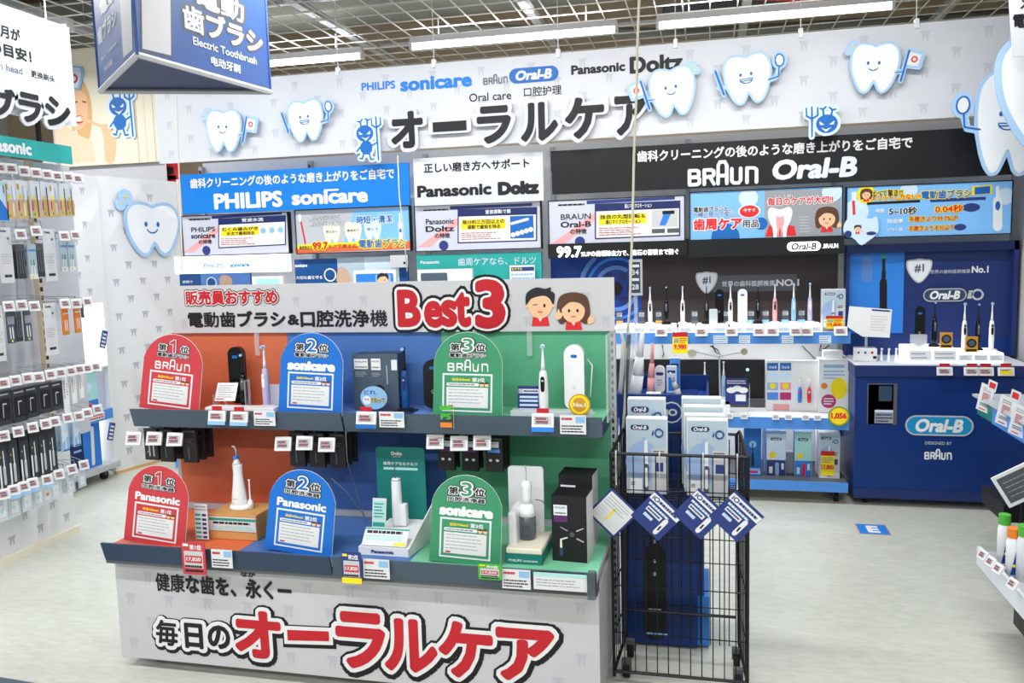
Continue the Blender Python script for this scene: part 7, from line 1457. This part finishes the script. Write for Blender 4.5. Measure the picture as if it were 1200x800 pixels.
row('second', 1.8, [(6, 266, 'strip', 1, .95), (25, 286, 'dark', 2, .9), (38, 286, 'clearbrush', 2, .93), (47, 285, 'dark', 1, .9), (58, 268, 'strip', 1, .95), (75, 282, 'clearbrush', 1, .85), (84, 282, 'clearbrush', 1, .85)],
    [(24, 273), (42, 269), (75, 275), (88, 274)])
row('third', 1.4, [(-4, 358, 'strip', 1, .95), (13, 365, 'greenbrush', 1, .82), (22, 365, 'dark', 2, .78), (33, 364, 'greenbrush', 1, .80), (59, 355, 'strip', 1, .95), (77, 358, 'orange', 1, .82), (91, 356, 'orange', 1, .82), (98, 356, 'dark', 1, .4)],
    [(10, 357), (25, 356), (40, 357), (76, 354), (89, 354), (102, 352)])
row('fourth', 1.0, [(2, 458, 'black', 2, (1.02, 1, 1.35)), (20, 455, 'black', 2, (1.02, 1, 1.35)), (34, 452, 'black', 2, (1.0, 1, 1.3)), (50, 449, 'black', 2, (.98, 1, 1.25)), (64, 447, 'black', 2, (.95, 1, 1.2)), (76, 440, 'whitebox', 2, .88), (86, 438, 'whitebox', 1, .7), (95, 436, 'whitebox', 1, .62)],
    [(4, 447), (18, 444), (32, 441), (45, 440), (59, 437), (71, 435), (83, 433), (93, 431), (102, 430), (112, 428)])
row('fifth', .75, [(2, 513, 'silver', 2, (1.15, 1, 1.4)), (14, 510, 'silver', 2, (1.15, 1, 1.4)), (27, 507, 'silver', 2, (1.12, 1, 1.38)), (39, 504, 'silver', 2, (1.08, 1, 1.3)), (50, 502, 'silver', 2, (1.08, 1, 1.3)), (60, 500, 'silver', 2, (1.05, 1, 1.25)), (76, 494, 'blueclear', 2, .84), (90, 490, 'blueclear', 2, .8)],
    [(4, 509), (21, 504), (38, 499), (53, 495), (64, 492), (79, 488), (92, 486), (102, 482), (114, 478)])
row('bottom', .47, [(2, 578, 'bag', 2, 1.05), (17, 573, 'bag', 2, 1.05), (32, 568, 'bag', 2, 1.0), (45, 564, 'bag', 1, 1.0), (56, 560, 'bag2', 1, 1.0), (66, 556, 'bag', 1, .95), (84, 553, 'bag', 2, .85), (97, 548, 'bag', 1, .8)],
    [(4, 577), (16, 572, 1), (28, 568, 1), (38, 564, 1), (55, 560, 1), (69, 554), (84, 548), (98, 543)])

# ================================================================== fixture beyond the left rack
XF = -4.35
sf = thing('side_fixture', 'white fixture beyond the left rack with lit niche, blue shelf edge and patterned upper panel', 'shelving', (XF-.2, 4.8, 0))
m = MB(); m.bx(XF-.4, XF, 4.2, 5.27, 1.32, 2.24, 'white'); m.build('upper_panel', sf); tooth_print(sideframe(XF), 4.3, 1.35, 5.26, 2.2, .2, .12, .05, .05, sf, 'patternprint')
m = MB(); m.bx(XF-.42, XF-.4, 4.2, 5.3, .08, 1.32, 'lightbox'); m.build('lit_back', sf)
m = MB(); m.bx(XF-.04, XF, 5.27, 5.31, 0.04, 2.24, 'white'); m.bx(XF-.4, XF-.04, 5.29, 5.31, .04, 2.24, 'white'); m.build('end_post', sf)
m = MB(); m.bx(XF-.4, XF+.02, 4.2, 5.3, .08, .12, 'silver'); m.build('base_deck', sf)
m = MB(); m.bx(XF-.4, XF, 4.2, 5.27, .50, .515, 'white'); s_ = m.build('shelf', sf); m = MB(); m.bx(XF, XF+.012, 4.2, 5.27, .455, .53, 'shelfblue'); m.build('price_rail', s_)
m = MB(); m.bx(XF-.4, XF, 4.2, 5.27, .84, .852, 'white'); m.build('shelf', sf)
for y in (4.4, 5.2): castor(sf, XF-.05, y, .08, .035)
area((XF-.2, 4.8, 1.31), .9, .1, 9, (0, 0, R(90))); area((XF-.2, 4.8, .49), .9, .1, 3, (0, 0, R(90)))
g = 'boxes on the fixture beyond the left rack'
def sbox(label, y0, y1, z0, z1, fm, sm, dc): carton('boxed_brush', label, y1-y0, .1, z1-z0, fm, sm, (XF-.09, (y0+y1)/2, z0), R(90), dc, g)
sbox('navy box with yellow stars on the middle shelf beyond the left rack', 4.62, 4.78, .516, .79, 'navymid', 'navy', lambda m, fr, a, b: (m.poly(fr, disc(0, b*.7, a*.12, 5), 'yellow', .001), m.poly(fr, disc(-a*.2, b*.4, a*.06, 5), 'yellow', .001), m.rect(fr, -a*.2, 0, a*.05, b*.3, 'brightred', .001)))
sbox('blue box with white star figure on the middle shelf beyond the left rack', 4.8, 4.99, .516, .83, 'logoblue', 'deepblue', lambda m, fr, a, b: (m.poly(fr, disc(0, b*.78, a*.16, 5), 'yellow', .001), m.poly(fr, rrect(-a*.2, b*.3, a*.2, b*.7, a*.15), 'bluewhite', .001)))
sbox('pale green child brush box on the middle shelf beyond the left rack', 5.01, 5.19, .516, .835, 'paleteal', 'glowblue', lambda m, fr, a, b: (m.rect(fr, -a*.5, 0, a*.5, b*.3, 'glowblue', .0006), m.poly(fr, disc(0, b*.6, a*.2, 12), 'bluewhite', .001), m.rect(fr, -a*.1, b*.02, a*.1, b*.25, 'brightred', .0012)))
sbox('large blue box with white brush picture on the base beyond the left rack', 4.86, 5.18, .121, .44, 'glowblue', 'navy', lambda m, fr, a, b: (m.rect(fr, -a*.5, 0, -a*.05, b, 'navy', .0006), m.rect(fr, -a*.4, b*.75, -a*.15, b*.83, 'white', .001), m.rect(fr, -a*.35, b*.45, -a*.12, b*.5, 'skyblue', .001), m.flat(fr, *strokes([[(a*.22, b*.08), (a*.24, b*.5), (a*.26, b*.9)]], a*.05, 6), 'white', .001)))
f = sideframe(XF+.014); 
for i, (a, b, lab) in enumerate((((104, 494), (124, 503), 'white price strip on the blue shelf edge beyond the left rack'),)):
    p = f.px(*a); q = f.px(*b); m = MB(); m.slab(f, p[0], .47, q[0], .52, .002, 'paper'); m.lines(f, p[0]+.01, .475, q[0]-.01, .515, 2, 'red', .0006); tag(m.build('price_strip'), lab, 'price tag')
for i, (px, py) in enumerate(((122, 395), (131, 503))):
    p = onX(px, py, XF+.03); f2 = Frame(p, (0, 1, 0), (.1, .35, 1)); f2 = Frame((p.x, p.y, p.z), (0, 1, -.35), (0, .35, 1)); m = MB(); m.slab(f2, -.03, -.08, .03, .05, .004, 'navymid'); m.rect(f2, -.03, .0, -.012, .05, 'glowblue', .0006); [m.rect(f2, -.02, -.07+.028*k, .02, -.055+.028*k, 'white', .0006) for k in range(4)]; tag(m.build('side_tag'), ('navy label at the fixture corner, upper one by the white tooth board', 'navy label at the fixture corner, lower one by the blue shelf edge')[i], 'label', 'navy corner labels')
t = thing('face_poster', 'white poster with cartoon blond hair in the lit niche beyond the left rack', 'poster', (XF-.3, 4.9, .86)); f = sideframe(XF-.3); m = MB(); m.slab(f, 4.75, .86, 5.22, 1.30, .006, 'paper'); m.build('board', t); c = f.px(88, 416); m = MB(); m.poly(f, arc(5.0, 1.12, .10, 0, 180, 12), 'yellow', .001); m.poly(f, disc(5.0, 1.09, .085, 14, .07), 'cream', .0006); [m.poly(f, disc(5.0+k*.03, 1.09, .008, 8), 'ink', .002) for k in (-1, 1)]; m.text(f, '替え', 4.95, 5.03, 1.25, .02, 'navymid', .02); m.build('print', t)

# ================================================================== white tooth board on the floor, poster and red panels beyond
P1 = Vector((-4.395, 5.35, 0)); dr = Vector((.225, .974, 0)).normalized()
fb2 = Frame(P1, dr); L_ = fb2.px(206, 209)[0]; T_ = fb2.px(107, 205)[1]
tbd = thing('floor_board', 'tall white patterned board standing on the floor with smiling tooth', 'board', P1+dr*L_/2)
m = MB(); m.slab(fb2, 0, .02, L_, T_, .03, 'white'); m.build('board', tbd); tooth_print(fb2, .05, .1, L_, T_, .24, .13, .06, .055, tbd, 'patternprint')
m = MB(); m.slab(Frame(fb2.at(0, 0, .003), fb2.u, fb2.v), -.02, .02, .0, T_, .036, 'wood'); m.slab(Frame(fb2.at(0, 0, .003), fb2.u, fb2.v), -.02, 0, L_, .022, .036, 'wood'); m.build('wood_edge', tbd)
ff = Frame(fb2.at(0, 0, .03), fb2.u, fb2.v); c = ff.px(180, 268); w_ = ff.px(208, 268)[0]-ff.px(148, 262)[0]
tooth_board('tooth_cutout', 'large smiling tooth cutout with yellow sparkle on the tall white board at the left', ff, c[0], c[1], w_*.98, kind='none', sparkle=1, hgt=.36/w_)
m = MB(); p = onY(172, 470, 5.3); f = Frame(fb2.at(*[0, 0], .01), fb2.u, fb2.v); a = f.px(168, 440); v, g_ = strokes([[(a[0]-.0, a[1]-.1), (a[0]+.06, a[1]+.03), (a[0]+.16, a[1]+.0), (a[0]+.1, a[1]-.14), (a[0], a[1]-.1)]], .012, 6); m.flat(f, v, g_, 'teal', 0, .004); tag(m.build('teal_sticker'), 'teal diamond outline sticker on the white board, half hidden by the red sign', 'sticker')
fr = wallframe(6.4); a = fr.px(60, 60); b = fr.px(189, 189)
t = thing('wall_poster', 'large pale poster of a blonde woman brushing her teeth', 'poster', fr.at((a[0]+b[0])/2, b[1])); m = MB(); m.slab(fr, a[0], b[1], b[0], a[1], .03, 'cream'); m.build('sheet', t)
Q = lambda *pts: [fr.px(*q) for q in pts]
m = MB(); m.poly(fr, smooth_loop(Q((86, 180), (84, 120), (88, 92), (98, 95), (106, 115), (108, 140), (104, 165), (96, 168), (88, 150)), 3), 'blonde', .001); m.build('hair', t)
m = MB(); m.poly(fr, smooth_loop(Q((84, 110), (92, 106), (101, 112), (103, 130), (100, 146), (92, 152), (84, 146)), 3), 'skin', .002); m.poly(fr, Q((64, 152), (78, 147), (92, 158), (108, 165), (112, 190), (66, 190))[::-1], 'facepale', .0015); m.poly(fr, smooth_loop(Q((119, 148), (128, 146), (136, 155), (134, 188), (124, 189), (122, 165)), 3), 'skin', .002); m.build('skin', t)
m = MB(); m.poly(fr, disc(*fr.px(93, 140), .05, 12, .036), 'brightred', .003); m.poly(fr, disc(*fr.px(93.5, 139.5), .042, 12, .024), 'white', .0036); v, g_ = strokes([[fr.px(96, 139), fr.px(130, 152)]], .014, 6); m.flat(fr, v, g_, 'skin', .0045); v, g_ = strokes([[fr.px(86, 121), fr.px(91, 119)], [fr.px(97, 119), fr.px(101, 120)]], .006, 5); m.flat(fr, v, g_, 'hairbrown', .003); m.build('face_features', t)
m = MB(); [m.prect(fr, x, 108, x+5, 190, c, .001) for x, c in ((158, 'beige'), (168, 'facepale'), (178, 'beige'), (184, 'sepia'))]; m.build('stripe_print', t)
ft6 = wallframe(6.385); c = ft6.px(142, 132); germ_board('blue germ cutout with fork on the poster of the woman', ft6, c[0], c[1], .46); 
t = thing('small_board', 'pale blue rounded cutout with red ring over the poster hair', 'cutout sign', ft6.at(*ft6.px(91, 105))); m = MB(); q = [ft6.px(*z) for z in ((84, 103), (93, 106), (98, 86), (96, 78), (84, 77))]; m.poly(ft6, q, 'skyblue', 0, .01); m.build('board', t); m = MB(); q = [ft6.px(*z) for z in ((84, 101), (91, 103), (95, 87), (94, 80), (84, 79))]; m.poly(ft6, q, 'bluewhite', .001); v, g_ = strokes([arc(*ft6.px(87, 92), .03, -90, 90, 8)], .009, 6); m.flat(ft6, v, g_, 'red', .002); m.build('print', t)
fr = wallframe(6.5); a = fr.px(50, 185); b = fr.px(214, 325)
t = thing('red_fascia', 'red and white fascia with broken black lettering behind the white tooth board', 'sign', fr.at((a[0]+b[0])/2, b[1])); m = MB(); m.slab(fr, a[0], b[1], b[0], a[1], .03, 'paper'); m.build('board', t)
m = MB(); m.prect(fr, 70, 193, 98, 203, 'brightred', .001); m.prect(fr, 190, 206, 213, 305, 'red', .001); m.prect(fr, 105, 196, 212, 210, 'red', .001); m.prect(fr, 88, 186, 102, 190, 'brightred', .001); m.prect(fr, 98, 190, 103, 201, 'ink', .002)
for x0, y0, x1, y1 in ((110, 188, 124, 191), (112, 199, 124, 201), (132, 191, 140, 198), (142, 192, 150, 199), (160, 194, 173, 201), (176, 197, 186, 203), (190, 196, 204, 204)): m.prect(fr, x0, y0, x1, y1, 'ink', .002)
m.build('print', t)
m = MB(); m.bx(a[0], b[0], 6.535, 6.56, 0, a[1], 'panelgrey'); tag(m.build('rear_partition'), 'grey partition carrying the red fascia and the poster', 'partition')
m = MB(); m.bx(fr.px(60, 60)[0], fr.px(189, 60)[0], 6.44, 6.46, 2.0, 3.35, 'panelgrey'); tag(m.build('poster_backing'), 'backing board behind the poster of the woman', 'board')

# ================================================================== HANGING PRISM SIGN
ZB = 2.5; A_ = Vector((-3.108, 3.868, ZB)); B_ = Vector((-2.416, 3.26, ZB)); C_ = Vector((-2.31, 4.208, ZB)); HH = .95
ps = thing('hanging_prism_sign', 'blue triangular hanging sign with white lettering over the aisle', 'hanging sign', (A_+B_+C_)/3)
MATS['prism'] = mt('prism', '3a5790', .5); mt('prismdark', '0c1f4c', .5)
up = Vector((0, 0, HH))
m = MB(); m.add([A_, B_, C_, A_+up, B_+up, C_+up], [(0, 1, 4, 3), (1, 2, 5, 4), (2, 0, 3, 5)], 'prism'); m.build('side_panels', ps)
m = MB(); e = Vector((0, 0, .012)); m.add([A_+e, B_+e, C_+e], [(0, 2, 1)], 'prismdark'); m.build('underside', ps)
m = MB()
for p, q in ((A_, B_), (B_, C_), (C_, A_)): m.tube([p, q], .014, 'boardgrey', 6)
for p in (A_, B_, C_): m.tube([p, p+up], .008, 'prism', 6)
m.build('edge_rails', ps)
f = Frame(B_, C_-B_); m = MB(); m.poly(f, [f.px(*q) for q in ((165, 60), (202, 68), (201, -40), (163, -40))], 'darkgrey', .001); m.poly(f, [f.px(*q) for q in ((166.5, 57), (200, 65), (199, -40), (165, -40))], 'boardgrey', .002); m.build('brush_picture', ps)
def ftext(m, f, s, xl, yl, xr, yr, h, mm, bold, d): stext(m, f, s, xl, yl, xr, yr, h, mm, bold, d)
for nm, mm, b_, d in (('dark_outline', 'darkgrey', .13, .001), ('white_lettering', 'boardlight', .05, .003)):
    m = MB(); ftext(m, f, '歯ブラシ', 215, 27, 306, 43, 27, mm, b_, d); m.build(nm, ps); m = MB(); ftext(m, f, '電動', 228, -1, 284, 6, 27, mm, b_, d)
    if b_ < .1: m.build(nm, ps); m = MB(); ftext(m, f, 'Electric Toothbrush', 226, 49, 300, 70, 8.5, mm, .02, d); m.build(nm, ps); m = MB(); ftext(m, f, '电动牙刷', 247, 71, 281, 81, 10, mm, .03, d)
    m.build(nm, ps)
f = Frame(A_, B_-A_); m = MB(); m.poly(f, [f.px(*q) for q in ((145, 68), (156, 58), (153, -30), (139, -30))], 'boardgrey', .002); ftext(m, f, '歯ブラシ', 116, 48, 136, 14, 22, 'boardlight', .05, .003); ftext(m, f, '電動', 118, 10, 136, -12, 22, 'boardlight', .05, .003); ftext(m, f, 'Electric Toothbrush', 119, 70, 137, 50, 5, 'boardgrey', .02, .003); ftext(m, f, '电动牙刷', 123, 82, 132, 72, 7, 'boardgrey', .02, .003); m.build('side_lettering', ps)
for p in (A_, B_, C_): m = MB(); m.tube([p+up, (p.x, p.y, 3.47)], .004, 'wire', 5); m.build('hanging_wire', ps)

# ================================================================== RIGHT EDGE: two shelves of another gondola
rg = thing('right_gondola', 'gondola entering at the right edge with glass topped shelf and low price rail', 'shelving', (1.5, 3.6, 0))
m = MB(); m.bx(1.09, 1.75, 2.3, 3.66, .30, .325, 'silver'); s_ = m.build('shelf', rg); m = MB(); m.bx(1.075, 1.09, 2.3, 3.66, .27, .345, 'tint'); m.build('price_rail', s_)
m = MB(); m.bx(1.2, 1.75, 2.3, 3.6, .05, .30, 'black'); m.build('base', rg); 
zg = .79; p0 = onZ(1152, 440, zg); p1 = onZ(1150, 450, zg)
m = MB(); m.bx(1.34, 1.8, 2.6, 4.72, zg, zg+.012, 'milky'); m.build('glass_top', rg); m = MB(); m.bx(1.36, 1.80, 2.6, 4.7, zg-.09, zg-.002, 'tealdark'); m.bx(1.355, 1.36, 3.95, 4.45, zg-.09, zg-.01, 'shelfblue'); m.build('upper_shelf', rg)
m = MB(); m.bx(1.74, 1.78, 2.3, 4.7, 0, zg, 'darkgrey'); m.build('back_panel', rg)
za = onY(1180, 604, 4.0).z; zb2 = onY(1180, 584, 4.0).z; xa = onY(1167, 590, 4.0).x; m = MB(); m.bx(xa, 1.75, 3.9, 4.2, za, zb2, 'black'); m.build('lower_tray', rg)
for x, y in ((1.24, 3.5), (1.7, 3.5), (1.24, 2.5)): castor(rg, x, y, .06, .05)
g = 'large price cards hanging at the right edge'
for i, (px, py, Y) in enumerate(((1155, 466, 4.55), (1178, 481, 4.25), (1194, 492, 4.05))):
    p = onY(px, py, Y); f = Frame(p, (.88, -.2, -.42), (.22, .1, 1)); t = thing('price_card', 'white price card with red digits below the glass shelf, %s of three' % ORD[i], 'price sign', (p.x, p.y, p.z-.08), 0, g); m = MB(); m.slab(f, -.032, -.07, .032, .065, .004, 'white'); m.build('card', t); m = MB(); m.rect(f, -.018, -.02, .02, .025, 'boardgrey', .0006); m.lines(f, -.016, -.018, .018, .022, 4, 'signred', .001, .5, i); m.lines(f, -.02, -.045, .02, -.028, 2, 'ink', .0006, .5); m.lines(f, -.02, .03, .02, .05, 2, 'midgrey', .0006, .5); m.rect(f, -.02, -.062, .01, -.057, 'brightred', .0006); m.build('print', t)
for i, (px, py, Y) in enumerate(((1163, 452, 4.5), (1190, 464, 4.15))): p = onX(px, py, 1.345); f = Frame(p, (.88, -.2, -.42), (.22, .1, 1)); m = MB(); m.slab(f, -.02, -.025, .02, .025, .003, 'tint'); m.rect(f, -.014, -.012, .014, .015, 'brightred', .0006); tag(m.build('red_label'), 'small red and white label by the teal shelf, %s one' % ('left', 'right')[i], 'label', 'red labels at the right edge')
p = onY(1200, 565, 3.7); f = Frame(p, (.8, -.2, .55), (-.5, .1, .85)); t = thing('tablet_sign', 'white framed grey tilted panel at the right edge', 'tablet', (p.x, p.y, .40)); m = MB(); m.slab(f, -.10, -.07, .10, .07, .008, 'white'); m.build('frame', t, bevel=.002); m = MB(); m.rect(f, -.085, -.055, .085, .055, 'darkgrey', .001); m.lines(f, -.07, -.04, .07, .04, 4, 'midgrey', .0016, .2); m.build('screen', t)
m = MB(); m.tube([f.at(0, 0, -.01), (p.x, p.y+.02, .40)], .008, 'black', 6); m.build('foot', t)
g = 'bottles on the low shelf at the right edge'
def bottle(label, px, Y, h, cap, body, deco=True, r=.024):
    x = onY(px, 620, Y).x; t = thing('bottle', label, 'bottle', (x, Y, .326), 0, g); m = MB(); m.lathe([(r, 0), (r, h*.7), (r*.8, h*.8), (r*.75, h*.82)], body, (x, Y, .326), 14); m.build('body', t, smooth=True); m = MB(); m.lathe([(r*.9, h*.81), (r*.92, h), (r*.85, h+.002)], cap, (x, Y, .326), 14); m.build('cap', t, smooth=False)
    m = MB(); f = Frame((x-.003, Y-r-.001, .326), (1, 0, 0)); m.poly(f, [(-.012, .01), (.012, .01), (.008, h*.6)], 'deepblue' if deco else 'paleteal', 0); m.poly(f, disc(0, h*.25, .006, 8), 'yellow', .001) if deco else m.rect(f, -.012, h*.6, .012, h*.68, 'magenta', .001); m.build('label', t)
bottle('white bottle with green cap and blue label, left on the low right shelf', 1177, 3.52, .20, 'green', 'toothwhite'); bottle('white bottle with orange cap and blue label on the low right shelf', 1188, 3.40, .185, 'orangeprint', 'toothwhite'); bottle('taller pale bottle with green cap cut by the right edge', 1203, 3.36, .21, 'green', 'tint', False, .03)
for i, (px, py) in enumerate(((1154, 651), (1163, 659), (1172, 667), (1189, 685))):
    p = onX(px, py, 1.06); HR.put((p.x, p.y, p.z+.022), R(-78), 'small price tag on the low right rail, %s of four from the left' % ORD[i], 'price tags on the low right rail', .85)

# ================================================================== floor marks
q = [onZ(px, py, .001) for px, py in ((1002, 626.5), (1043, 627), (1036, 614), (1001, 613.5))]
t = thing('floor_marker', 'blue square floor marker with white letter E', 'floor sticker', (.89, 4.86, 0)); f = Frame((.815, 4.775, .0008), (1, 0, 0), (0, 1, 0)); m = MB(); m.slab(f, -.008, -.008, .166, .176, .0006, 'wood'); m.build('border', t); m = MB(); m.rect(f, 0, 0, .158, .168, 'glowblue', .0006); m.text(f, 'E', .055, .105, .084, .10, 'white', .06, .0012); m.build('print', t)
p = onZ(0, 793.5, .001); q = onZ(45, 801, .001); m = MB(); m.add([(p.x-1, p.y+.0, .001), (p.x, p.y, .001), (q.x, q.y, .001), (q.x, q.y-.4, .001), (p.x-1, p.y-.6, .001), (p.x-1, p.y, .003), (p.x, p.y, .003), (q.x, q.y, .003), (q.x, q.y-.4, .003), (p.x-1, p.y-.6, .003)], [(5, 9, 8, 7, 6), (0, 1, 6, 5), (1, 2, 7, 6), (2, 3, 8, 7)], 'slate'); tag(m.build('floor_mat'), 'blue grey mat corner on the floor at the bottom left', 'mat')
# ------------------------------------------------------------------ tidy: drop unused originals
for pr in list(PB.values())+list(PC.values())+list(DP.values())+[PT, PTs, TG, HT, HTb, HR]+list(PK.values()):
    if not pr.used:
        for ch in list(pr.o.children): bpy.data.objects.remove(ch)
        bpy.data.objects.remove(pr.o)
